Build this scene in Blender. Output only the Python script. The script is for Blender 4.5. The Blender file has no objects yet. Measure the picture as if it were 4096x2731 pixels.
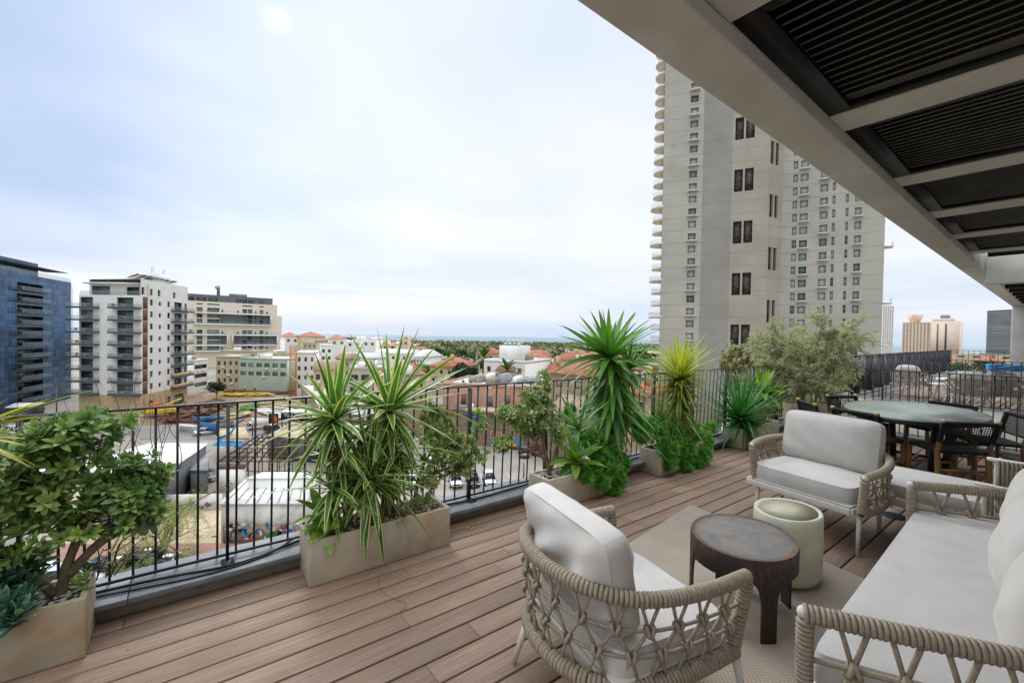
import bpy, math, random
import numpy as np
from mathutils import Vector, Matrix
R = math.radians
random.seed(7); rng = np.random.default_rng(11)
scene = bpy.context.scene
COL = scene.collection
PI = math.pi

# ---------------------------------------------------------------- camera
H = 1.62
F, YAW, PITCH, ROLL = 1740.075, R(53.0618), R(-.94928), R(.958739)
cy_, sy_ = math.cos(YAW), math.sin(YAW)
fw = np.array([cy_*math.cos(PITCH), sy_*math.cos(PITCH), math.sin(PITCH)])
r0 = np.array([sy_, -cy_, 0.]); u0 = np.cross(r0, fw)
rt = math.cos(ROLL)*r0 + math.sin(ROLL)*u0
up = -math.sin(ROLL)*r0 + math.cos(ROLL)*u0
cam = bpy.data.cameras.new('camera'); camo = bpy.data.objects.new('camera', cam); COL.objects.link(camo)
m = Matrix(((rt[0], up[0], -fw[0], 0), (rt[1], up[1], -fw[1], 0), (rt[2], up[2], -fw[2], H), (0, 0, 0, 1)))
camo.matrix_world = m
cam.sensor_width = 36; cam.sensor_fit = 'HORIZONTAL'; cam.lens = F/4096*36
cam.clip_start = .05; cam.clip_end = 60000
scene.camera = camo

def ray(x, y): return (x-2048)*rt - (y-1365.5)*up + F*fw
def pz(x, y, z=0.):
    d = ray(x, y); t = (z-H)/d[2]; return np.array([d[0]*t, d[1]*t, z])
def py_(x, y, v):
    d = ray(x, y); t = v/d[1]; return np.array([d[0]*t, v, H+d[2]*t])
def pw(x, y, w):                                  # point at axial distance w
    d = ray(x, y)/F*w; return np.array([d[0], d[1], d[2]+H])
def hor(x):                                       # horizon row at column x
    return 1365.5 + ((x-2048)*rt[2] + F*fw[2])/up[2]
def gxy(x, w):
    p = pw(x, hor(x), w); return p[:2]

# ---------------------------------------------------------------- world, sun, exposure
sund = ray(1106, 78); sund = sund/np.linalg.norm(sund)
SUN_EL = math.asin(sund[2]); SUN_AZ = math.atan2(sund[0], sund[1])
world = bpy.data.worlds.new("World"); scene.world = world; world.use_nodes = True
nt = world.node_tree; nt.nodes.clear()
def N(t, typ, **k):
    n = t.nodes.new(typ)
    for a, b in k.items():
        if a.startswith('i_'):
            key = a[2:]; key = int(key) if key.isdigit() else key.replace('_', ' ')
            n.inputs[key].default_value = b
        else: setattr(n, a, b)
    return n
L_ = lambda t, a, b: t.links.new(a, b)
def ramp(t, stops, interp='LINEAR'):
    n = t.nodes.new('ShaderNodeValToRGB'); cr = n.color_ramp; cr.interpolation = interp
    while len(cr.elements) < len(stops): cr.elements.new(.5)
    for e, (p, c) in zip(cr.elements, stops):
        e.position = p; e.color = (c[0], c[1], c[2], 1) if not isinstance(c, (int, float)) else (c, c, c, 1)
    return n
def hx(s):
    s = s.lstrip('#'); o = []
    for i in (0, 2, 4):
        c = int(s[i:i+2], 16)/255; o.append(c/12.92 if c <= .04045 else ((c+.055)/1.055)**2.4)
    return tuple(o)
def math_(t, op, a, b=None, c=None, clamp=False):
    n = t.nodes.new('ShaderNodeMath'); n.operation = op; n.use_clamp = clamp
    for i, v in enumerate((a, b, c)):
        if v is None: continue
        if isinstance(v, (int, float)): n.inputs[i].default_value = v
        else: L_(t, v, n.inputs[i])
    return n.outputs[0]
def mixc(t, fac, a, b, mode='MIX'):
    n = t.nodes.new('ShaderNodeMix'); n.data_type = 'RGBA'; n.blend_type = mode; n.clamp_result = False
    for k, v in ((0, fac), (6, a), (7, b)):
        if isinstance(v, (int, float)): n.inputs[k].default_value = v
        elif isinstance(v, tuple): n.inputs[k].default_value = (*v[:3], 1)
        else: L_(t, v, n.inputs[k])
    return n.outputs[2]
tc = N(nt, 'ShaderNodeTexCoord'); sep = N(nt, 'ShaderNodeSeparateXYZ'); L_(nt, tc.outputs['Generated'], sep.inputs[0])
zc = math_(nt, 'MAXIMUM', sep.outputs[2], 0.0)
den = math_(nt, 'ADD', zc, .22)
cb = N(nt, 'ShaderNodeCombineXYZ')
L_(nt, math_(nt, 'DIVIDE', sep.outputs[0], den), cb.inputs[0]); L_(nt, math_(nt, 'DIVIDE', sep.outputs[1], den), cb.inputs[1])
n1 = N(nt, 'ShaderNodeTexNoise', i_Scale=.5, i_Detail=4, i_Roughness=.45, i_Distortion=.3); L_(nt, cb.outputs[0], n1.inputs['Vector'])
n2 = N(nt, 'ShaderNodeTexNoise', i_Scale=1.6, i_Detail=7, i_Roughness=.5, i_Distortion=.4); L_(nt, cb.outputs[0], n2.inputs['Vector'])
cl = math_(nt, 'ADD', math_(nt, 'MULTIPLY', n1.outputs[0], .75), math_(nt, 'MULTIPLY', n2.outputs[0], .25))
# a bluer gap in the cloud far to the left (direction given in the world)
gd = ray(-300, 150); gd = gd/np.linalg.norm(gd)
dt = N(nt, 'ShaderNodeVectorMath', operation='DOT_PRODUCT'); L_(nt, tc.outputs['Generated'], dt.inputs[0]); dt.inputs[1].default_value = tuple(gd)
gap = math_(nt, 'MULTIPLY', math_(nt, 'POWER', math_(nt, 'MAXIMUM', dt.outputs['Value'], 0.), 5.0), .30)
cl2 = math_(nt, 'SUBTRACT', math_(nt, 'ADD', cl, .03), gap)
cr = ramp(nt, [(.06, hx('879bbd')), (.23, hx('a1b2cd')), (.38, hx('bfc9d9')), (.53, hx('d2d5db'))])
L_(nt, cl2, cr.inputs[0])
# streaky band near the horizon
st = N(nt, 'ShaderNodeCombineXYZ')
L_(nt, math_(nt, 'MULTIPLY', sep.outputs[0], 1.2), st.inputs[0]); L_(nt, math_(nt, 'MULTIPLY', sep.outputs[1], 1.2), st.inputs[1]); L_(nt, math_(nt, 'MULTIPLY', sep.outputs[2], 14.), st.inputs[2])
n3 = N(nt, 'ShaderNodeTexNoise', i_Scale=1.3, i_Detail=7, i_Roughness=.55, i_Distortion=.4); L_(nt, st.outputs[0], n3.inputs['Vector'])
cr3 = ramp(nt, [(.30, hx('a9b8ce')), (.46, hx('c0c8d6')), (.60, hx('d2d4da'))]); L_(nt, n3.outputs[0], cr3.inputs[0])
band = N(nt, 'ShaderNodeMapRange', interpolation_type='SMOOTHSTEP'); L_(nt, zc, band.inputs[0])
band.inputs[1].default_value = .05; band.inputs[2].default_value = .2; band.inputs[3].default_value = .75; band.inputs[4].default_value = 0.
col = mixc(nt, band.outputs[0], cr.outputs[0], cr3.outputs[0])
low = N(nt, 'ShaderNodeMapRange', interpolation_type='SMOOTHSTEP'); L_(nt, zc, low.inputs[0])
low.inputs[1].default_value = 0.; low.inputs[2].default_value = .055; low.inputs[3].default_value = .8; low.inputs[4].default_value = 0.
col = mixc(nt, low.outputs[0], col, hx('adbdd3'))
# brighter overhead, and round the veiled sun
zen = N(nt, 'ShaderNodeMapRange'); L_(nt, zc, zen.inputs[0]); zen.inputs[1].default_value = .62; zen.inputs[2].default_value = 1.; zen.inputs[3].default_value = 1.; zen.inputs[4].default_value = 3.6
ds = N(nt, 'ShaderNodeVectorMath', operation='DOT_PRODUCT'); L_(nt, tc.outputs['Generated'], ds.inputs[0]); ds.inputs[1].default_value = tuple(sund)
dmx = math_(nt, 'MAXIMUM', ds.outputs['Value'], 0.)
glow = math_(nt, 'ADD', math_(nt, 'MULTIPLY', math_(nt, 'POWER', dmx, 9000.), .35), math_(nt, 'MULTIPLY', math_(nt, 'POWER', dmx, 12.), .05))
nish = N(nt, 'ShaderNodeTexSky', sky_type='NISHITA', sun_disc=False); nish.sun_elevation = SUN_EL; nish.sun_rotation = SUN_AZ
bgn = N(nt, 'ShaderNodeBackground', i_Strength=.06); L_(nt, nish.outputs[0], bgn.inputs[0])
bgc = N(nt, 'ShaderNodeBackground'); L_(nt, col, bgc.inputs[0]); L_(nt, math_(nt, 'ADD', zen.outputs[0], glow), bgc.inputs[1])
mx = N(nt, 'ShaderNodeMixShader', i_0=.92); L_(nt, bgn.outputs[0], mx.inputs[1]); L_(nt, bgc.outputs[0], mx.inputs[2])
wo = N(nt, 'ShaderNodeOutputWorld'); L_(nt, mx.outputs[0], wo.inputs[0])
sl = bpy.data.lights.new('sun', 'SUN'); sl.energy = 1.0; sl.angle = R(16); sl.color = (1, .97, .92)
so = bpy.data.objects.new('sun', sl); COL.objects.link(so)
so.rotation_euler = Vector(tuple(sund)).to_track_quat('Z', 'Y').to_euler()
scene.view_settings.view_transform = 'Standard'; scene.view_settings.look = 'None'
scene.view_settings.exposure = .62; scene.view_settings.gamma = 1; scene.view_settings.use_curve_mapping = False
scene.cycles.max_bounces = 6; scene.cycles.diffuse_bounces = 3; scene.cycles.glossy_bounces = 3; scene.cycles.transparent_max_bounces = 12
scene.cycles.transmission_bounces = 3; scene.cycles.caustics_reflective = False; scene.cycles.caustics_refractive = False
scene.cycles.use_denoising = True

# ---------------------------------------------------------------- materials
M = {}
def mat(name, c1, c2=None, scale=6., rough=.75, bump=0., bscale=40., stretch=(1, 1, 1), lo=.35, hi=.65, metal=0., spec=.4, detail=6, c3=None, s3=2., l3=.55, h3=.7, bdist=.01, coat=0., emit=None):
    m = bpy.data.materials.new(name); m.use_nodes = True; t = m.node_tree; b = t.nodes['Principled BSDF']
    b.inputs['Roughness'].default_value = rough; b.inputs['Metallic'].default_value = metal; b.inputs['Specular IOR Level'].default_value = spec
    b.inputs['Coat Weight'].default_value = coat
    c1 = hx(c1) if isinstance(c1, str) else c1; c2 = hx(c2) if isinstance(c2, str) else c2
    tcn = N(t, 'ShaderNodeTexCoord'); mp = N(t, 'ShaderNodeMapping'); mp.inputs['Scale'].default_value = stretch
    L_(t, tcn.outputs['Object'], mp.inputs[0])
    out = None
    if c2:
        n = N(t, 'ShaderNodeTexNoise', i_Scale=scale, i_Detail=detail, i_Roughness=.6); L_(t, mp.outputs[0], n.inputs['Vector'])
        rr = ramp(t, [(lo, c1), (hi, c2)]); L_(t, n.outputs[0], rr.inputs[0]); out = rr.outputs[0]
        if c3:
            c3 = hx(c3) if isinstance(c3, str) else c3
            n = N(t, 'ShaderNodeTexNoise', i_Scale=s3, i_Detail=7, i_Roughness=.62, i_Distortion=.3); L_(t, mp.outputs[0], n.inputs['Vector'])
            rr = ramp(t, [(l3, 0.), (h3, 1.)]); L_(t, n.outputs[0], rr.inputs[0]); out = mixc(t, rr.outputs[0], out, c3)
        L_(t, out, b.inputs['Base Color'])
    else: b.inputs['Base Color'].default_value = (*c1, 1)
    if bump:
        n = N(t, 'ShaderNodeTexNoise', i_Scale=bscale, i_Detail=4); L_(t, mp.outputs[0], n.inputs['Vector'])
        bp = N(t, 'ShaderNodeBump', i_Strength=bump, i_Distance=bdist); L_(t, n.outputs[0], bp.inputs['Height']); L_(t, bp.outputs[0], b.inputs['Normal'])
    if emit:
        b.inputs['Emission Color'].default_value = (*emit[:3], 1); b.inputs['Emission Strength'].default_value = emit[3]
    m['out'] = 1; M[name] = m; return m
def attr_col(m, strength=1.0, fn=None):
    t = m.node_tree; b = t.nodes['Principled BSDF']
    a = N(t, 'ShaderNodeAttribute', attribute_name='lr'); s = N(t, 'ShaderNodeSeparateColor'); L_(t, a.outputs['Color'], s.inputs[0])
    return t, b, s
def leafmat(name, dark, light, edge=None, ew=.33, tip=None, rough=.45, trans=.25, back=None, mid=None):
    m = bpy.data.materials.new(name); m.use_nodes = True; t, b, s = attr_col(m)
    rr = ramp(t, [(0., hx(dark)), (1., hx(light))]); L_(t, s.outputs[0], rr.inputs[0]); c = rr.outputs[0]
    d = math_(t, 'ABSOLUTE', math_(t, 'SUBTRACT', s.outputs[1], .5))
    if mid:
        q = ramp(t, [(0., 1.), (.09, 0.)]); L_(t, d, q.inputs[0]); c = mixc(t, q.outputs[0], c, hx(mid))
    if edge:
        q = ramp(t, [(ew, 0.), (ew+.05, 1.)]); L_(t, d, q.inputs[0])
        c = mixc(t, q.outputs[0], c, hx(edge))
    if tip:
        q = ramp(t, [(.8, 0.), (1., 1.)]); L_(t, s.outputs[2], q.inputs[0]); c = mixc(t, math_(t, 'MULTIPLY', q.outputs[0], .8), c, hx(tip))
    if back:
        g = N(t, 'ShaderNodeNewGeometry'); c = mixc(t, g.outputs['Backfacing'], c, hx(back))
    L_(t, c, b.inputs['Base Color']); b.inputs['Roughness'].default_value = rough; b.inputs['Specular IOR Level'].default_value = .4
    tr = N(t, 'ShaderNodeBsdfTranslucent'); L_(t, mixc(t, 1., c, (1.5, 1.6, .7), 'MULTIPLY'), tr.inputs[0])
    ms = N(t, 'ShaderNodeMixShader', i_0=trans); L_(t, b.outputs[0], ms.inputs[1]); L_(t, tr.outputs[0], ms.inputs[2])
    L_(t, ms.outputs[0], t.nodes['Material Output'].inputs[0]); M[name] = m; return m
def glassmat(name, c, rough=.05, spec=.8, var=None, alpha=1.):
    m = bpy.data.materials.new(name); m.use_nodes = True; t = m.node_tree; b = t.nodes['Principled BSDF']
    b.inputs['Base Color'].default_value = (*hx(c), 1); b.inputs['Roughness'].default_value = rough; b.inputs['Specular IOR Level'].default_value = spec
    if var:
        o = N(t, 'ShaderNodeObjectInfo'); rr = ramp(t, [(0, hx(c)), (.55, hx(var[0])), (1, hx(var[1]))]); L_(t, o.outputs['Random'], rr.inputs[0]); L_(t, rr.outputs[0], b.inputs['Base Color'])
    if alpha < 1: b.inputs['Alpha'].default_value = alpha
    M[name] = m; return m

# ---------------------------------------------------------------- mesh helpers
class MB:
    def __init__(s): s.v = []; s.f = []; s.a = []; s.n = 0; s.mi = []
    def add(s, v, faces, att=None, mi=0):
        v = np.asarray(v, float).reshape(-1, 3)
        groups = {}
        if isinstance(faces, np.ndarray): groups = {faces.shape[1]: faces}
        else:
            for f in faces: groups.setdefault(len(f), []).append(f)
        for k, g in groups.items():
            s.f.append(np.asarray(g, int)+s.n); s.mi.append(mi)
        s.v.append(v)
        s.a.append(np.zeros((len(v), 3))+.5 if att is None else np.broadcast_to(np.asarray(att, float), (len(v), 3)))
        s.n += len(v); return s
    def box(s, c, d, rz=0., att=None, axes=None, mi=0):
        x, y, z = [k/2 for k in d]
        p = np.array([(-x,-y,-z),(x,-y,-z),(x,y,-z),(-x,y,-z),(-x,-y,z),(x,-y,z),(x,y,z),(-x,y,z)])
        if axes is not None: p = p@np.array(axes)
        elif rz: cs, sn = math.cos(rz), math.sin(rz); p = p@np.array([[cs, sn, 0], [-sn, cs, 0], [0, 0, 1]])
        return s.add(p+np.asarray(c), [(0,3,2,1),(4,5,6,7),(0,1,5,4),(1,2,6,5),(2,3,7,6),(3,0,4,7)], att, mi)
    def bar(s, a, b, w, h=None, upv=(0,0,1), att=None, mi=0):    # box section from a to b
        a = np.asarray(a, float); b = np.asarray(b, float); h = h or w; d = b-a; l = np.linalg.norm(d); d = d/l
        x = np.cross(d, upv); x = np.cross(d, (0,1,0)) if np.linalg.norm(x) < 1e-6 else x; x = x/np.linalg.norm(x); y = np.cross(x, d)
        return s.box((a+b)/2, (l, w, h), axes=[d, x, y], att=att, mi=mi)
    def prism(s, poly, z0, z1, att=None, mi=0):
        n = len(poly); v = [(p[0], p[1], z0) for p in poly]+[(p[0], p[1], z1) for p in poly]
        return s.add(v, [tuple(range(n-1, -1, -1)), tuple(range(n, 2*n))]+[(i, (i+1) % n, n+(i+1) % n, n+i) for i in range(n)], att, mi)
    def tube(s, pts, r, n=8, cap=True, att=None, mi=0):
        pts = np.asarray(pts, float); k = len(pts); r = np.broadcast_to(np.asarray(r, float), (k,))
        t = np.gradient(pts, axis=0); t /= np.linalg.norm(t, axis=1)[:, None]+1e-12
        ref = np.array([0, 0, 1.]) if abs(t[0][2]) < .9 else np.array([1., 0, 0]); x = np.cross(ref, t[0]); x /= np.linalg.norm(x)
        th = np.linspace(0, 2*PI, n, endpoint=False); V = []
        for i in range(k):
            x = x-t[i]*(x@t[i]); x /= np.linalg.norm(x)+1e-12; y = np.cross(t[i], x)
            V.append(pts[i]+r[i]*(np.cos(th)[:, None]*x+np.sin(th)[:, None]*y))
        V = np.concatenate(V); i = np.arange(k-1)[:, None]*n; j = np.arange(n)[None]; j2 = (j+1) % n
        f = np.stack([i+j, i+j2, i+n+j2, i+n+j], -1).reshape(-1, 4)
        s.add(V, f, att, mi)
        if cap:
            s.f.append((np.arange(n)[::-1][None]+s.n-k*n)); s.mi.append(mi); s.f.append((np.arange(n)[None]+s.n-n)); s.mi.append(mi)
        return s
    def lathe(s, prof, c=(0,0,0), n=24, sx=1., sy=1., rz=0., att=None, mi=0):
        th = np.linspace(0, 2*PI, n, endpoint=False); cs, sn = math.cos(rz), math.sin(rz); V = []
        for r, z in prof:
            x = r*sx*np.cos(th); y = r*sy*np.sin(th); V.append(np.stack([x*cs-y*sn, x*sn+y*cs, np.full(n, z)], 1))
        V = np.concatenate(V)+np.asarray(c); k = len(prof); i = np.arange(k-1)[:, None]*n; j = np.arange(n)[None]; j2 = (j+1) % n
        s.add(V, np.stack([i+j, i+j2, i+n+j2, i+n+j], -1).reshape(-1, 4), att, mi)
        s.f.append((np.arange(n)[::-1][None]+s.n-k*n)); s.mi.append(mi); s.f.append((np.arange(n)[None]+s.n-n)); s.mi.append(mi)
        return s
    def ball(s, c, r, n=10, m=6, sc=(1,1,1), att=None, mi=0):
        pr = [(max(1e-4, math.sin(PI*i/m)), -math.cos(PI*i/m)) for i in range(m+1)]
        b = MB().lathe(pr, n=n); v = np.concatenate(b.v)*np.asarray(sc)*r+np.asarray(c)
        s.f += [f+s.n for f in b.f]; s.mi += [mi]*len(b.f); s.v.append(v); s.a.append(np.zeros((len(v), 3))+.5 if att is None else np.broadcast_to(np.asarray(att, float), (len(v), 3))); s.n += len(v); return s
    def build(s, name, mt, parent=None, smooth=False, bevel=0., kind=None, seg=2, mats=None, sub=0):
        me = bpy.data.meshes.new(name); v = np.concatenate(s.v) if s.v else np.zeros((0, 3))
        if parent is not None:
            o = np.zeros(3); q = parent
            while q is not None: o += np.array(q.location); q = q.parent
            v = v-o
        me.vertices.add(len(v)); me.vertices.foreach_set('co', v.astype(np.float32).ravel())
        loops = np.concatenate([f.ravel() for f in s.f]); tot = np.concatenate([np.full(len(f), f.shape[1]) for f in s.f])
        me.loops.add(len(loops)); me.loops.foreach_set('vertex_index', loops.astype(np.int32))
        me.polygons.add(len(tot)); me.polygons.foreach_set('loop_start', np.concatenate([[0], np.cumsum(tot)[:-1]]).astype(np.int32))
        if mats:
            me.polygons.foreach_set('material_index', np.concatenate([np.full(len(f), i) for f, i in zip(s.f, s.mi)]).astype(np.int32))
        me.update(calc_edges=True)
        at = me.attributes.new('lr', 'FLOAT_COLOR', 'POINT'); a = np.concatenate(s.a)
        at.data.foreach_set('color', np.concatenate([a, np.ones((len(a), 1))], 1).astype(np.float32).ravel())
        if smooth: me.polygons.foreach_set('use_smooth', np.ones(len(tot), bool))
        for q in (mats or [mt]): me.materials.append(M[q] if isinstance(q, str) else q)
        me.validate()
        o = bpy.data.objects.new(name, me); COL.objects.link(o)
        if parent is not None: o.parent = parent
        if bevel:
            b = o.modifiers.new('b', 'BEVEL'); b.width = bevel; b.segments = seg; b.limit_method = 'ANGLE'
        if sub:
            q = o.modifiers.new('s', 'SUBSURF'); q.levels = sub; q.render_levels = sub
        if kind: o['kind'] = kind
        return o
def tag(o, label, cat, group=None):
    o['label'] = label; o['category'] = cat
    if group: o['group'] = group
    return o
def thing(name, label, cat, loc=(0, 0, 0), group=None):
    o = bpy.data.objects.new(name, None); COL.objects.link(o); o.location = tuple(float(q) for q in loc); o.empty_display_size = .1
    return tag(o, label, cat, group)
def dup(root, loc, rz=0., label=None, group=None, sc=None, cat=None):
    def cp(o, par):
        c = o.copy(); COL.objects.link(c); c.parent = par
        for ch in o.children: cp(ch, c)
        return c
    r = cp(root, None); r.location = tuple(float(q) for q in loc); r.rotation_euler = (0, 0, rz)
    if label: r['label'] = label
    if group: r['group'] = group
    if cat: r['category'] = cat
    if sc: r.scale = sc if isinstance(sc, tuple) else (sc,)*3
    return r
def unit(v): v = np.asarray(v, float); return v/(np.linalg.norm(v)+1e-12)
def bez(pts, n=24):                                     # smooth curve through the points (Catmull-Rom)
    P = np.asarray(pts, float); P = np.vstack([2*P[0]-P[1], P, 2*P[-1]-P[-2]]); o = []
    m = len(P)-3
    for i in range(m):
        k = max(2, int(n/m)); t = np.linspace(0, 1, k, endpoint=False)[:, None]
        a, b, c, d = P[i:i+4]
        o.append(.5*((2*b)+(-a+c)*t+(2*a-5*b+4*c-d)*t**2+(-a+3*b-3*c+d)*t**3))
    return np.vstack(o+[P[-2][None]])
def resample(P, step):
    P = np.asarray(P, float); d = np.r_[0, np.cumsum(np.linalg.norm(np.diff(P, axis=0), axis=1))]
    n = max(2, int(round(d[-1]/step))+1); s = np.linspace(0, d[-1], n)
    return np.stack([np.interp(s, d, P[:, i]) for i in range(3)], 1)
# ---------------------------------------------------------------- terrace materials
mat('concrete_beam', 'cfcdc7', 'c0bdb4', scale=3, rough=.9, bump=.35, bscale=90, c3='d6d5d0', s3=1.3, bdist=.004)
mat('plaster', '8f877a', '7b7467', scale=5, rough=.95, bump=.3, bscale=120, c3='6a655c', s3=7, l3=.6, h3=.75)
mat('stone_coping', '666a70', '7b7f83', scale=9, rough=.55, bump=.12, bscale=220, c3='979996', s3=4, l3=.58, h3=.8)
mat('black_metal', '101114', '17181c', scale=30, rough=.42, spec=.5)
mat('louvre_black', '0a0a0b', '101011', scale=30, rough=.5, spec=.35)
mat('louvre_lit_grey', '6b6a65', '575651', scale=6, rough=.45, spec=.5)  # slats paler than the black frame: light from below put into their colour
mat('steel_plate', '8a8b8c', rough=.5)
mat('rubber', '0c0c0d', rough=.6)
mat('planter_white', 'c9bfa9', 'b3a68c', scale=5, rough=.9, bump=.4, bscale=150, c3='a98f68', s3=4, l3=.6, h3=.8, bdist=.003)
mat('planter_stained', 'c0b296', 'a6a094', scale=4, rough=.9, bump=.4, bscale=150, c3='a98d68', s3=2.4, l3=.5, h3=.66, bdist=.003)
mat('soil', '3a2b20', '54402f', scale=30, rough=1., bump=.8, bscale=60)
mat('pebble', 'd8d4ca', 'a9a49a', scale=12, rough=.8)
mat('pot_ribbed', 'b9ad98', 'a49883', scale=7, rough=.9, bump=.8, bscale=60, stretch=(1, 1, .4))
mat('white_wall', 'c9c6bd', 'b8b5ab', scale=1.5, rough=.9, bump=.2)
mat('paving', 'c4c0b4', 'aaa599', scale=2, rough=.9)

# deck boards: grain along x, a tone of its own for each board
def wood_deck():
    m = bpy.data.materials.new('deck_wood'); m.use_nodes = True; t, b, s = attr_col(m)
    g = N(t, 'ShaderNodeTexCoord'); mp = N(t, 'ShaderNodeMapping'); mp.inputs['Scale'].default_value = (1.3, 60, 60); L_(t, g.outputs['Object'], mp.inputs[0])
    off = N(t, 'ShaderNodeCombineXYZ'); L_(t, math_(t, 'MULTIPLY', s.outputs[0], 37.), off.inputs[0]); L_(t, off.outputs[0], mp.inputs['Location'])
    n = N(t, 'ShaderNodeTexNoise', i_Scale=2.2, i_Detail=9, i_Roughness=.68, i_Distortion=.25); L_(t, mp.outputs[0], n.inputs['Vector'])
    rr = ramp(t, [(.25, hx('685546')), (.45, hx('826c5b')), (.58, hx('937c69')), (.78, hx('ae9883'))]); L_(t, n.outputs[0], rr.inputs[0])
    br = math_(t, 'ADD', .90, math_(t, 'MULTIPLY', s.outputs[0], .18))
    cb = N(t, 'ShaderNodeCombineColor'); [L_(t, br, cb.inputs[i]) for i in range(3)]
    c = mixc(t, 1., rr.outputs[0], cb.outputs[0], 'MULTIPLY')
    n2 = N(t, 'ShaderNodeTexNoise', i_Scale=1.4, i_Detail=5, i_Roughness=.6); L_(t, g.outputs['Object'], n2.inputs['Vector'])
    r2 = ramp(t, [(.45, 0.), (.75, .22)]); L_(t, n2.outputs[0], r2.inputs[0]); c = mixc(t, r2.outputs[0], c, hx('86695a'))
    L_(t, c, b.inputs['Base Color']); b.inputs['Roughness'].default_value = .62; b.inputs['Specular IOR Level'].default_value = .35
    mp2 = N(t, 'ShaderNodeMapping'); mp2.inputs['Scale'].default_value = (3, 260, 1); L_(t, g.outputs['Object'], mp2.inputs[0])
    nb = N(t, 'ShaderNodeTexNoise', i_Scale=1., i_Detail=3); L_(t, mp2.outputs[0], nb.inputs['Vector'])
    bp = N(t, 'ShaderNodeBump', i_Strength=.35, i_Distance=.003); L_(t, nb.outputs[0], bp.inputs['Height']); L_(t, bp.outputs[0], b.inputs['Normal'])
    M['deck_wood'] = m
wood_deck()

def deck_mesh(x0, x1, y0, y1, z, pitch=.148, gap=.014, yref=3.105, ls=(1.4, 2.2, 2.2, 2.2, 1.8)):
    b = MB(); k0 = math.floor((y0-yref)/pitch); y = yref+k0*pitch; row = 0
    while y < y1:
        row += 1; ya, yb = max(y+gap/2, y0), min(y+pitch-gap/2, y1)
        if yb-ya > .01:
            x = x0-random.random()*2.2
            while x < x1:
                l = random.choice(ls); xa, xb = max(x, x0), min(x+l-.003, x1); x += l
                if xb-xa > .03:
                    h = random.uniform(-.0012, .0012); b.box(((xa+xb)/2, (ya+yb)/2, z-.0125+h), (xb-xa, yb-ya, .025), att=(random.random(), .5, .5))
        y += pitch
    return b
deck_mesh(-3.2, 9.18, -2.0, 3.245, 0).build('deck_floor', 'deck_wood', bevel=.0015, kind='structure', seg=1)
MB().box((3.0, .7, -.09), (12.4, 5.5, .05)).build('deck_underlay', 'rubber', kind='structure')
# building below the terrace (its outer face under the kerb)
tag(MB().box((3.1, .55, -11.06), (12.9, 6., 21.8)).build('apartment_house', 'white_wall'), 'our own pale apartment house carrying the deck and its coping', 'building')

# kerb wall with stone coping and its drip hoses
t = thing('parapet_wall', 'low plastered kerb wall with dark grey stone coping under the front balustrade', 'wall', (3, 3.4, 0))
MB().box((3.1, 3.40, .035), (12.7, .31, .11)).build('plaster_base', 'plaster', t, bevel=.004)
b = MB(); x = -3.25
while x < 9.3:
    l = min(1.0, 9.35-x); b.box((x+l/2, 3.355, .105), (l-.004, .37, .032), att=(random.random(), .5, .5)); x += l
b.build('coping', 'stone_coping', t, bevel=.003)
b = MB()
b.tube(bez([(-1.2, 3.36, .14), (-.2, 3.3, .135), (.3, 3.24, .13), (.8, 3.36, .14), (1.6, 3.34, .14), (2.1, 3.30, .132), (3., 3.33, .14), (4.3, 3.3, .135), (5.5, 3.36, .135), (8.9, 3.36, .14)], 60), .0085, 6)
b.build('drip_hose', 'rubber', None, smooth=True); tag(bpy.data.objects['drip_hose'], 'black irrigation hose wandering along the stone coping below the railing', 'hose')
b = MB().tube(bez([(-.39, 3.27, .13), (.1, 3.205, .128), (.42, 3.25, .13), (.63, 3.36, .15)], 30), .006, 6)
tag(b.build('drip_hose', 'rubber', None, smooth=True), 'short black hose crossing the coping left of the stained planter', 'hose')

# balustrades
def balustrade(name, label, a, c, zt=1.15, z0=.12, pitch=.1045, post=.915, off=0., post_xy=(.05, .016), nrm=(0, 1), grp='black metal balustrades', plates=True, rb=.0075, start=None):
    a = np.array(a, float); c = np.array(c, float); L = np.linalg.norm(c-a); d = (c-a)/L; nr = np.array(nrm, float)
    t = thing(name, label, 'railing', (*a, z0), grp)
    P = lambda s, z, o=0: np.array([*(a+d*s+nr*o), z])
    MB().bar(P(0, zt-.006), P(L, zt-.006), .045, .012).build('top_rail', 'black_metal', t, bevel=.002, seg=1)
    MB().bar(P(0, z0+.028), P(L, z0+.028), .014, .014).build('bottom_rail', 'black_metal', t)
    n = int(L/pitch); k = 0; s = off if start is None else start; ps = []
    while s < L: ps.append(s); s += post
    for s in ps:
        q = MB().box(P(s, (zt+z0)/2-.01, -.02), (.05 if plates else .03, .016, zt-z0-.02), rz=math.atan2(nr[1], nr[0]))
        if plates: q.box(P(s, z0+.006, -.06), (.09, .07, .008), rz=math.atan2(nr[1], nr[0]))
        q.build('post', 'black_metal', t)
    made = 0; q = None; proto = None
    rest = MB()
    for i in range(n+1):
        s = i*pitch+.03
        if s > L or min(abs(s-p) for p in ps) < .03: continue
        p0 = P(s, z0, .05 if plates else 0.); p1 = P(s, zt-.01, .008 if plates else 0.)
        if made < 98:
            if proto is None:
                proto = MB().tube([p0, p1], rb, 6).build('baluster', 'black_metal', t); ref = p0
            else:
                o = proto.copy(); COL.objects.link(o); o.location = tuple(p0-ref); o.parent = t
            made += 1
        else: rest.tube([p0, p1], rb, 6)
    if rest.n: rest.build('baluster_row', 'black_metal', t, kind='stuff')
    return t
balustrade('balustrade', 'long black metal balustrade on the stone coping along the front of the planters', (-3.2, 3.37), (9.12, 3.37), start=.68)
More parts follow.
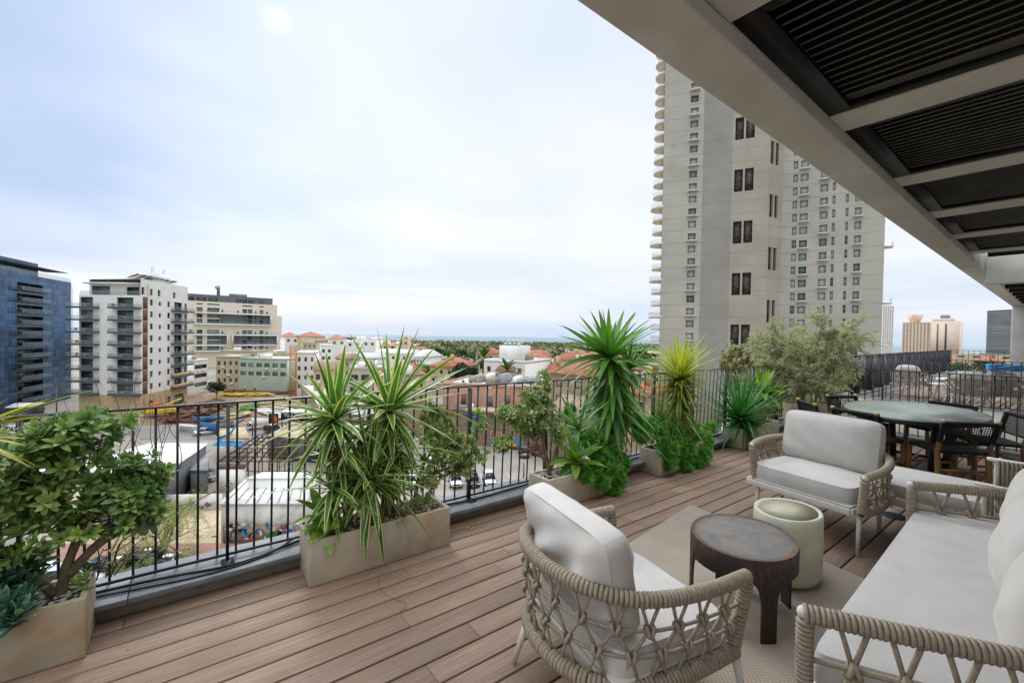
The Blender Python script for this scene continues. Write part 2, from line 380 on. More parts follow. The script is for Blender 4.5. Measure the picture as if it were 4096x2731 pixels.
balustrade('balustrade', 'black metal balustrade across the end of the deck behind the dining table', (9.12, 3.30), (9.12, -1.9), start=.35, post=.93, nrm=(1, 0), pitch=.112)
tw = thing('parapet_wall', 'low kerb wall under the balustrade behind the oval dining table', 'wall', (9.15, .6, 0))
MB().box((9.2, .66, .03), (.22, 5.1, .12)).build('plaster_base', 'plaster', tw); MB().box((9.2, .66, .104), (.27, 5.1, .026)).build('coping', 'stone_coping', tw)

# ---------------------------------------------------------------- pergola (its own axis turned 1.26 degrees)
pa = R(1.26); ex = np.array([math.cos(pa), math.sin(pa)]); ey = np.array([-math.sin(pa), math.cos(pa)])
PO = np.array([0., .911])                                      # outer lower edge of the beam at x=0
def pp(x, y): q = PO+ex*x+ey*y; return q
PR = [ex[0], ex[1], 0], [ey[0], ey[1], 0], [0, 0, 1]
t = thing('pergola', 'concrete pergola with a long front beam, cross beams and black louvre panels overhead', 'pergola', (4, .9, 0))
def pbox(x0, x1, y0, y1, z0, z1): 
    c = pp((x0+x1)/2, (y0+y1)/2); return dict(c=(c[0], c[1], (z0+z1)/2), d=(x1-x0, y1-y0, z1-z0), axes=PR)
b = MB(); b.box(**pbox(-4, 18.4, -.2, 0, 2.6, 3.05)); b.build('front_beam', 'concrete_beam', t, bevel=.008)
W0 = -5.2
xb = [(-1.2, -.98), (0.02, .24), (1.21, 1.43), (2.41, 2.62), (3.64, 3.85), (4.81, 5.05), (5.98, 6.22), (7.23, 7.43)]
for i, (x0, x1) in enumerate(xb):
    if i < 2: continue
    MB().box(**pbox(x0, x1, W0, -.202, 2.655, 3.04)).build('cross_beam', 'concrete_beam', t, bevel=.005)
for i in range(1, len(xb)-1):
    x0, x1 = xb[i][1], xb[i+1][0]
    fr = MB()
    fr.box(**pbox(x0+.002, x1-.002, -.29, -.204, 2.664, 2.69)); fr.box(**pbox(x0+.002, x0+.045, W0, -.292, 2.664, 2.69)); fr.box(**pbox(x1-.045, x1-.002, W0, -.292, 2.664, 2.69))
    sl_ = MB(); n = int((x1-x0-.12)/.052)
    for k in range(n):
        xx = x0+.075+k*.052; c = pp(xx, (W0-.292)/2); a = R(38)
        A = [[ex[0]*math.cos(a), ex[1]*math.cos(a), math.sin(a)], [ey[0], ey[1], 0], [-ex[0]*math.sin(a), -ex[1]*math.sin(a), math.cos(a)]]
        sl_.box((c[0], c[1], 2.682), (.026, -W0-.30, .006), axes=A)
    fr2 = fr.build('louvre_frame', 'louvre_black', t); sl_.build('louvre_slats', 'louvre_lit_grey', fr2)
    MB().box(**pbox(x0+.002, x1-.002, W0, -.204, 2.735, 2.76)).build('louvre_cover', 'louvre_black', t)
# opening, then the neighbour's roof part
MB().box(**pbox(8.9, 9.1, W0, -.204, 2.43, 2.80)).build('cross_beam', 'concrete_beam', t, bevel=.005)
MB().box(**pbox(7.435, 9.1, -.204, -.2, 2.605, 3.04)).build('beam_lining', 'concrete_beam', t)
for k in range(9):
    x = 9.3+k*.95; MB().box(**pbox(x, x+.12, W0, -.202, 2.62, 2.80)).build('cross_beam', 'louvre_black', t)
MB().box(**pbox(9.102, 18.4, W0, -.204, 2.86, 2.9)).build('roof_cover', 'louvre_black', t)
MB().box(**pbox(17.7, 18.3, -.75, -.02, -.2, 2.598)).build('column', 'concrete_beam', t, bevel=.01)
# rear wall of the flat that carries the pergola (behind the sofa, outside the frame)
tag(MB().box((3.4, -2.35, 1.3), (13, .3, 3.4)).build('house_wall', 'white_wall'), 'pale rendered house wall behind the sofa carrying the pergola', 'wall')

# ---------------------------------------------------------------- neighbouring terrace
deck_mesh(14.45, 32, -3, 3.75, 0, pitch=.148, gap=.02, ls=(9, 12)).build('deck_floor', 'deck_wood', kind='structure')
tag(MB().box((23.2, .4, -11.1), (17.8, 7.2, 21.9)).build('apartment_house', 'white_wall'), 'pale house wall beneath the neighbouring terrace', 'building')
MB().box((11.75, .4, -3.2), (5., 7.2, .2)).build('lower_patio', 'paving', kind='structure')
nk = thing('parapet_wall', 'pale kerb wall with stone coping edging the neighbouring terrace', 'wall', (14.4, .4, 0))
MB().box((14.4, .45, -.4), (.28, 7.2, 1.02)).build('wall_face', 'white_wall', nk); MB().box((14.4, .45, .128), (.34, 7.2, .03)).build('coping', 'stone_coping', nk)
nk = thing('parapet_wall', 'kerb along the far left side of the neighbouring terrace', 'wall', (23, 4., 0))
MB().box((23.2, 3.95, .0), (17.5, .3, .22)).build('wall_face', 'white_wall', nk); MB().box((23.2, 3.95, .125), (17.5, .34, .03)).build('coping', 'stone_coping', nk)
balustrade('balustrade', 'front balustrade of the neighbouring terrace with wire mesh', (14.35, 3.85), (14.35, -2.5), zt=1.2, z0=.14, pitch=.14, post=1.3, nrm=(1, 0), plates=False, rb=.009)
s = balustrade('balustrade', 'side balustrade of the neighbouring terrace running away towards the sea', (14.5, 3.9), (31.6, 4.35), zt=1.2, z0=.14, pitch=.19, post=1.3, nrm=(0, 1), plates=False, rb=.01)
for k in range(13):
    MB().box((14.9+k*1.3, 3.93+k*.034, .67), (.02, .26, 1.04)).build('fin', 'black_metal', s)
balustrade('balustrade', 'far balustrade of the neighbouring terrace in front of the hotels', (31.4, 4.3), (31.4, -3), zt=1.2, z0=.14, pitch=.2, post=1.5, nrm=(1, 0), plates=False, rb=.01)
b = MB()                                                        # wire mesh on the neighbour's front railing
for k in range(110):
    y = -2.4+k*.062
    for sgn in (1, -1):
        ya, yb = y, y+sgn*.62
        if min(ya, yb) < -2.5 or max(ya, yb) > 3.8: continue
        b.bar((14.32, ya, .18), (14.32, yb, 1.16), .0022)
tag(b.build('wire_mesh', 'steel_plate'), 'fine diamond wire mesh stretched across the neighbouring front railing', 'mesh')
# ---------------------------------------------------------------- furniture materials
def weave(name, c1, c2, sc=420., rough=.85, bump=.35, dist=.0012, soft=None):
    m = bpy.data.materials.new(name); m.use_nodes = True; t = m.node_tree; b = t.nodes['Principled BSDF']; g = N(t, 'ShaderNodeTexCoord')
    ck = N(t, 'ShaderNodeTexChecker', i_Scale=sc); L_(t, g.outputs['Object'], ck.inputs[0]); n = N(t, 'ShaderNodeTexNoise', i_Scale=7., i_Detail=6); L_(t, g.outputs['Object'], n.inputs[0])
    c = mixc(t, math_(t, 'MULTIPLY', ck.outputs[1], .55), hx(c1), hx(c2)); q = ramp(t, [(.35, .93), (.65, 1.03)]); L_(t, n.outputs[0], q.inputs[0]); c = mixc(t, 1., c, q.outputs[0], 'MULTIPLY')
    if soft:
        n2 = N(t, 'ShaderNodeTexNoise', i_Scale=3.5, i_Detail=4); L_(t, g.outputs['Object'], n2.inputs[0]); q = ramp(t, [(.6, 0.), (.78, .6)]); L_(t, n2.outputs[0], q.inputs[0]); c = mixc(t, q.outputs[0], c, hx(soft))
    L_(t, c, b.inputs['Base Color']); b.inputs['Roughness'].default_value = rough; b.inputs['Specular IOR Level'].default_value = .25
    b.inputs['Sheen Weight'].default_value = .15
    n3 = N(t, 'ShaderNodeTexNoise', i_Scale=11., i_Detail=3); L_(t, g.outputs['Object'], n3.inputs[0])
    b1 = N(t, 'ShaderNodeBump', i_Strength=.25, i_Distance=.005); L_(t, n3.outputs[0], b1.inputs['Height'])
    b2 = N(t, 'ShaderNodeBump', i_Strength=bump, i_Distance=dist); L_(t, ck.outputs[1], b2.inputs['Height']); L_(t, b1.outputs[0], b2.inputs['Normal']); L_(t, b2.outputs[0], b.inputs['Normal'])
    M[name] = m
weave('cushion_cloth', 'd3cec7', 'b8b3ab', 300, soft='cbb795')
weave('cushion_smooth', 'c6c1ba', 'b8b4ad', 500, bump=.12)
weave('rug_weave', 'ab9c8a', '7f7262', 75, bump=1., dist=.004)
weave('black_weave', '15181c', '07080a', 160, bump=.8, dist=.003)
mat('rope', 'a69885', '918371', scale=60, rough=.9, bump=.6, bscale=420, bdist=.002)
mat('white_frame', 'cfcbc2', rough=.5)
mat('black_cord', '0d0f12', '17191d', scale=80, rough=.6, bump=.5, bscale=300, bdist=.002)
mat('teak', '9b7850', '7d5c3a', scale=9, rough=.6, bump=.3, bscale=60, stretch=(1, 1, .25), c3='b39468', s3=4)
mat('teak_pale', 'c4a77c', 'a98a60', scale=9, rough=.6)
mat('seam', 'b3afa8', rough=.9)
def rust():
    m = bpy.data.materials.new('rusty_iron'); m.use_nodes = True; t, b, s = attr_col(m); g = N(t, 'ShaderNodeTexCoord')
    n = N(t, 'ShaderNodeTexNoise', i_Scale=9., i_Detail=9, i_Roughness=.7); L_(t, g.outputs['Object'], n.inputs[0])
    mp = N(t, 'ShaderNodeMapping'); mp.inputs['Scale'].default_value = (30, 30, 6); L_(t, g.outputs['Object'], mp.inputs[0])
    n2 = N(t, 'ShaderNodeTexNoise', i_Scale=2., i_Detail=8, i_Roughness=.65); L_(t, mp.outputs[0], n2.inputs[0])
    fac = math_(t, 'ADD', math_(t, 'MULTIPLY', n.outputs[0], .5), math_(t, 'MULTIPLY', n2.outputs[0], .5))
    fac = math_(t, 'ADD', fac, math_(t, 'MULTIPLY', s.outputs[0], .22))
    rr = ramp(t, [(.50, hx('2f2c2c')), (.62, hx('3d342f')), (.72, hx('5d4030')), (.84, hx('8a5a38'))]); L_(t, fac, rr.inputs[0])
    top = ramp(t, [(.36, hx('686867')), (.5, hx('7b7771')), (.68, hx('947c68'))]); L_(t, n.outputs[0], top.inputs[0])
    L_(t, mixc(t, s.outputs[1], rr.outputs[0], top.outputs[0]), b.inputs['Base Color']); b.inputs['Roughness'].default_value = .6; b.inputs['Metallic'].default_value = .25
    bp = N(t, 'ShaderNodeBump', i_Strength=.4, i_Distance=.004); L_(t, n.outputs[0], bp.inputs['Height']); L_(t, bp.outputs[0], b.inputs['Normal']); M['rusty_iron'] = m
rust()
mat('celadon', 'd0cdb6', 'c0c0a6', scale=5, rough=.5, bump=.25, bscale=14, spec=.4, c3='d6d8c2', s3=7, l3=.5, h3=.7)
mat('stool_stain', 'c6bba2', 'b9b698', scale=16, rough=.6, c3='b89f84', s3=10)

# rug
C0 = np.array([3.90, 2.28]); e1 = unit((-1.08, -.15)); e2 = unit((-.16, -.985))
def rugp(u, v): q = C0+e1*u+e2*v; return (q[0], q[1])
rg = MB().prism([rugp(0, 0), rugp(2.1, 0), rugp(2.1, 2.6), rugp(0, 2.6)][::-1], .004, .013).build('rug', 'rug_weave', bevel=.003)
tag(rg, 'flat woven grey beige outdoor rug under the small tables', 'rug')

# cushions
def cushion(mb, c, ax, ay, az, L, W, T, taper=.1, pw_=9., puff=.0, n=26, wr=0., seed=0, pz_=5.):
    c = np.asarray(c, float); A = np.array([unit(ax), unit(ay), unit(az)]); V = []; Fc = []; g = np.linspace(-1, 1, n); nz = 7; gz = np.linspace(-1, 1, nz)
    r_ = random.Random(seed); ph = [(r_.uniform(2, 9), r_.uniform(2, 9), r_.uniform(0, 6), r_.uniform(.4, 1)) for _ in range(7)]
    def face(U, Vv, f):
        i0 = len(V)
        for a in U:
            for b_ in Vv: V.append(f(a, b_))
        m, k = len(U), len(Vv)
        for i in range(m-1):
            for j in range(k-1): Fc.append((i0+i*k+j, i0+(i+1)*k+j, i0+(i+1)*k+j+1, i0+i*k+j+1))
    face(g, g, lambda a, b_: (a, b_, 1)); face(g[::-1], g, lambda a, b_: (a, b_, -1))
    face(g, gz, lambda a, b_: (a, -1, b_)); face(g[::-1], gz, lambda a, b_: (a, 1, b_)); face(g[::-1], gz, lambda a, b_: (-1, a, b_)); face(g, gz, lambda a, b_: (1, a, b_))
    P = np.array(V, float); Q = P.copy()
    d = (np.abs(P[:, 0])**pw_+np.abs(P[:, 1])**pw_)**(1/pw_); Q[:, :2] = P[:, :2]/np.maximum(d, 1e-6)[:, None]*np.maximum(np.abs(P[:, 0]), np.abs(P[:, 1]))[:, None]
    e = np.maximum(np.abs(P[:, 0]), np.abs(P[:, 1])); k = 1-taper*(e**5); Q[:, 2] = P[:, 2]*k
    s = 1+.035*(1-P[:, 2]**2)*(e > .999)*(1-.6*np.minimum(np.abs(P[:, 0]), np.abs(P[:, 1]))**2); Q[:, 0] *= s; Q[:, 1] *= s
    w = np.zeros(len(P))
    for fx, fy, p0, am in ph: w += am*np.sin(fx*P[:, 0]+fy*P[:, 1]*1.1+p0)
    Q = Q*np.array([L/2, W/2, T/2]); Q[:, 2] += np.sign(P[:, 2])*(wr*w*(np.abs(P[:, 2]) > .5)*(1-e**8)+puff*(1-P[:, 0]**2)*(1-P[:, 1]**2))
    mb.add(Q@A+c, Fc); return mb
def piping(mb, c, ax, ay, az, L, W, zoff, r=.0035, pw_=9.):
    A = [unit(ax), unit(ay), unit(az)]; pts = []
    for th in np.linspace(0, 2*PI, 90):
        x, y = math.cos(th), math.sin(th); d = (abs(x)**pw_+abs(y)**pw_)**(1/pw_); x, y = x/d*L/2, y/d*W/2; pts.append(np.asarray(c)+A[0]*x+A[1]*y+A[2]*zoff)
    mb.tube(pts, r, 5)

def wrapped(path, r=.0145, rr=.0095, step=.018):
    """rope wound round a tube: a row of rings"""
    P = resample(path, step); mb = MB(); t = np.gradient(P, axis=0)
    n, k = 14, 6; th = np.linspace(0, 2*PI, n, endpoint=False); ph = np.linspace(0, 2*PI, k, endpoint=False)
    i = np.arange(n)[:, None]*k; i2 = ((np.arange(n)+1) % n)[:, None]*k; j = np.arange(k)[None]; j2 = (j+1) % k
    f = np.stack([i+j, i2+j, i2+j2, i+j2], -1).reshape(-1, 4)
    for p, d in zip(P, t):
        d = unit(d+rng.normal(0, .03, 3)*np.linalg.norm(d)); x = unit(np.cross(d, (0, 0, 1) if abs(d[2]) < .9*np.linalg.norm(d) else (1, 0, 0))); y = np.cross(d, x)
        R0 = r+rr*.75+rng.normal(0, .0004)
        ring = np.cos(th)[:, None, None]*x*(R0+rr*np.cos(ph))[None, :, None]+np.sin(th)[:, None, None]*y*(R0+rr*np.cos(ph))[None, :, None]+d*(rr*np.sin(ph))[None, :, None]
        mb.add((p+ring).reshape(-1, 3), f)
    return mb
def knot(mb, p, d, nrm, s=.02):
    d = unit(d); nrm = unit(nrm); y = np.cross(d, nrm)
    for sg in (-1, 1):
        pts = [p+nrm*.004+(math.cos(a)*y*1.0+math.sin(a)*nrm*.72)*s*.8+d*sg*s*.34+d*sg*.3*s*math.cos(a) for a in np.linspace(0, 2*PI, 11)]
        mb.tube(pts, s*.36, 6, cap=False)
def lattice(top, bot, n, rows, r=.0072, ks=.024, bow=0., nrm_c=None):
    """crossing cords between two rails with rows of knots"""
    top = resample(top, .01); bot = resample(bot, .01)
    def at_(P, s): s = min(max(s, 0), 1)*(len(P)-1); i = int(s); j = min(i+1, len(P)-1); return P[i]*(1-(s-i))+P[j]*(s-i)
    def pt(s, h): return at_(top, s)*(1-h)+at_(bot, s)*h
    cords = MB(); knots = MB(); c0 = nrm_c if nrm_c is not None else (top.mean(0)+bot.mean(0))/2
    levels = [0]+[(i+1)/(rows+1) for i in range(rows)]+[1]
    for li in range(1, rows+1):
        h = levels[li]; off = 0. if li % 2 else .5; K = []
        for i in range(n+1):
            s = (i+off)/n
            if s > 1+1e-6 or (off == 0 and i in ()): continue
            p = pt(s, h)
            if 0 < s < 1:
                tg = pt(min(1, s+.01), h)-pt(max(0, s-.01), h); nr = np.cross(tg, (0, 0, 1)); nr = nr if nr@(p-c0) > 0 else -nr
                knot(knots, p, tg, nr, ks)
                up_to = [(s-.28/n, 0), (s+.28/n, 0)] if li == 1 else [(s-.5/n, levels[li-1]), (s+.5/n, levels[li-1])]
                for su, hu in up_to:
                    if -.01 <= su <= 1.01: cords.tube([pt(su, hu), pt(su*.5+s*.5, hu*.5+h*.5)+unit(nr)*bow, p], r, 6)
                if li == rows:
                    for su in (s-.28/n, s+.28/n):
                        if -.01 <= su <= 1.01: cords.tube([p, pt(su, 1)], r, 6)
            K.append(p)
        if off: K = [pt(0, h)]+K+[pt(1, h)]
        cords.tube(bez(K, 6*len(K)), r*1.05, 6)
    return cords, knots
def leg(a, b_, r0=.019, r1=.012): return MB().tube([a, np.asarray(a)*.5+np.asarray(b_)*.5, b_], [r0, (r0+r1)/2, r1], 12)

def rope_chair(label, loc, top, zb, inset, feet, seat, back, n, rows=2, cat='armchair', cloth='cushion_cloth', grp='rope lounge armchairs'):
    """top: list of (x,y,z) along the arm-back-arm rail; feet: four feet; seat: (c, ax, ay, L, W, T, ztop)"""
    t = thing('armchair', label, cat, loc, grp)
    T_ = bez(top, 80); cen = np.array([T_[:, 0].mean(), T_[:, 1].mean(), 0])
    Bt = T_.copy(); Bt[:, 2] = zb; Bt[:, :2] = Bt[:, :2]+(cen[:2]-Bt[:, :2])*inset
    wrapped(T_).build('rope_top_rail', 'rope', t, smooth=True); wrapped(Bt, r=.019).build('rope_bottom_rail', 'rope', t, smooth=True)
    for e in (0, -1):
        wrapped(np.array([T_[e]-(0, 0, .03), Bt[e]+(0, 0, .02)])).build('rope_post', 'rope', t, smooth=True)
        MB().ball(T_[e]+(0, 0, .004), .0215, 12, 8, att=None).build('rail_cap', 'white_frame', t, smooth=True)
    cords, knots = lattice(T_-(0, 0, .02), Bt+(0, 0, .02), n, rows, nrm_c=np.array([cen[0], cen[1], .45]))
    k = cords.build('rope_lattice', 'rope', t, smooth=True); knots.build('rope_knots', 'rope', k, smooth=True)
    fr = MB(); c = np.array(seat[0]); ax = unit(seat[1]); ay = unit(seat[2]); L, W = seat[3], seat[4]
    zf = zb+.0; cs = [c+ax*sx*L/2+ay*sy*W/2 for sx, sy in ((1, 1), (1, -1), (-1, -1), (-1, 1))]
    for i in range(4):
        a, b_ = cs[i].copy(), cs[(i+1) % 4].copy(); a[2] = b_[2] = zf; fr.bar(a, b_, .03, .05)
    fr.box((c[0], c[1], zf+.035), (L, W, .012), axes=[[*ax[:2], 0], [*ay[:2], 0], [0, 0, 1]])
    fr.build('seat_frame', 'white_frame', t, bevel=.004)
    for (a, f_) in feet: leg(a, f_).build('leg', 'white_frame', t, smooth=True)
    zt = seat[6]; T = seat[5]; cc = np.array([c[0], c[1], zt-T/2])
    cu = cushion(MB(), cc, ax, ay, (0, 0, 1), L*.97, W*.97, T, taper=.12, puff=.012, wr=.0012, seed=3).build('seat_cushion', cloth, t, smooth=True)
    q = MB(); piping(q, cc, ax, ay, (0, 0, 1), L*.968, W*.968, T*.44, .0028, 9.); q.build('seam', 'seam', cu, smooth=True)
    bc, bx, by, bz, bL, bW, bT = back
    cb_ = cushion(MB(), bc, bx, by, bz, bL, bW, bT, taper=.5, puff=.016, wr=.013 if cloth == 'cushion_cloth' else .0018, seed=5, pw_=9.).build('back_cushion', cloth, t, smooth=True)
    q = MB(); [piping(q, np.asarray(bc), bx, by, bz, bL*.995, bW*.995, s_*bT*.5*.5, .003, 7.) for s_ in (-1, 1)]; q.build('seam', 'seam', cb_, smooth=True)
    return t
# the near armchair
f1 = unit((.96, -.2, 0)); s1 = np.array([-f1[1], f1[0], 0])       # facing direction, its left side
top1 = [(1.93, .865, .60), (1.72, .893, .605), (1.50, .94, .62), (1.335, 1.02, .635), (1.235, 1.17, .65), (1.215, 1.36, .655), (1.27, 1.55, .65), (1.39, 1.69, .635), (1.60, 1.725, .615), (1.82, 1.69, .605), (2.0, 1.66, .60)]
cs1 = np.array([1.66, 1.29, 0])
rope_chair('rope armchair seen from behind at the near end of the rug, stained white back cushion', (1.6, 1.3, 0), top1, .275, .07,
    [((1.34, 1.60, .27), (1.30, 1.675, 0)), ((1.36, 1.06, .27), (1.31, .99, 0)), ((1.91, .90, .27), (1.95, .86, 0)), ((1.95, 1.62, .27), (2.0, 1.68, 0))],
    (cs1, f1, s1, .62, .66, .15, .43),
    (np.array([1.43, 1.40, .64]), s1, np.array([-.22, .04, 1.]), np.array([1., -.2, .23]), .70, .43, .20), 15, 2)
# the far armchair
f2 = unit((-.99, .13, 0)); s2 = np.array([-f2[1], f2[0], 0])
top2 = [(3.97, .965, .61), (4.30, .925, .62), (4.62, .97, .64), (4.80, 1.13, .66), (4.87, 1.40, .665), (4.84, 1.68, .66), (4.68, 1.85, .65), (4.38, 1.87, .65), (4.09, 1.81, .66)]
rope_chair('rope armchair facing the small tables, plain pale cushions and white front rail', (4.4, 1.4, 0), top2, .33, .05,
    [((4.04, 1.01, .33), (4.035, 1.015, 0)), ((4.62, 1.03, .33), (4.69, 1.04, 0)), ((4.12, 1.76, .33), (4.11, 1.78, 0)), ((4.68, 1.78, .33), (4.78, 1.82, 0))],
    (np.array([4.395, 1.40, 0]), f2, s2, .72, .80, .15, .50),
    (np.array([4.67, 1.395, .715]), s2, np.array([.17, -.02, 1.]), f2+np.array([0, 0, .18]), .76, .44, .19), 16, 2, cloth='cushion_smooth')

# ---------------------------------------------------------------- sofa
t = thing('sofa', 'long white cushioned sofa with rope wrapped arms along the edge of the rug', 'sofa', (3, .2, 0))
for k, (A, Bq) in enumerate((((1.85, .615), (2.42, -.42)), ((4.12, .735), (4.85, -.35)))):
    A = np.array([*A, .60]); Bq = np.array([*Bq, .62]); mid = (A+Bq)/2
    tp = [A, mid+(0, 0, .004), Bq]; bt = [np.array([p[0], p[1], .27]) for p in tp]
    wrapped(tp, r=.019).build('rope_arm_rail', 'rope', t, smooth=True); wrapped(bt).build('rope_lower_rail', 'rope', t, smooth=True)
    wrapped(np.array([A-(0, 0, .03), bt[0]])).build('rope_post', 'rope', t, smooth=True)
    MB().ball(A+(-.002, .004, .004), .024, 12, 8).build('rail_cap', 'white_frame', t, smooth=True)
    co, kn = lattice(np.array(tp)-(0, 0, .02), np.array(bt)+(0, 0, .02), 8, 1, r=.0095, ks=.031, nrm_c=np.array([3.2, 0., .4]))
    q = co.build('rope_lattice', 'rope', t, smooth=True); kn.build('rope_knots', 'rope', q, smooth=True)
d1 = unit((4.12-1.85, .735-.615, 0)); d2 = unit((.30, -.56, 0))
fr = MB(); q = [np.array([1.88, .60, .25]), np.array([4.13, .715, .25]), np.array([4.8, -.33, .25]), np.array([2.4, -.4, .25])]
for i in range(4): fr.bar(q[i], q[(i+1) % 4], .035, .06)
fr.build('seat_frame', 'white_frame', t, bevel=.004)
for p in q: leg(p, p*(1, 1, 0), .02, .014).build('leg', 'white_frame', t, smooth=True)
def skewcushion(A, B, C, D, z, T):
    b = MB(); cushion(b, (0, 0, 0), (1, 0, 0), (0, 1, 0), (0, 0, 1), 2, 2, T, taper=.08, puff=.008, n=40, wr=.0008, pw_=26.)
    v = b.v[0]; u = (v[:, 0]+1)/2; w = (v[:, 1]+1)/2
    P = np.outer((1-u)*(1-w), A)+np.outer(u*(1-w), B)+np.outer(u*w, C)+np.outer((1-u)*w, D); P[:, 2] = z-T/2+v[:, 2]; b.v[0] = P; return b
A, B_, Cc, Dd = [np.array(p) for p in ((1.93, .62, 0), (4.16, .72, 0), (4.62, .02, 0), (2.36, -.20, 0))]
skewcushion(A, B_, Cc, Dd, .425, .15).build('seat_cushion', 'cushion_smooth', t, smooth=True)
for c, L, yaw_, z, tl in (((4.02, .13), .62, 4, .66, .25), ((3.16, .10), .66, 6, .66, .28), ((2.62, .03), .5, 2, .62, .25)):
    a = R(yaw_); x_ = (math.cos(a), math.sin(a), 0); y_ = (-math.sin(a)*-tl, math.cos(a)*-tl, 1.); z_ = np.cross(x_, y_)
    cushion(MB(), (*c, z), x_, y_, z_, L, .50, .24, taper=.66, puff=.045, wr=.002, seed=int(c[0]*100), pw_=4.5).build('back_cushion', 'cushion_cloth', t, smooth=True)
MB().bar((2.42, -.42, .64), (4.85, -.35, .64), .05).build('back_rail', 'rope', t)

# ---------------------------------------------------------------- rusty oval table
t = thing('side_table', 'rusty iron oval side table with four broad legs standing on the rug', 'table', (2.66, 1.22, 0))
th = np.linspace(0, 2*PI, 145); a_, b_, rz_ = .325, .285, R(18)
def ov(th, k=1.): x, y = a_*k*np.cos(th), b_*k*np.sin(th); return 2.66+x*math.cos(rz_)-y*math.sin(rz_), 1.22+x*math.sin(rz_)+y*math.cos(rz_)
legs_at = [math.radians(q) for q in (216, 308, 32, 112)]
def zb(th):
    d = min(abs((th-l+PI) % (2*PI)-PI) for l in legs_at)
    if d < .145: return .012
    k = min(1, (d-.145)/.18); return .20+.125*math.sqrt(max(0, 1-(1-k)**2))
body = MB(); V = []
cols = sorted(set(list(th)+[l+s*.1451 for l in legs_at for s in (-1, 1)]+[l+s*.1449 for l in legs_at for s in (-1, 1)]))
cols = [c % (2*PI) for c in cols]; cols = sorted(set(round(c, 5) for c in cols))
nc = len(cols); rings = []
for kk, zz in ((1., None), (1., .40), (1.0, .437), (.985, .45)): rings.append([(*ov(c, kk), zb(c) if zz is None else zz) for c in cols])
inn = [[(*ov(c, .955), .437) for c in cols], [(*ov(c, .955), zb(c)) for c in cols]]
allr = inn[::-1][:1]+rings+[]                                      # bottom inner, outer rings up to the lip
V = np.array([p for rg_ in ([inn[1]]+rings) for p in rg_]); i = np.arange(len(rings))[:, None]*nc; j = np.arange(nc)[None]; j2 = (j+1) % nc
body.add(V, np.stack([i+j, i+j2, i+nc+j2, i+nc+j], -1).reshape(-1, 4), (.55, 0, 0))
V2 = np.array([p for rg_ in (inn[1], inn[0]) for p in rg_]); body.add(V2, np.stack([j+0, nc+j, nc+j2, j2+0], -1).reshape(-1, 4), (.3, 0, 0))
body.build('skirt_and_legs', 'rusty_iron', t, smooth=False)
tp = MB()
for k0, k1, z0, z1, a0, a1 in ((.985, .925, .45, .447, (1., 0, 0), (.9, .25, 0)), (.925, .86, .447, .446, (.9, .25, 0), (.3, .85, 0)), (.86, .5, .446, .446, (.3, .85, 0), (.1, 1., 0)), (.5, .001, .446, .446, (.1, 1, 0), (.1, 1, 0))):
    n = 72; tt = np.linspace(0, 2*PI, n, endpoint=False); o1 = np.array([(*ov(c, k0), z0) for c in tt]); o2 = np.array([(*ov(c, k1), z1) for c in tt]); jj = np.arange(n); j3 = (jj+1) % n
    tp.add(np.vstack([o1, o2]), np.stack([jj, j3, n+j3, n+jj], 1), np.vstack([np.tile(a0, (n, 1)), np.tile(a1, (n, 1))]))
tp.build('table_top', 'rusty_iron', t, smooth=True)
# ceramic stool
t = thing('garden_stool', 'pale green glazed ceramic drum stool with a stained hollow top', 'stool', (3.28, 1.2, 0))
MB().lathe([(.01, .013), (.17, .013), (.20, .03), (.214, .07), (.216, .22), (.214, .40), (.212, .452), (.206, .463), (.200, .4635), (.190, .461), (.168, .452)], (3.29, 1.215, 0), 48, sx=1.1, sy=.93).build('drum', 'celadon', t, smooth=True).data.polygons[-1].use_smooth = False
MB().lathe([(.01, .4585), (.178, .4590), (.182, .4600), (.01, .4602)], (3.29, 1.215, 0), 40, sx=1.1, sy=.93).build('hollow_top', 'stool_stain', t, smooth=False)

# ---------------------------------------------------------------- ottoman
t = thing('ottoman', 'low white cushioned ottoman with metal frame beside the far armchair', 'ottoman', (5.1, .8, 0))
q = [np.array(p) for p in ((4.76, 1.05, .27), (5.50, 1.13, .27), (5.52, .36, .27), (4.80, .36, .27))]
fr = MB()
for i in range(4): fr.bar(q[i], q[(i+1) % 4], .035, .06)
fr.build('frame', 'white_frame', t, bevel=.004)
for p in q: leg(p, p*(1, 1, 0), .018, .013).build('leg', 'white_frame', t, smooth=True)
skewcushion(*[p*(1, 1, 0) for p in (q[3], q[2], q[1], q[0])], .415, .11).build('seat_cushion', 'cushion_smooth', t, smooth=True)

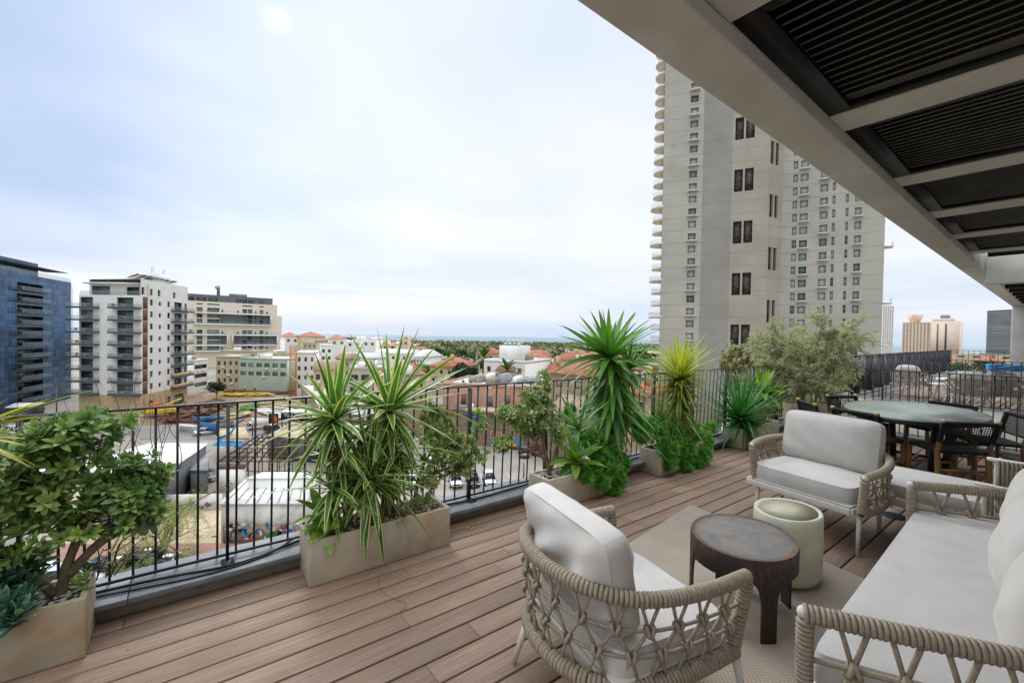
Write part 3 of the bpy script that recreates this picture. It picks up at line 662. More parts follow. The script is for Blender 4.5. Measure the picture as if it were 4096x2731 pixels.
# two rope side chairs at the right edge of the deck
def cord_chair(loc, rz, label):
    t = thing('rope_chair', label, 'chair', (0, 0, 0), 'white framed chairs with vertical rope backs')
    for y in (-.3, .3):
        MB().tube(bez([(.28, y, 0), (.24, y, .40), (-.22, y, .43), (-.30, y, .74)], 20), .014, 10).build('side_frame', 'white_frame', t, smooth=True)
        MB().tube([(-.20, y, .42), (-.30, y, 0)], [.014, .011], 10).build('leg', 'white_frame', t, smooth=True)
        MB().tube([(-.30, y, .73), (.0, y*1.02, .70), (.26, y*1.02, .62), (.27, y, .42)], .013, 10).build('arm', 'white_frame', t, smooth=True)
    MB().tube([(-.305, -.35, .745), (-.305, .35, .745)], .014, 10).build('top_rail', 'white_frame', t, smooth=True)
    b = MB()
    for k in range(27):
        y = -.285+k*.022; b.tube([(-.322, y, .748), (-.30, y, .60), (-.235, y, .44)], .0085, 6); b.tube([(-.288, y, .748), (-.27, y, .6), (-.21, y, .44)], .0085, 6)
    b.build('rope_back', 'rope', t, smooth=True)
    cushion(MB(), (0, 0, .46), (1, 0, 0), (0, 1, 0), (0, 0, 1), .48, .54, .07).build('seat_cushion', 'cushion_smooth', t, smooth=True)
    t.location = (*loc, 0); t.rotation_euler = (0, 0, rz); return t
q_ = cord_chair((4.64, .12), 0, 'lower rope backed chair just behind the sofa arm, half hidden by tall grass'); q_.scale = (.6, 1, .84)
cord_chair((5.14, .10), 0, 'taller rope backed chair nearest the orange flower')

# ---------------------------------------------------------------- dining set
t = thing('dining_table', 'large oval dining table with mosaic stone top and black rim', 'table', (7.3, 1.33, 0))
def mosaic():
    m = bpy.data.materials.new('mosaic'); m.use_nodes = True; t_ = m.node_tree; b = t_.nodes['Principled BSDF']; g = N(t_, 'ShaderNodeTexCoord')
    br = N(t_, 'ShaderNodeTexBrick', i_Scale=1., offset=.5); br.inputs['Brick Width'].default_value = .06; br.inputs['Row Height'].default_value = .022; br.inputs['Mortar Size'].default_value = .0015
    mp = N(t_, 'ShaderNodeMapping'); mp.inputs['Rotation'].default_value = (0, 0, 1.2); L_(t_, g.outputs['Object'], mp.inputs[0]); L_(t_, mp.outputs[0], br.inputs['Vector'])
    br.inputs['Color1'].default_value = (*hx('8f968c'), 1); br.inputs['Color2'].default_value = (*hx('5f6a62'), 1); br.inputs['Mortar'].default_value = (*hx('a5a79c'), 1)
    n = N(t_, 'ShaderNodeTexNoise', i_Scale=3., i_Detail=6); L_(t_, g.outputs['Object'], n.inputs[0]); q = ramp(t_, [(.4, hx('8e8e84')), (.7, hx('61805a'))]); L_(t_, n.outputs[0], q.inputs[0])
    L_(t_, mixc(t_, .45, br.outputs[0], q.outputs[0]), b.inputs['Base Color']); b.inputs['Roughness'].default_value = .24; b.inputs['Specular IOR Level'].default_value = .6
    b.inputs['Roughness'].default_value = .33; M['mosaic'] = m
mosaic()
MB().lathe([(.01, .742), (.985, .742), (.985, .752), (.01, .752)], (7.3, 1.33, 0), 72, sx=1.02, sy=.69, rz=.1).build('table_top', 'mosaic', t)
MB().lathe([(.9, .70), (.99, .70), (1.0, .71), (1.0, .745), (.992, .756), (.986, .7555), (.9, .7405)], (7.3, 1.33, 0), 72, sx=1.02, sy=.69, rz=.1).build('rim', 'black_metal', t)
for sx, sy in ((-.5, -.3), (.5, -.3), (.5, .3), (-.5, .3)):
    MB().bar((7.3+sx, 1.33+sy, .71), (7.3+sx*.85, 1.33+sy*.85, 0), .07, .045).build('leg', 'black_metal', t, bevel=.006)
MB().bar((6.85, 1.33, .12), (7.75, 1.33, .12), .03).bar((6.86, 1.05, .115), (6.86, 1.6, .115), .03).bar((7.74, 1.05, .115), (7.74, 1.6, .115), .03).build('stretcher', 'black_metal', t)
def dining_chair():
    t = thing('dining_chair', 'x', 'chair', (0, 0, 0), 'black woven dining chairs round the oval table')
    w = .235
    for s in (-1, 1):
        MB().tube([(-.22, s*w, 0), (-.215, s*w, .22), (-.20, s*w, .45), (-.245, s*w*1.03, .62), (-.285, s*w*1.05, .775)], [.019, .025, .026, .021, .021], 12).build('rear_leg', 'teak', t, smooth=True)
        MB().ball((-.288, s*w*1.05, .785), .0265, 12, 8, sc=(1, 1, .7)).build('post_cap', 'teak_pale', t, smooth=True)
        MB().tube([(.21, s*w, 0), (.21, s*w, .25), (.20, s*w, .455)], [.018, .026, .027], 12).build('front_leg', 'teak', t, smooth=True)
        MB().tube([(.21, s*w, .17), (-.215, s*w, .19)], .0125, 8).build('stretcher', 'teak', t, smooth=True)
        wrapped([(-.232, s*w*1.03, .56), (-.284, s*w*1.05, .765)], r=.019, rr=.005, step=.009).build('cord_wrap', 'black_cord', t, smooth=True)
    for x, z in ((.21, .23), (-.215, .25)): MB().tube([(x, -w, z), (x, w, z)], .0125, 8).build('stretcher', 'teak', t, smooth=True)
    wrapped([(-.285, -w, .762), (-.285, w, .762)], r=.016, rr=.005, step=.009).build('top_rail', 'black_cord', t, smooth=True)
    cushion(MB(), (0, 0, .445), (1, 0, 0), (0, 1, 0), (0, 0, 1), .47, .50, .045, taper=.3).build('seat', 'black_weave', t, smooth=True)
    b = MB(); P = lambda y, z: (-.222-.30*(z-.53), y, z)
    for k in range(19): y = -.215+k*.0239; b.tube([P(y, .54), P(y, .76)], .0042, 5)
    for k in range(10): z = .55+k*.0215; b.tube([P(-.225, z), P(.225, z)], .0042, 5)
    b.tube([P(-.225, .54), P(.225, .54)], .012, 8)
    b.build('woven_back', 'black_cord', t); return t
ch = dining_chair()
spots = [((6.86, 2.06), (.66, -.75), 'black woven dining chair partly hidden behind the corner of the far armchair cushion'),
         ((7.78, 1.98), (-.45, -.89), 'black woven dining chair by the olive pot at the table end'),
         ((6.62, 1.58), (.95, -.31), 'black woven dining chair showing its back just above the armchair cushion'),
         ((8.12, 1.22), (-.93, .37), 'black woven dining chair facing the camera across the oval table'),
         ((6.76, .93), (.72, .69), 'black woven dining chair with its back to the ottoman'),
         ((7.70, .72), (-.5, .87), 'black woven dining chair on its own past the narrow table end near the house')]
for i, (p, d, lb) in enumerate(spots):
    d = unit(d); rz = math.atan2(d[1], d[0]); loc = (p[0], p[1], 0)
    if i == 0: ch.location = loc; ch.rotation_euler = (0, 0, rz); ch['label'] = lb
    else: dup(ch, loc, rz, lb)
# deck drain
tag(MB().lathe([(.01, .006), (.09, .006), (.1, .003), (.1, -.004)], (5.25, 1.06, 0), 24).build('floor_drain', 'rubber', smooth=True), 'round black drain cover in the deck beneath the ottoman', 'drain')
# ---------------------------------------------------------------- plants
leafmat('leaf_variegated', '356326', '55893a', edge='ccd08a', ew=.30, rough=.38, trans=.2)
leafmat('leaf_yucca', '3a6f22', '6fa046', rough=.4, tip='6a6a3a', trans=.2, mid='5d8d3c')
leafmat('leaf_yellow', '8d9a35', 'b9bd58', mid='8a9a40', rough=.45, trans=.3)
leafmat('leaf_oldyellow', '6f7f34', '9aa556', rough=.5, tip='8a7a4a')
leafmat('leaf_left', '8e9a2e', 'b4b24a', edge='c9bf68', ew=.36, tip='8b6a34', trans=.3)
leafmat('leaf_pitto', '54763a', 'a6bb70', rough=.42, back='7f9468', mid='6f8c50')
leafmat('leaf_pitto_dark', '365c2c', '7a9a54', rough=.4, back='64805a', mid='4b6b3a')
leafmat('leaf_pitto_grey', '66774a', 'b4bf84', rough=.5, back='8f9f74')
leafmat('leaf_young', '8a9f45', 'b9c669', rough=.5, trans=.35)
leafmat('leaf_agave', '44792a', '8bab45', rough=.35, trans=.25, tip='8f8a3f')
leafmat('leaf_needle', '4a9c38', '97cf66', rough=.5, trans=.3, tip='b6d97e')
leafmat('leaf_needle_dark', '2a6236', '4f9548', rough=.5)
leafmat('leaf_grass', '3c6a2a', '85984e', rough=.55, tip='a08a55', trans=.3)
leafmat('leaf_blue', '1f5a2c', '4f8f44', rough=.4, tip='7a8a4a')
leafmat('leaf_succulent', '3f6a5c', '74998a', rough=.5, tip='9cbca8')
leafmat('leaf_olive', '6d7550', 'b7b898', rough=.5, back='b9bda0', trans=.2)
leafmat('leaf_dry', '6a4f33', '9a7d55', rough=.8)
leafmat('leaf_fallen', 'b08a2c', 'd0b24a', rough=.6)
mat('bark', '6a5d4c', '8a7c68', scale=18, rough=.95, bump=.8, bscale=60, c3='4b4136', s3=9)
mat('bark_olive', '8a8470', '6d6858', scale=18, rough=.95, bump=.6, bscale=60)
mat('twig', '5a3d35', '6f5148', scale=20, rough=.9)

PROF = {
 'yucca': lambda t: np.minimum(1, .55+2.2*t)*(1-t**2.2)**.9,
 'thin': lambda t: (1-t**1.6),
 'obov': lambda t: np.sin(np.clip(t, 0, 1)**1.35*PI*.93+.08)**.85,
 'agave': lambda t: np.minimum(1, .5+1.3*t)*(1-t**3.2),
 'olive': lambda t: np.sin(np.clip(t*.96+.02, 0, 1)*PI),
}
def blade(mb, p, d, L, W, sag=.3, seg=8, prof='yucca', fold=.25, rnd=.5, upv=(0, 0, 1), twist=0., curl=0.):
    p = np.asarray(p, float); d = unit(d); side = np.cross(d, upv)
    side = unit(side) if np.linalg.norm(side) > .05 else unit(np.cross(d, (1, .2, 0)))
    if twist: q = np.cross(side, d); side = unit(side*math.cos(twist)+q*math.sin(twist))
    t = np.linspace(0, 1, seg+1); pts = [p]; dd = d.copy()
    for i in range(seg):
        dd = unit(dd+np.array([0, 0, -1.])*sag/seg*(1+1.2*t[i])+curl*np.cross(side, dd)/seg); pts.append(pts[-1]+dd*L/seg)
    pts = np.array(pts); tg = np.gradient(pts, axis=0); tg /= np.linalg.norm(tg, axis=1)[:, None]
    nr = np.cross(np.tile(side, (seg+1, 1)), tg); w = W*PROF[prof](t)*.5; w[-1] = max(w[-1], .0004)
    l = pts-side*w[:, None]+nr*(fold*w)[:, None]; r_ = pts+side*w[:, None]+nr*(fold*w)[:, None]
    V = np.stack([l, pts, r_], 1).reshape(-1, 3)
    A = np.stack([np.full(3*(seg+1), rnd), np.tile([0, .5, 1.], seg+1), np.repeat(t, 3)], 1)
    i = np.arange(seg)[:, None]*3; j = np.array([0, 1])[None]
    mb.add(V, np.stack([i+j, i+j+1, i+j+4, i+j+3], -1).reshape(-1, 4), A)
def rosette(mb, c, axis, n, L, W, e0=85, e1=-20, sag=.3, prof='yucca', fold=.25, seg=8, jit=.12, lv=.15, rr=(0, 1), r0=.0):
    """n leaves round an axis; elevation falls from e0 (young) to e1 (old)"""
    c = np.asarray(c, float); ax = unit(axis); x = unit(np.cross(ax, (0.3, .9, .1))); y = np.cross(ax, x)
    for i in range(n):
        f = (i+.5)/n; el = math.asin(max(-1, min(1, math.sin(R(e0))+(math.sin(R(e1))-math.sin(R(e0)))*f)))+random.gauss(0, jit); az = i*2.39996+random.gauss(0, .15)
        h = x*math.cos(az)+y*math.sin(az); d = h*math.cos(el)+ax*math.sin(el)
        l = L*(1+random.gauss(0, lv))*(.72+.28*math.sin(PI*min(1, f*1.4+.15)))
        blade(mb, c+h*r0-ax*f*.06, d, l, W*random.uniform(.85, 1.12), sag*(.4+f*1.1), seg, prof, fold, random.uniform(*rr)*(1-.35*f)+.0, upv=ax if abs(el) < 1.3 else (0, 0, 1))
def trunk(mb, pts, r0, r1, n=8): P = bez(pts, 12); mb.tube(P, np.linspace(r0, r1, len(P))*(1+.08*rng.normal(size=len(P))), n)

# --- pittosporum-like shrubs: whorls of round ended leaves at the twig ends
def whorl_tpl(n, L, W, open_=.6, young=False):
    b = MB()
    for i in range(n):
        f = i/n; el = R(80-62*f*open_*1.6-random.uniform(0, 14)); az = i*2.4+random.gauss(0, .2)
        d = (math.cos(az)*math.cos(el), math.sin(az)*math.cos(el), math.sin(el))
        blade(b, (0, 0, -.012*f), d, L*random.uniform(.7, 1.1)*(.55+.45*min(1, f*2.2)), W*random.uniform(.85, 1.15), random.uniform(.1, .5), 4, 'obov', .28, random.random()*.75+.12, upv=(0, 0, 1))
    return np.concatenate(b.v), np.concatenate(b.a), np.concatenate(b.f)
TPL = [whorl_tpl(random.choice((12, 14, 16)), .082, .027) for _ in range(9)]
TPLY = [whorl_tpl(11, .055, .013, .35) for _ in range(4)]
def place_tpl(mb, tpl, p, d, s):
    V, A, Fq = tpl; d = unit(d); x = unit(np.cross(d, (random.random(), random.random(), .3))); y = np.cross(d, x)
    mb.add((V*s)@np.array([x, y, d])+p, Fq, np.clip(A+np.array([random.gauss(0, .16), 0, 0]), 0, 1))
def shrub(label, base, blobs, dens, mats_=('leaf_pitto', 'leaf_pitto_dark'), leaf=1., young=.06, trunks=None, stem_r=.02, name='shrub', young_top=True):
    """blobs: (centre, radii, number of whorls)"""
    base = np.asarray(base, float); t = thing(name, label, 'shrub', base)
    L1, L2, LY, Br = MB(), MB(), MB(), MB(); tips = []
    zmax = max(c[2]+r[2]*.6 for c, r, n in blobs)
    for c, r, n in blobs:
        c = np.asarray(c, float); r = np.asarray(r, float)
        for _ in range(int(n*dens)):
            v = rng.normal(size=3); v /= np.linalg.norm(v); k = random.uniform(.55, 1.05) if random.random() < .8 else random.uniform(.2, .6)
            p = c+v*r*k; d = unit(v*(.9, .9, .7)+np.array([0, 0, .55])+rng.normal(0, .25, 3))
            isY = random.random() < young*(2.5 if p[2] > zmax else 1)
            place_tpl(LY if isY else (L1 if random.random() < .6 else L2), random.choice(TPLY if isY else TPL), p, d, leaf*random.uniform(.8, 1.15)*(1. if not isY else 1.1)); tips.append((p, d, c))
            if isY and p[2] > zmax:
                q = p+np.array([0, 0, .03*leaf]); place_tpl(LY, random.choice(TPLY), q, (d[0]*.3, d[1]*.3, 1), leaf*1.1)
    tr = trunks or [[base, base+(0, 0, .12)]]
    for tp_ in tr: trunk(Br, tp_, stem_r, stem_r*.6, 9)
    ends = [np.asarray(tp_[-1], float) for tp_ in tr]+[np.asarray(tp_[len(tp_)//2], float) for tp_ in tr]
    hubs = [np.asarray(c, float) for c, r, n in blobs]
    for h in hubs:
        e = min(ends, key=lambda q: np.linalg.norm(q-h)+(.3 if q[2] > h[2] else 0)); m_ = (e+h)/2+rng.normal(0, .025, 3); trunk(Br, [e, m_, h], stem_r*.55, stem_r*.28, 6)
    for p, d, c in tips:
        if random.random() < .75:
            m_ = (p+c)/2-np.array([0, 0, .02])+rng.normal(0, .012, 3); Br.tube([c+(p-c)*.05, m_, p-d*.004], [stem_r*.2, stem_r*.15, stem_r*.09], 4, cap=False)
    L1.build('foliage', mats_[0], t, smooth=True); L2.build('foliage', mats_[1], t, smooth=True)
    if LY.n: LY.build('young_shoots', 'leaf_young', t, smooth=True)
    Br.build('branches', 'bark', t, smooth=True); return t

def pebbles(mb, x0, x1, y0, y1, z, n, s=.014):
    for _ in range(n):
        mb.ball((random.uniform(x0, x1), random.uniform(y0, y1), z+random.uniform(0, .012)), s*random.uniform(.6, 1.4), 7, 4, sc=(1, random.uniform(.6, 1), random.uniform(.4, .7)))
def planter(label, x0, x1, y0, y1, h, m_, peb=None, rz=0.):
    t = thing('planter_box', label, 'planter', ((x0+x1)/2, (y0+y1)/2, 0), 'rectangular concrete planters')
    w = .028; b = MB(); P = lambda a, c, z: (a, c, z)
    o = [(x0, y0), (x1, y0), (x1, y1), (x0, y1)]; i_ = [(x0+w, y0+w), (x1-w, y0+w), (x1-w, y1-w), (x0+w, y1-w)]
    V = [(*p, 0) for p in o]+[(*p, h) for p in o]+[(*p, h) for p in i_]+[(*p, .1) for p in i_]
    Fc = [(3, 2, 1, 0)]+[(k, (k+1) % 4, 4+(k+1) % 4, 4+k) for k in range(4)]+[(4+k, 4+(k+1) % 4, 8+(k+1) % 4, 8+k) for k in range(4)]+[(8+k, 8+(k+1) % 4, 12+(k+1) % 4, 12+k) for k in range(4)]+[(12, 13, 14, 15)]
    b.add(V, Fc).build('planter_shell', m_, t, bevel=.006)
    s = MB(); nx, ny = 26, 9; g = [(x0+w+(x1-x0-2*w)*i/(nx-1), y0+w+(y1-y0-2*w)*j/(ny-1), h-.035+random.uniform(-.008, .014)) for i in range(nx) for j in range(ny)]
    s.add(g, [(i*ny+j, (i+1)*ny+j, (i+1)*ny+j+1, i*ny+j+1) for i in range(nx-1) for j in range(ny-1)]).build('soil', 'soil', t, smooth=True)
    if peb: q = MB(); pebbles(q, x0+w+.01, x1-w-.01, y0+w+.01, y1-w-.01, h-.025, peb); q.build('pebbles', 'pebble', t, smooth=True)
    return t
planter('big stained concrete planter at the near end holding the round leaved shrub', -1.42, -.385, 2.93, 3.235, .295, 'planter_stained', 300)
planter('stained concrete planter holding the cream edged yuccas', .632, 1.632, 2.92, 3.225, .29, 'planter_stained', 120)
planter('pale concrete planter with white pebbles and trailing green succulent', 2.66, 3.72, 2.95, 3.235, .288, 'planter_white', 420)
planter('pale concrete planter under the yellow leaved yucca', 4.40, 5.40, 2.955, 3.25, .29, 'planter_white')
planter('pale concrete planter with the spiky deep green rosette, nearest the round pot', 6.50, 7.75, 3.02, 3.30, .29, 'planter_white')

# planter 1: large shrub, succulents, twiggy climber
shrub('dense round leaved green shrub with pale young tips in the nearest planter', (-.52, 3.08, .27),
      [((-.52, 3.06, 1.0), (.24, .17, .15), 46), ((-.30, 3.08, .80), (.22, .16, .15), 44), ((-.62, 3.06, .78), (.20, .17, .14), 36), ((-.20, 3.05, .72), (.13, .12, .10), 20),
       ((-.40, 2.98, .64), (.22, .12, .10), 26), ((-.78, 3.0, .58), (.18, .14, .11), 24), ((-.16, 3.02, .60), (.09, .09, .07), 9), ((-.88, 3.06, .42), (.14, .12, .09), 12), ((-.42, 3.1, 1.12), (.2, .12, .08), 18)],
      1.45, trunks=[[(-.50, 3.08, .25), (-.47, 3.07, .42), (-.42, 3.07, .6), (-.40, 3.07, .8)], [(-.51, 3.08, .28), (-.62, 3.06, .45), (-.74, 3.05, .6)], [(-.47, 3.08, .36), (-.38, 3.05, .48), (-.24, 3.04, .62)], [(-.44, 3.07, .55), (-.50, 3.06, .78), (-.52, 3.06, 1.0)]], stem_r=.026, leaf=.92, young=.05)
shrub('low round leaved shrub at the left edge of the near planter', (-.98, 3.1, .26), [((-.96, 3.12, .62), (.16, .12, .15), 26), ((-1.1, 3.1, .42), (.16, .14, .14), 20), ((-.88, 3.14, .74), (.09, .08, .06), 9)], 1.1, leaf=.9, stem_r=.014)
def succ(label, pts, L, W, n, m_='leaf_succulent', name='succulent', prof='obov', e=(80, 0)):
    b = MB()
    for p in pts: rosette(b, p, (random.gauss(0, .25), random.gauss(-.15, .25), 1), n, L, W, e[0], e[1], .05, prof, .35, 4, .1, .1)
    o = b.build(name, m_, None, smooth=True); tag(o, label, 'succulent'); return o
succ('cluster of blue green rosette succulents spilling over the left planter edge', [tuple(py_(a_, b_, y_)) for a_, b_, y_ in ((25, 2410, 2.88), (70, 2450, 2.86), (20, 2480, 2.87), (30, 2330, 2.97), (95, 2400, 2.93), (-10, 2380, 2.92), (0, 2290, 3.0), (60, 2310, 3.02), (120, 2350, 3.0))], .085, .03, 22)
succ('dark green leafy ground succulents behind the blue rosettes', [tuple(py_(random.uniform(-20, 200), random.uniform(2200, 2330), random.uniform(3., 3.15))) for _ in range(22)], .07, .026, 14, 'leaf_pitto_dark')
succ('small green leafy rosette at the right corner of the near planter', [(-.42, 3.02, .33), (-.44, 3.1, .31), (-.395, 3.06, .345)], .06, .02, 14, 'leaf_pitto')
b = MB(); lf = MB()
for k in range(9):
    x = -.48+random.random()*.2; P = [np.array([x, 3.14, .28])]; d = np.array([random.gauss(.35, .35), random.gauss(0.05, .1), 1.]); L = random.uniform(.35, 1.0)
    for i in range(9): d = unit(d+rng.normal(0, .22, 3)); P.append(P[-1]+d*L/9)
    b.tube(bez(P, 24), np.linspace(.0035, .0012, len(bez(P, 24))), 5, cap=False)
    for q in P[4:]:
        for _ in range(2): blade(lf, q, rng.normal(size=3), .016, .011, .1, 2, 'obov', .2, random.random())
t = thing('climber', 'thin reddish twigs of a sparse climber rising beside the round leaved shrub', 'climber', (-.4, 3.14, .28)); b.build('stems', 'twig', t); lf.build('leaves', 'leaf_pitto_grey', t)
b = MB()
for cx, h_, n in ((-.145, 1.27, 7), (-.36, 1.42, 4), (-.58, 1.38, 2)):
    for k in range(n):
        P = [np.array([cx+random.gauss(0, .02), 3.28, .6])]; d = np.array([0, 0, 1.])
        for i in range(12): d = unit(d*1.4+rng.normal(0, .3, 3)*(1, .4, .6)+np.array([0, 0, .3])); P.append(P[-1]+d*(h_-.6)/11*random.uniform(.8, 1.0))
        Q = bez(P, 36); b.tube(Q, np.linspace(.0026, .0009, len(Q)), 4, cap=False)
        for i in range(6, 12):
            if random.random() < .5: e = P[i]+np.array([random.gauss(0, .05), 0, random.gauss(.01, .03)]); b.tube(bez([P[i], (P[i]+e)/2+(0, 0, .012), e], 8), .0011, 3, cap=False)
tag(b.build('bare_vine', 'twig'), 'bare brown vine tendrils curling above the railing behind the shrub', 'vine')
# plant leaning in from the left edge
t = thing('yucca', 'yellow striped yucca whose long blades reach in from the left edge', 'yucca', (-.95, 3.1, .29), 'yuccas in the planters')
b = MB(); hc = py_(-170, 1745, 2.72)
for tx, ty in ((440, 1530), (190, 1592), (120, 1640), (225, 1575), (100, 1748), (102, 1775), (130, 1865), (175, 1870), (195, 1652), (60, 1825), (30, 1900), (40, 1960), (-20, 1500), (-100, 1450), (-250, 1500)):
    q = py_(tx, ty, 2.74+random.uniform(-.08, .08)); d = q-hc; L = np.linalg.norm(d); blade(b, hc, d+np.array([0, 0, .12*L]), L*1.02, .036, .22, 10, 'yucca', .25, random.random(), twist=random.uniform(-.7, .7))
rosette(b, hc, (-.5, 0, .8), 16, .35, .03, 80, 0)
b.build('blades', 'leaf_left', t, smooth=True); q = MB(); trunk(q, [(hc[0]-.15, 2.95, .27), (hc[0]-.08, 2.85, .6), hc], .03, .022); q.build('stem', 'bark', t, smooth=True)

# planter 2: variegated yuccas
t = thing('yucca', 'tall cream edged variegated yucca with three heads in the stained planter', 'yucca', (1.05, 3.08, .26), 'yuccas in the planters')
def headed(c, tips, L, W, n, m_, ax=(0, 0, 1), extra=None, e=(78, -50), sag=.35, y=3.08, dy=.22, fold=.3):
    b = MB()
    for tx, ty in tips:
        q = py_(tx, ty, y+random.uniform(-dy, dy)); d = q-c; l = np.linalg.norm(d); s = random.uniform(.05, .25) if d[2] > 0 else .45
        blade(b, c, d+np.array([0, 0, s*.55*l]), l*1.03, W*random.uniform(.9, 1.1), s, 12, 'yucca', fold, random.random(), twist=random.uniform(-.9, .9))
    rosette(b, c, ax, n, L, W, e[0], e[1], sag, fold=fold, seg=10); return b
hA = np.array([1.20, 3.08, 1.055]); hB = np.array([.82, 3.08, 1.03]); hC = np.array([1.03, 3.0, .60])
W_ = .056
headed(hA, [(1510, 1315), (1615, 1310), (1675, 1308), (1545, 1335), (1402, 1330), (1675, 1360), (1600, 1365), (1830, 1410), (1860, 1468), (1870, 1565), (1940, 1690), (1170, 1690), (1240, 1620), (1780, 1910), (1690, 1960), (1560, 1880), (1480, 1760), (1760, 1640), (1300, 1560), (1350, 1500)], .56, W_*1.05, 42, None, e=(66, -70)).build('leaf_head', 'leaf_variegated', t, smooth=True)
headed(hB, [(1110, 1460), (1262, 1410), (1305, 1415), (1450, 1368), (1378, 1380), (1345, 1450), (1152, 1615), (1190, 1700), (1060, 1870), (1100, 1895), (1150, 1960), (1410, 1400), (1520, 1590), (1210, 1800), (1540, 1450), (1180, 1740)], .54, W_*1.05, 40, None, e=(66, -72)).build('leaf_head', 'leaf_variegated', t, smooth=True)
headed(hC, [(1425, 1590), (1510, 1610), (1710, 1855), (1725, 2145), (1460, 2240), (1538, 2262), (1290, 2290), (1650, 2155), (1350, 1750), (1395, 1900), (1180, 1880), (1550, 1700), (1300, 2140), (1440, 1660), (1500, 1640)], .48, W_, 34, None, e=(66, -75), y=2.95, dy=.12).build('leaf_head', 'leaf_variegated', t, smooth=True)
q = MB()
for hh, bx in ((hA, 1.18), (hB, .92), (hC, 1.05)): trunk(q, [(bx, 3.09, .26), (bx*.6+hh[0]*.4, 3.09, (hh[2]+.3)/2), hh-(0, 0, .03)], .03, .024, 10)
for k in range(3): trunk(q, [(.85+.2*k, 3.12, .27), (.84+.2*k, 3.12, .55), (.83+.21*k, 3.12, .8)], .022, .02, 8)
q.build('stems', 'bark', t, smooth=True)
b = MB()
for cx, cz in ((.86, .80), (1.12, .74), (1.30, .76), (1.0, .90), (.95, .62), (1.2, .58), (.80, .56)): rosette(b, (cx, 3.10, cz), (0, 0, 1), 26, .44, .042, 50, -82, .4, seg=9)
b.build('lower_leaves', 'leaf_variegated', t, smooth=True)
def agave(label, spots_, m_='leaf_agave', cat='agave', name='agave'):
    b = MB()
    for p, L, W, n, ax in spots_: rosette(b, p, ax, n, L, W, 78, -28, .32, 'agave', .35, 8, .1, .1)
    o = b.build(name, m_, None, smooth=True); tag(o, label, cat); return o
agave('broad pale green agave leaves arching over the left end of the stained planter', [((.75, 3.07, .38), .24, .085, 14, (-.35, -.1, 1)), ((.74, 2.99, .31), .17, .075, 12, (-.2, -.5, 1))])
succ('brownish rosette succulents under the yucca at the right end of the stained planter', [(1.40, 3.0, .36), (1.50, 3.04, .34), (1.44, 3.1, .33), (1.34, 3.02, .33)], .06, .032, 20, 'leaf_pitto_grey')
b = MB()
for _ in range(420): p = (random.uniform(.66, 1.6), random.uniform(2.925, 3.2), .27+random.random()*.05); blade(b, p, (random.gauss(0, 1), random.gauss(-.3, 1), random.uniform(-.2, 1)), random.uniform(.02, .07), .006, .5, 2, 'thin', .1, random.random())
tag(b.build('leaf_litter', 'leaf_dry', None, kind='stuff'), 'dry brown leaf litter and moss lying on the soil of the stained planter', 'leaf litter')
shrub('loose grey green shrub leaning right out of the stained planter towards the railing', (1.42, 3.12, .27),
      [((1.62, 3.16, .86), (.16, .12, .13), 22), ((1.80, 3.16, .68), (.20, .12, .12), 28), ((1.66, 3.12, .62), (.16, .12, .1), 20), ((1.98, 3.15, .60), (.11, .1, .10), 12), ((1.55, 3.14, .98), (.08, .08, .08), 7), ((2.03, 3.16, .83), (.05, .05, .13), 7), ((1.52, 3.1, .46), (.1, .09, .09), 8), ((1.84, 3.13, .5), (.12, .1, .06), 10)],
      1.6, mats_=('leaf_pitto_grey', 'leaf_pitto'), leaf=.8, trunks=[[(1.42, 3.1, .27), (1.46, 3.12, .5), (1.60, 3.14, .72)], [(1.46, 3.12, .45), (1.62, 3.14, .5), (1.85, 3.15, .52)]], stem_r=.016, young=.14)
# planter 3
shrub('open grey green shrub with bare forked trunk beside the agave in the pebble planter', (2.80, 3.08, .27),
      [((2.36, 3.1, .90), (.17, .12, .10), 30), ((2.66, 3.1, 1.0), (.17, .12, .12), 30), ((2.24, 3.08, .66), (.09, .09, .08), 10), ((2.70, 3.08, .78), (.16, .12, .10), 18), ((2.90, 3.06, .68), (.14, .1, .09), 14), ((2.50, 3.1, .80), (.14, .1, .1), 16), ((2.72, 3.12, 1.18), (.07, .06, .10), 8), ((2.50, 3.12, 1.10), (.05, .05, .05), 3)],
      1.6, mats_=('leaf_pitto_grey', 'leaf_pitto'), leaf=.82, trunks=[[(2.80, 3.08, .27), (2.74, 3.08, .42), (2.62, 3.09, .62), (2.42, 3.1, .82)], [(2.78, 3.08, .36), (2.72, 3.1, .6), (2.68, 3.1, .92)], [(2.76, 3.08, .44), (2.52, 3.08, .56), (2.28, 3.08, .62)], [(2.80, 3.08, .34), (2.86, 3.07, .5), (2.9, 3.06, .64)]], stem_r=.021, young=.09)
agave('bright green broad leaved agave in the pebble planter', [((3.06, 3.0, .40), .31, .10, 22, (-.05, -.35, 1))])
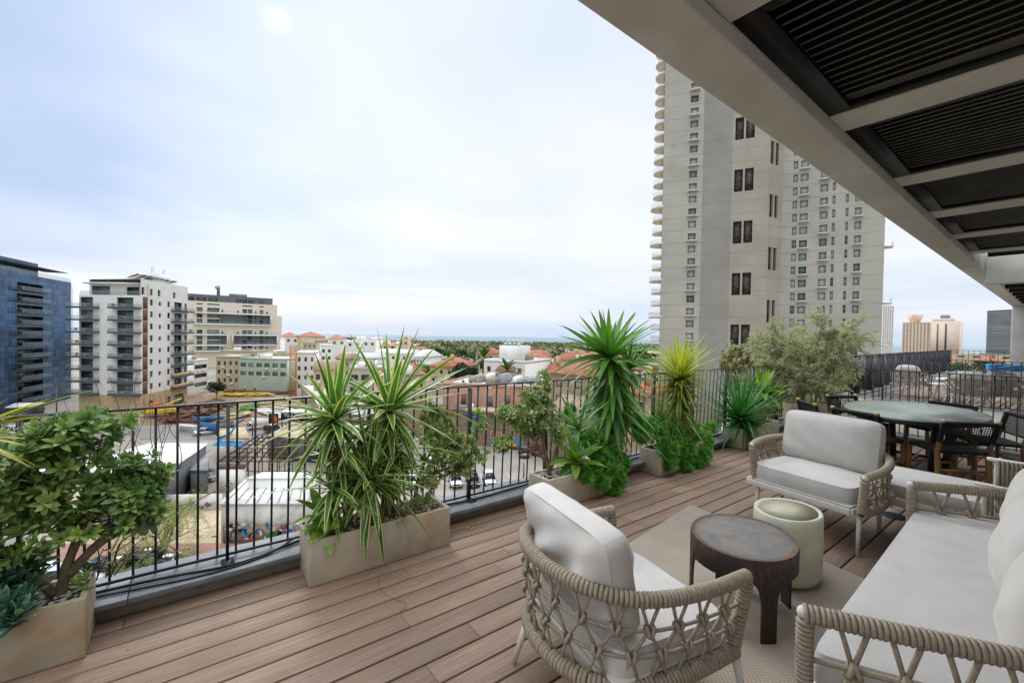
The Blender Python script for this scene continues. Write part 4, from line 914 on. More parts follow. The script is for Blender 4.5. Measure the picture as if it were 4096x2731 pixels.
def needles(label, blobs, n, name='trailing_succulent', L=.036, m2=('leaf_needle', 'leaf_needle_dark')):
    t = thing(name, label, 'succulent', blobs[0][0]); A, B2 = MB(), MB(); base = []
    for _ in range(6):
        b = MB()
        for i in range(22): el = R(90-100*(i/22)); az = i*2.4; blade(b, (0, 0, -.03*i/22), (math.cos(az)*math.cos(el), math.sin(az)*math.cos(el), math.sin(el)), L*random.uniform(.8, 1.15), .0062, -.3, 2, 'thin', .3, random.random())
        base.append((np.concatenate(b.v), np.concatenate(b.a), np.concatenate(b.f)))
    for c, r, k in blobs:
        c = np.asarray(c, float)
        for _ in range(int(k*n)):
            v = rng.normal(size=3); v /= np.linalg.norm(v); p = c+v*np.asarray(r)*random.uniform(.75, 1.05); d = unit(v+np.array([0, -.15, .35]))
            place_tpl(A if random.random() < .7 else B2, random.choice(base), p, d, random.uniform(.8, 1.3))
    A.build('needle_leaves', m2[0], t, smooth=True); B2.build('needle_leaves', m2[1], t, smooth=True); return t
needles('bright green needle leaved succulent trailing over the pebble planter side', [(tuple(py_(a_, b_, y_)), (r_, r_*.7, r_*.8), int(70*r_/.13)) for a_, b_, y_, r_ in ((2370, 1760, 3.02, .13), (2440, 1790, 3.02, .14), (2400, 1830, 2.98, .13), (2370, 1880, 2.90, .08), (2440, 1870, 2.93, .13), (2470, 1920, 2.90, .10), (2410, 1930, 2.88, .08), (2480, 1850, 3.0, .12), (2460, 1970, 2.88, .06), (2350, 1910, 2.88, .05))], 3.2, L=.04)
t = thing('yucca', 'tall plain green yucca with a big spiky head and hanging skirt above the pebble planter', 'yucca', (3.55, 3.12, .27), 'yuccas in the planters')
h1 = np.array([3.70, 3.15, 1.39]); h2 = np.array([4.12, 3.22, 1.26]); W_ = .060
headed(h1, [(2253, 1300), (2235, 1335), (2236, 1380), (2320, 1260), (2398, 1235), (2435, 1235), (2320, 1320), (2366, 1245), (2495, 1238), (2540, 1245), (2605, 1265), (2620, 1290), (2660, 1395), (2635, 1370), (2200, 1480), (2235, 1515), (2395, 1515), (2515, 1510), (2465, 1285), (2580, 1300), (2225, 1600), (2640, 1520)], .62, W_*1.2, 50, None, e=(82, -45), y=3.15).build('leaf_head', 'leaf_yucca', t, smooth=True)
headed(h2, [(2480, 1370), (2530, 1350), (2570, 1355), (2620, 1370), (2640, 1430), (2660, 1460), (2590, 1420), (2670, 1480), (2650, 1500), (2560, 1560)], .46, .044, 46, None, e=(75, -50), y=3.22).build('leaf_head', 'leaf_yucca', t, smooth=True)
b = MB()
for zc_ in (1.28, 1.15, 1.02, .9, .78): rosette(b, (h1[0]+(h2[0]-h1[0])*.15, 3.15, zc_), (0, 0, 1), 24, .64, .066, -15, -84, .25, seg=8)
for zc_ in (1.0, .85): rosette(b, (4.05, 3.2, zc_), (0, 0, 1), 18, .5, .042, -40, -84, .2, seg=8)
rosette(b, (3.25, 3.16, .66), (-.4, 0, .9), 26, .44, .042, 75, 0, .2, seg=8)
b.build('hanging_skirt', 'leaf_yucca', t, smooth=True)
b = MB()
for zc_ in (.85, .7, .6): rosette(b, (3.75, 3.15, zc_), (0, 0, 1), 22, .38, .028, -60, -88, .1, seg=5)
b.build('dead_skirt', 'leaf_dry', t, smooth=True)
q = MB(); trunk(q, [(3.58, 3.12, .26), (3.66, 3.14, .8), h1], .045, .035, 10); trunk(q, [(3.66, 3.14, .6), (3.95, 3.2, .9), h2], .035, .03, 8); q.build('stem', 'bark', t, smooth=True)
# planter 4
t = thing('yucca', 'yellow green yucca with a dense spiky ball head in the middle planter', 'yucca', (5.0, 3.13, .27), 'yuccas in the planters')
h = np.array([5.06, 3.15, 1.11]); b = MB(); rosette(b, h, (0, 0, 1), 230, .58, .033, 86, -8, .12, 'yucca', .3, 7, .07, .1, rr=(.3, 1)); b.build('leaf_head', 'leaf_yellow', t, smooth=True)
b = MB()
for zc_, n in ((1.06, 60), (.98, 50), (.88, 44), (.76, 40), (.64, 34)): rosette(b, (5.06, 3.15, zc_), (0, 0, 1), n, .52, .033, 0, -74, .35, 'yucca', .3, 6)
b.build('hanging_skirt', 'leaf_oldyellow', t, smooth=True); q = MB(); trunk(q, [(5.0, 3.13, .26), (5.06, 3.15, .7), h], .04, .03); q.build('stem', 'bark', t, smooth=True)
b = MB(); rosette(b, (4.62, 3.10, .66), (0, 0, 1), 80, .34, .012, 88, 20, .1, 'thin', .2, 6); rosette(b, (4.62, 3.08, .62), (0, 0, 1), 40, .55, .010, 60, -20, 1.1, 'thin', .2, 10); rosette(b, (4.75, 3.05, .60), (0, -.3, 1), 30, .60, .010, 50, -40, 1.1, 'thin', .2, 10)
tag(b.build('grass_clump', 'leaf_grass', None, smooth=True), 'fountain of thin arching green blades in front of the yellow yucca', 'grass plant')
needles('dark green needle leaved succulent mound covering the planter under the yellow yucca', [(tuple(py_(a_, b_, y_)), (r_, r_*.7, r_*.85), int(60*r_/.13)) for a_, b_, y_, r_ in ((2570, 1730, 3.05, .13), (2620, 1710, 3.1, .14), (2690, 1730, 3.05, .16), (2760, 1730, 3.05, .16), (2820, 1760, 3.0, .13), (2670, 1790, 2.95, .15), (2740, 1800, 2.94, .16), (2810, 1820, 2.93, .13), (2680, 1850, 2.92, .10), (2740, 1860, 2.91, .10), (2790, 1865, 2.91, .09), (2560, 1690, 3.1, .10), (2840, 1710, 3.05, .09))], 3.4, L=.045)
# planter 5
t = thing('dasylirion', 'deep green spiky rosette with stiff narrow blades in the planter nearest the pot', 'spiky plant', (6.76, 3.15, .30))
b = MB(); rosette(b, (6.64, 3.12, .42), (-.02, -.05, 1), 230, .86, .034, 88, -5, .12, 'thin', .3, 7, .07, .1); rosette(b, (6.66, 3.06, .42), (0, -.25, 1), 44, .78, .032, 15, -50, .9, 'thin', .3, 9, .1); b.build('blades', 'leaf_blue', t, smooth=True)
agave('bright green broad leaved agave behind the deep green spiky rosette', [((7.55, 3.2, .78), .48, .12, 24, (.1, 0, 1)), ((7.75, 3.18, .62), .42, .1, 16, (.2, -.3, 1))])
q = MB(); trunk(q, [(7.45, 3.18, .26), (7.5, 3.2, .5), (7.55, 3.2, .7)], .03, .025); q.build('stem', 'bark', bpy.data.objects['agave.002'], smooth=True)
needles('low yellow green creeping succulent at the back of the last planter', [((7.2, 3.12, .33), (.3, .1, .08), 40)], 1.5, m2=('leaf_grass', 'leaf_needle_dark'))
# olive in the round pot
t = thing('flower_pot', 'large round ribbed clay pot holding the olive tree in the deck corner', 'pot', (8.85, 3.05, 0))
MB().lathe([(.02, .0), (.20, .0), (.25, .03), (.305, .14), (.325, .28), (.33, .46), (.325, .485), (.30, .485), (.295, .43), (.02, .43)], (8.78, 3.02, .0), 48).build('pot_body', 'pot_ribbed', t, smooth=True)
q = MB(); pebbles(q, 8.58, 8.98, 2.84, 3.2, .435, 160, .022); q.build('pebbles', 'pebble', t, smooth=True)
t = thing('olive_tree', 'bushy silvery olive tree spilling out of the round clay pot', 'tree', (8.78, 3.02, .44))
br, lf = MB(), MB(); tips = []
def grow(p, d, L, r, dep):
    n = 5; P = [p]
    for i in range(n): d = unit(d+rng.normal(0, .16, 3)+np.array([0, 0, .02 if dep < 3 else -.05])); P.append(P[-1]+d*L/n)
    br.tube(P, np.linspace(r, r*.65, n+1), 5 if dep < 3 else 3, cap=False)
    if dep >= 3:
        tips.append(P)
    if dep < 5:
        for k in range(3 if dep else 7):
            q = P[random.choice((2, 3, 4, 5)) if dep else random.choice((1, 2, 3, 5))]; nd = unit(d*.8+rng.normal(0, .58, 3)+np.array([0, 0, .16])); grow(q, nd, L*random.uniform(.68, .9), r*.6, dep+1)
grow(np.array([8.78, 3.02, .44]), np.array([.0, .02, 1]), .70, .035, 0)
for P in tips:
    for i in range(len(P)-1):
        for _ in range(6):
            q = P[i]+(P[i+1]-P[i])*random.random()
            if q[2] < .72: continue
            d = unit(unit(P[i+1]-P[i])*.8+rng.normal(0, .7, 3)); blade(lf, q, d, random.uniform(.055, .09), .016, .15, 2, 'olive', .15, random.random(), twist=random.uniform(-1.5, 1.5))
br.build('branches', 'bark_olive', t); lf.build('foliage', 'leaf_olive', t)
# grass and flower at the right edge
b = MB()
for _ in range(120):
    p = (5.05+random.gauss(0, .10), .02+random.gauss(0, .10), .0); blade(b, p, (random.gauss(-.1, .3), random.gauss(.12, .3), 1), random.uniform(.6, 1.15), .007, random.uniform(.5, 1.4), 9, 'thin', .2, random.random())
tag(b.build('grass_clump', 'leaf_grass', None, smooth=True), 'tall wispy ornamental grass beside the rope chairs at the right edge', 'grass plant')
# litter on the deck
for (x, y, lb) in ((2708/1.7415, 1290/1.0, ''),): pass
for i, (px, py, lb) in enumerate(((1863, 2116, 'fallen yellow leaf lying alone left of the other fallen leaves'), (1884, 2117, 'curled yellow leaf between two smaller ones on the deck'), (2062, 2038, 'large yellow leaf fallen beside the kerb near the far planter'))):
    p = pz(px, py, .004); b = MB(); blade(b, p, (1, .3, .15), .05 if i < 2 else .075, .022, .25, 5, 'obov', .6, .5); tag(b.build('fallen_leaf', 'leaf_fallen', None, smooth=True), lb, 'leaf', 'fallen leaves')
b = MB().tube(bez([pz(1535, 2285, .006), pz(1514, 2320, .01), pz(1530, 2365, .02), pz(1585, 2395, .006), pz(1625, 2415, .012), pz(1600, 2445, .006)], 40), .0016, 5)
tag(b.build('dry_blade', 'leaf_dry', None), 'long curled dry grass blade lying on the deck boards', 'dry leaf')
# ================================================================ the city
GZ = -21.
def far(name, c, c2=None, **k): return mat(name, c, c2 or c, scale=k.pop('scale', .35), rough=k.pop('rough', .9), **k)
far('wall_white', 'e9e8e3', 'dfddd6'); far('wall_cream', 'cdbf9f', 'b9a988'); far('wall_beige', 'c2b59c', 'ab9f88', scale=.2); far('wall_stone', 'c9b28c', 'b49c78', scale=1.2)
far('wall_mint', 'b7c4b4', 'a9b7a9'); far('wall_grey', '6d6f72', '62646a'); far('wall_pink', 'c79d86', 'b58b76', scale=.25, c3='9a7a6a', s3=.6, l3=.52, h3=.7); far('wall_rough', '96826a', '6d5f50', scale=1.4, bump=1., bscale=3, c3='b09c80', s3=.8)
far('roof_tile', 'b07355', '8f5a44', scale=2.2, c3='c29078', s3=.35, stretch=(1, 1, 3), bump=.8, bscale=5); far('roof_white', 'e0dfda', 'cfcec8', scale=.4, c3='b3aea2', s3=.5, l3=.55, h3=.8); far('shed_wall', 'cfcbc2', 'b9b4a9', scale=.6, c3='948d80', s3=.7, l3=.5, h3=.75); far('roof_grey', '9a9a97', '838380'); far('roof_tan', 'a3917a', '8c7c68')
far('brick_strip', '7a5a4a', '6b4c3e', scale=3); far('slab_dark', '4f535a'); far('slab_cream', 'dcd3c1'); far('wall_dark', '3a3c40')
far('concrete_tower', 'bab6aa', 'aaa79b', scale=.09, c3='a9a69c', s3=.25, detail=9); far('concrete_dark', 'a09d94', '8f8c84', scale=.12, detail=9); far('concrete_warm', 'b3ab9b', 'a1998a', scale=.12, detail=9)
far('rust_steel', '5b3f33', '4a342b', scale=2); far('rust_heap', '6e4630', '4b3226', scale=.9, c3='8a6a4e', s3=.6); far('formwork_green', '3f8a2c', '5a7a3a', scale=1.5); far('pipe_blue', '2f5f8c', '3f6f96', scale=2)
far('tarp_blue', '2f86bd', '4697c8', scale=.5); far('crane_orange', 'c98a3f', 'b87a35'); far('paint_white', 'd9d9d6'); far('paint_orange', 'd0602f'); far('paint_red', 'b02a24'); far('paint_black', '17171a'); far('paint_yellow', 'd2b53a'); far('tarp_cream', 'c4b593', 'b3a483')
far('hivis', 'c6e02a'); far('helmet', 'e8c32c'); far('cloth_navy', '22283a'); far('skin', 'a87a5c')
far('pink_hotel', 'e2cdb9', 'd8c2ae', scale=.05); far('hotel_pale', 'c9c6bb'); far('hotel_dark', '8b9092', '95999a', scale=.1); far('stone_arch', 'b8a385', '9f8c70', scale=.8)
far('sand', 'c4b294', 'b3a184', scale=.15, c3='9f8e74', s3=.5); far('pink_paving', 'a67f72', '96705f', scale=.3); far('earth', '8d7357', '6f563f', scale=.12, c3='a48f74', s3=.4)
far('asphalt', '86827d', '77746f', scale=.2, c3='95918a', s3=.08); far('lot_asphalt', '9d958a', '8b8479', scale=.2, c3='7b756c', s3=.12); far('ground_mix', 'a39b8c', '7f796c', scale=.02, c3='6d7358', s3=.03)
far('grass_ground', '5f6f36', '79824a', scale=.6)
glassmat('glass_dark', '2a3136', .08, .5, ('47535a', '7c8885')); glassmat('glass_tower', '8d9996', .12, .4, ('bcc6c2', '68757a')); glassmat('glass_green', '7c8f86', .12, .5, ('5c6d6a', 'a3ada4')); glassmat('glass_rail', '8a9c9c', .1, .4, alpha=.22); glassmat('car_glass', '1a2025', .05, .7)
mat('car_white', 'd5d6d7', rough=.25, coat=.6); mat('car_dark', '22262c', rough=.25, coat=.6); mat('car_silver', '8d9297', rough=.3, coat=.5, metal=.3); mat('car_red', '7c221c', rough=.3, coat=.5); mat('tyre', '131313', rough=.9); mat('lamp_white', 'c9ccd0', rough=.2); mat('lamp_red', '7a1512', rough=.3); mat('plate_yellow', 'd9a92c', rough=.5)
def louvre_grid(name, c):
    m = bpy.data.materials.new(name); m.use_nodes = True; t = m.node_tree; b = t.nodes['Principled BSDF']; g = N(t, 'ShaderNodeTexCoord')
    w = N(t, 'ShaderNodeTexWave', bands_direction='Z', i_Scale=2.2); L_(t, g.outputs['Object'], w.inputs[0]); n = N(t, 'ShaderNodeTexNoise', i_Scale=1.1, i_Detail=2); L_(t, g.outputs['Object'], n.inputs[0])
    q = ramp(t, [(.42, hx(c)), (.6, hx('5c5349'))]); L_(t, n.outputs[0], q.inputs[0]); q2 = ramp(t, [(.3, .55), (.7, 1.)]); L_(t, w.outputs[0], q2.inputs[0]); L_(t, mixc(t, 1., q.outputs[0], q2.outputs[0], 'MULTIPLY'), b.inputs['Base Color']); M[name] = m
louvre_grid('louvre_window', '38332e')
def curtain(name):
    m = bpy.data.materials.new(name); m.use_nodes = True; t = m.node_tree; b = t.nodes['Principled BSDF']; a = N(t, 'ShaderNodeAttribute', attribute_name='lr')
    br = N(t, 'ShaderNodeTexBrick', i_Scale=1., offset=0.); br.inputs['Brick Width'].default_value = 1.35; br.inputs['Row Height'].default_value = 1.65; br.inputs['Mortar Size'].default_value = .05; br.inputs['Bias'].default_value = .0
    L_(t, a.outputs['Color'], br.inputs['Vector']); br.inputs['Color1'].default_value = (*hx('214c72'), 1); br.inputs['Color2'].default_value = (*hx('3f7aac'), 1); br.inputs['Mortar'].default_value = (*hx('16283a'), 1)
    g = N(t, 'ShaderNodeTexCoord'); n = N(t, 'ShaderNodeTexNoise', i_Scale=.12, i_Detail=5, i_Roughness=.7, i_Distortion=1.2); L_(t, g.outputs['Object'], n.inputs[0]); q = ramp(t, [(.40, hx('1a2a38')), (.6, hx('aab4bc'))]); L_(t, n.outputs[0], q.inputs[0])
    L_(t, mixc(t, .6, br.outputs[0], q.outputs[0], 'MULTIPLY'), b.inputs['Base Color']); b.inputs['Roughness'].default_value = .12; b.inputs['Specular IOR Level'].default_value = .35; b.inputs['Metallic'].default_value = .25; M[name] = m
curtain('curtain_wall')

# ---- ground, sea
gm = MB(); pr_ = [(-400, -300), (1100, -300), (1100, 650), (1000, 900), (720, 1150), (300, 1420), (-400, 1750)]
gm.add([(x, y, GZ) for x, y in pr_], [tuple(range(len(pr_)))]); gm.build('ground', 'ground_mix', kind='structure')
gm = MB(); bch = [(1100, -300), (1100, 650), (1000, 900), (720, 1150), (300, 1420), (-400, 1750)]; V = [(x, y, GZ) for x, y in bch]+[(x+60, y+45, -30.5) for x, y in bch]
n = len(bch); gm.add(V, [(i, i+1, n+i+1, n+i) for i in range(n-1)]); gm.build('beach', 'sand', kind='structure')
sm = mat('sea_water', '65838f', '6f8d98', scale=.004, rough=.12, spec=.5); sm.node_tree.nodes['Principled BSDF'].inputs['IOR'].default_value = 1.33
MB().box((6000, 6000, -31.), (60000, 60000, .4)).build('sea', 'sea_water', kind='structure')
_zc = [0]
def patch(name, pts, m_, z=None):
    _zc[0] += 1; z = GZ+.012*_zc[0] if z is None else z
    P = [pz(x, y, GZ)[:2] for x, y in pts]; a = sum(P[i][0]*P[(i+1) % len(P)][1]-P[(i+1) % len(P)][0]*P[i][1] for i in range(len(P))); P = P if a > 0 else P[::-1]
    MB().add([(*p, z) for p in P], [tuple(range(len(P)))]).build(name, m_, kind='structure')
patch('building_site_ground', [(560, 1640), (700, 1585), (1180, 1560), (1260, 1640), (1120, 1700), (760, 1745), (560, 1760)], 'earth')
patch('street', [(-500, 1690), (0, 1665), (300, 1640), (560, 1700), (1150, 1712), (1400, 1700), (1500, 1790), (1180, 1745), (760, 1762), (430, 1745), (250, 1960), (-100, 2400), (-900, 2500)], 'asphalt')
patch('parking_lot', [(1500, 1768), (2300, 1752), (2560, 1960), (2500, 2000), (1380, 1975), (1350, 1860)], 'lot_asphalt')
patch('sand_lot', [(300, 2040), (900, 2040), (1240, 2110), (1240, 2170), (900, 2172), (250, 2178)], 'sand')
patch('pavement', [(150, 2178), (900, 2172), (1290, 2165), (1300, 2200), (900, 2215), (100, 2245)], 'pink_paving')
patch('verge', [(100, 2245), (900, 2216), (1300, 2200), (1300, 2235), (900, 2262), (60, 2290)], 'grass_ground')
patch('near_street', [(60, 2290), (900, 2262), (1300, 2235), (1900, 2010), (2500, 2000), (2600, 2060), (1900, 2300), (900, 2900), (-600, 2900)], 'asphalt')
patch('yard', [(700, 1880), (1000, 1880), (900, 2035), (560, 2035)], 'ground_mix')
patch('yard', [(240, 1960), (560, 1960), (500, 2040), (200, 2060)], 'sand')
# painted bay lines in the lot
b = MB()
for i in range(14):
    p, q = pz(1560+i*62, 1960, GZ), pz(1590+i*55, 1895, GZ); d = q-p; b.bar(p+(0, 0, .14), q+(0, 0, .14), .1, .004)
b.build('bay_markings', 'paint_white', kind='structure')

# ---- facades
class Face:
    def __init__(s, A, B):
        s.A = np.asarray(A, float); s.B = np.asarray(B, float); s.L = np.linalg.norm(s.B-s.A); s.t = (s.B-s.A)/s.L; s.n = np.array([s.t[1], -s.t[0]])
        if s.n@(-(s.A+s.B)/2) < 0: s.n = -s.n
    def sz(s, px, py):
        d = ray(px, py); M_ = np.array([[s.t[0], -d[0]], [s.t[1], -d[1]]]); q = np.linalg.solve(M_, -s.A); return q[0], H+d[2]*q[1]
    def P(s, u, z, o=0.): p = s.A+s.t*u+s.n*o; return np.array([p[0], p[1], z])
    def s(s_, px): return s_.sz(px, hor(px))[0]
    def z(s_, px, py): return s_.sz(px, py)[1]
    def ax(s): return [[*s.t, 0], [*s.n, 0], [0, 0, 1]]
def wallf(mb, f, z0, z1, rects, depth=.3, s0=0., s1=None, o=0., uv=False):
    s1 = f.L if s1 is None else s1
    S = sorted({round(v, 3) for v in [s0, s1]+[a for r in rects for a in (r[0], r[1]) if s0 < a < s1]}); Z = sorted({round(v, 3) for v in [z0, z1]+[a for r in rects for a in (r[2], r[3]) if z0 < a < z1]})
    V, Fq, A = [], [], []; rr = [(round(a, 3), round(b_, 3), round(c, 3), round(d, 3)) for a, b_, c, d in [r[:4] for r in rects]]
    def quad(p, att=None):
        i = len(V); V.extend(p); Fq.append((i, i+1, i+2, i+3)); A.extend(att or [(.5, .5, .5)]*4)
    for j in range(len(Z)-1):
        run = None
        for i in range(len(S)-1):
            cs, cz = (S[i]+S[i+1])/2, (Z[j]+Z[j+1])/2; hole = any(a < cs < b_ and c < cz < d for a, b_, c, d in rr)
            if not hole and run is None: run = S[i]
            if run is not None and (hole or i == len(S)-2):
                e = S[i] if hole else S[i+1]; quad([f.P(run, Z[j], o), f.P(e, Z[j], o), f.P(e, Z[j+1], o), f.P(run, Z[j+1], o)], [(run, Z[j]+30, 0), (e, Z[j]+30, 0), (e, Z[j+1]+30, 0), (run, Z[j+1]+30, 0)] if uv else None); run = None
    for a, b_, c, d in rr:
        for p, q in (((a, c), (b_, c)), ((b_, c), (b_, d)), ((b_, d), (a, d)), ((a, d), (a, c))):
            quad([f.P(*p, o), f.P(*q, o), f.P(*q, o-depth), f.P(*p, o-depth)])
    mb.add(V, Fq, np.array(A)); return mb
def window(t, f, r, glass='glass_dark', frame='wall_dark', depth=.3, o=0., name='window', mull=1, fw_=.07):
    a, b_, c, d = r[:4]; m_ = MB(); w, h = b_-a, d-c; X = f.ax(); P = lambda u, z, oo: f.P(u, z, oo)
    m_.box(P((a+b_)/2, (c+d)/2, o-depth-.02), (w, .03, h), axes=X, mi=0)
    for u, ww in [(a+fw_/2, fw_), (b_-fw_/2, fw_)]+[(a+w*k/(mull+1), fw_*.8) for k in range(1, mull+1)]: m_.box(P(u, (c+d)/2, o-depth+.02), (ww, .05, h-.01), axes=X, mi=1)
    for z in (c+fw_/2, d-fw_/2): m_.box(P((a+b_)/2, z, o-depth+.025), (w, .045, fw_), axes=X, mi=1)
    return m_.build(name, None, t, mats=[glass, frame])
def hull(mb, f, z0, z1, D, front=False, s0=0., s1=None):
    """roof, back and two sides of the block behind a facade"""
    s1 = f.L if s1 is None else s1; c = [f.P(s0, 0, 0), f.P(s1, 0, 0), f.P(s1, 0, -D), f.P(s0, 0, -D)]
    V = [(*p[:2], z0) for p in c]+[(*p[:2], z1) for p in c]; Fq = [(1, 2, 6, 5), (2, 3, 7, 6), (3, 0, 4, 7), (4, 5, 6, 7)]+([(0, 1, 5, 4)] if front else [])
    return mb.add(V, Fq)
def block(mb, A, B, C, z0, z1):
    A, B, C = [np.asarray(q, float) for q in (A, B, C)]; Dq = A+C-B; c = [A, B, C, Dq]; V = [(*p, z0) for p in c]+[(*p, z1) for p in c]; return mb.add(V, [(2, 3, 7, 6), (3, 0, 4, 7), (4, 5, 6, 7)])
def gbox(mb, f, s0, s1, z0, z1, o0, o1, **k): return mb.box(f.P((s0+s1)/2, (z0+z1)/2, (o0+o1)/2), (s1-s0, o1-o0, z1-z0), axes=f.ax(), **k)
def mid(f): p = f.P(f.L/2, GZ); return p

# ---- blue glass office block
f = Face(gxy(-260, 92), gxy(284, 138)); f2_ = Face(gxy(284, 138), gxy(292, 158))
t = thing('office_block', 'dark blue glass curtain wall block at the left edge with a column of balconies', 'building', mid(f))
zt = f.z(150, 1000+208/1.96); s0, s1 = f.s(68), f.s(172); rows = [1000+y/1.96 for y in (325, 410, 492, 573, 660, 745, 832, 920, 1005, 1090)]
R_ = []
zs = [f.z(120, y) for y in rows]; pit = (zs[0]-zs[-1])/9; zs = [zs[0]-pit*i for i in range(11)]
for z in zs: R_.append((s0, s1, z+.25, z+.25+pit*.62))
b = MB(); wallf(b, f, GZ, zt, R_, 1.6, uv=True); hull(b, f, GZ, zt, 22); wallf(b, f2_, GZ, zt, [], .2, uv=True); b.build('curtain_wall', 'curtain_wall', t)
for i, z in enumerate(zs):
    q = gbox(MB(), f, s0-.8, s1+.8, z-.1, z+.12, -.3, 1.5).build('balcony', 'slab_dark', t); gbox(MB(), f, s0-.8, s1+.8, z+.12, z+1.1, 1.42, 1.48).build('glass_railing', 'glass_rail', q)
    window(t, f, (s0+.1, s1-.1, z+.27, z+.2+pit*.6), depth=1.6, mull=5)
b = MB(); fz0, fz1 = f.z(50, 1052), f.z(50, 1030)
g = Face(f.P(0, 0, -3)[:2], f.P(f.L*.80, 0, -3)[:2]); wallf(b, g, zt, zt+4.2, [], .2, uv=True); hull(b, g, zt, zt+4.2, 14); b.build('penthouse', 'curtain_wall', t)
gbox(MB(), f, 0, f.L*.95, zt+2.6, zt+2.72, -5, .4).build('roof_canopy', 'slab_dark', t); gbox(MB(), f, 0, f.L, zt, zt+1.2, -.08, -.02).build('glass_parapet', 'glass_rail', t)

# ---- white apartment block
fL = Face(gxy(316, 112), gxy(562, 111)); fR = Face(gxy(562, 111), gxy(750, 132))
t = thing('apartment_block', 'tall white apartment block with rows of dark edged balconies and brown shutter strip', 'building', mid(fR))
ztp = 14.2; zs = [6.75-3.16*i for i in range(9)]; pit = 3.16
RL, RR = [], []
for i, z in enumerate(zs[:8]):
    RL += [(fL.s(320), fL.s(372), z+.15, z+2.6), (fL.s(467), fL.s(533), z+.15, z+2.6)]
    RR += [(fR.s(697), fR.s(728), z+.15, z+2.5), (fR.s(738), fR.s(747), z+.15, z+2.4), (fR.s(600), fR.s(612), z+.9, z+2.45), (fR.s(669.5), fR.s(681), z+.9, z+2.45), (fR.s(635), fR.s(645.5), z+1.0, z+2.1)]
RR += [(fR.s(600), fR.s(612), zs[8]+.9, zs[8]+2.4), (fR.s(636), fR.s(648), zs[8]+.9, zs[8]+2.4), (fR.s(697), fR.s(735), zs[8]+.3, zs[8]+2.6)]
RR += [(fR.s(566), fR.s(578), 10.2, 12.1), (fR.s(600), fR.s(611), 10.3, 12), (fR.s(631), fR.s(642), 10.3, 12), (fR.s(692), fR.s(702), 10.3, 12)]
b = MB(); wallf(b, fL, -15.6, 9.9, RL, .35); wallf(b, fR, -15.6, ztp, RR, .3); block(b, fL.A, fL.B, fR.B, -15.6, 9.9)
g5 = Face(fL.P(0, 0, -2.6)[:2], fL.P(fL.L, 0, -2.6)[:2]); RU = [(fL.s(325), fL.s(400), 10.2, 12.5), (fL.s(467), fL.s(520), 10.2, 12.3)]
wallf(b, g5, 9.9, ztp-1.0, RU, .3); block(b, g5.A, fR.A, fR.B, 9.9, ztp); b.build('walls', 'wall_white', t)
b = MB(); wallf(b, fL, GZ, -15.6, [], .3); wallf(b, fR, GZ, -15.6, [(fR.s(597), fR.s(614), -19.8, -17.4), (fR.s(669), fR.s(684), -20.5, -17.6), (fR.s(696), fR.s(738), -20.5, -17.6)], .3); block(b, fL.A, fL.B, fR.B, GZ, -15.7); b.build('stone_base', 'wall_stone', t)
for r in RL+RR: window(t, fL if r in RL else fR, r, depth=.35 if r in RL else .3, mull=2 if r[1]-r[0] > 3 else (1 if r[1]-r[0] > 1.4 else 0))
for r in RU: window(t, g5, r, mull=4)
for r in [(fR.s(597), fR.s(614), -19.8, -17.4), (fR.s(669), fR.s(684), -20.5, -17.6), (fR.s(696), fR.s(738), -20.5, -17.6)]: window(t, fR, r, 'glass_green', mull=2)
for i, z in enumerate(zs[:8]):
    for ff, a, c_ in ((fL, fL.s(284), fL.s(398)), (fL, fL.s(450), fL.s(566)), (fR, fR.s(684), fR.s(757))):
        q = gbox(MB(), ff, a, c_, z-.26, z+.12, -.2, 1.45).build('balcony', 'slab_dark', t)
        m_ = 'glass_rail' if not (ff is fR and i >= 6) else 'wall_stone'; k = MB(); gbox(k, ff, a+.05, c_-.05, z+.12, z+1.05, 1.36, 1.40); gbox(k, ff, a+.03, a+.08, z+.12, z+1.05, -.1, 1.36); gbox(k, ff, c_-.08, c_-.03, z+.12, z+1.05, -.1, 1.36); k.build('balcony_rail', m_, q)
        if random.random() < .8:
            k = MB(); rosette(k, ff.P(random.uniform(a+.6, c_-.6), z+.5, 1.2), (0, 0, 1), 30, .7, .3, 80, 0, .3, 'obov', seg=2); k.build('potted_plant', 'leaf_pitto', q)
        k = MB(); u = (a+c_)/2+random.uniform(-1, 1); gbox(k, ff, u-.5, u+.5, z+.6, z+.68, .5, 1.2); gbox(k, ff, u-.4, u-.3, z+.12, z+.6, .6, .7); gbox(k, ff, u+.3, u+.4, z+.12, z+.6, 1., 1.1); k.build('balcony_table', 'slab_cream', q)
for i in range(8): gbox(MB(), fR, fR.s(571), fR.s(590), zs[i]-.1, zs[i]+2.9, .0, .06).build('shutter_panel', 'brick_strip', t)
gbox(MB(), fL, .3, fL.L*.92, 12.9, 13.25, -3.2, -.6).build('roof_slab', 'wall_white', t); gbox(MB(), fL, .2, fL.L, 9.9, 11.0, -.12, -.06).build('terrace_glass', 'glass_rail', t)
q = gbox(MB(), fR, 9, 16, ztp, ztp+2.6, -8, -2).build('stair_tower', 'wall_white', t)
for k in range(7): MB().box(fR.P(1.5+k*2.6, ztp+.75, -2.2), (2.2, 2.6, .06), axes=[[*fR.t, 0], [*(fR.n*.9), .42], [*(-fR.n*.42), .9]]).build('solar_panel', 'glass_dark', t)
k = MB()
for u in (9.5, 10.3, 14.6, 15.4): k.bar(fR.P(u, ztp+2.6, -3), fR.P(u, ztp+4.4, -3), .06)
for z in (3.2, 3.8, 4.35): k.bar(fR.P(9.5, ztp+z, -3), fR.P(10.3, ztp+z, -3), .05).bar(fR.P(14.6, ztp+z, -3), fR.P(15.4, ztp+z, -3), .05)
k.build('roof_cage', 'slab_dark', t)

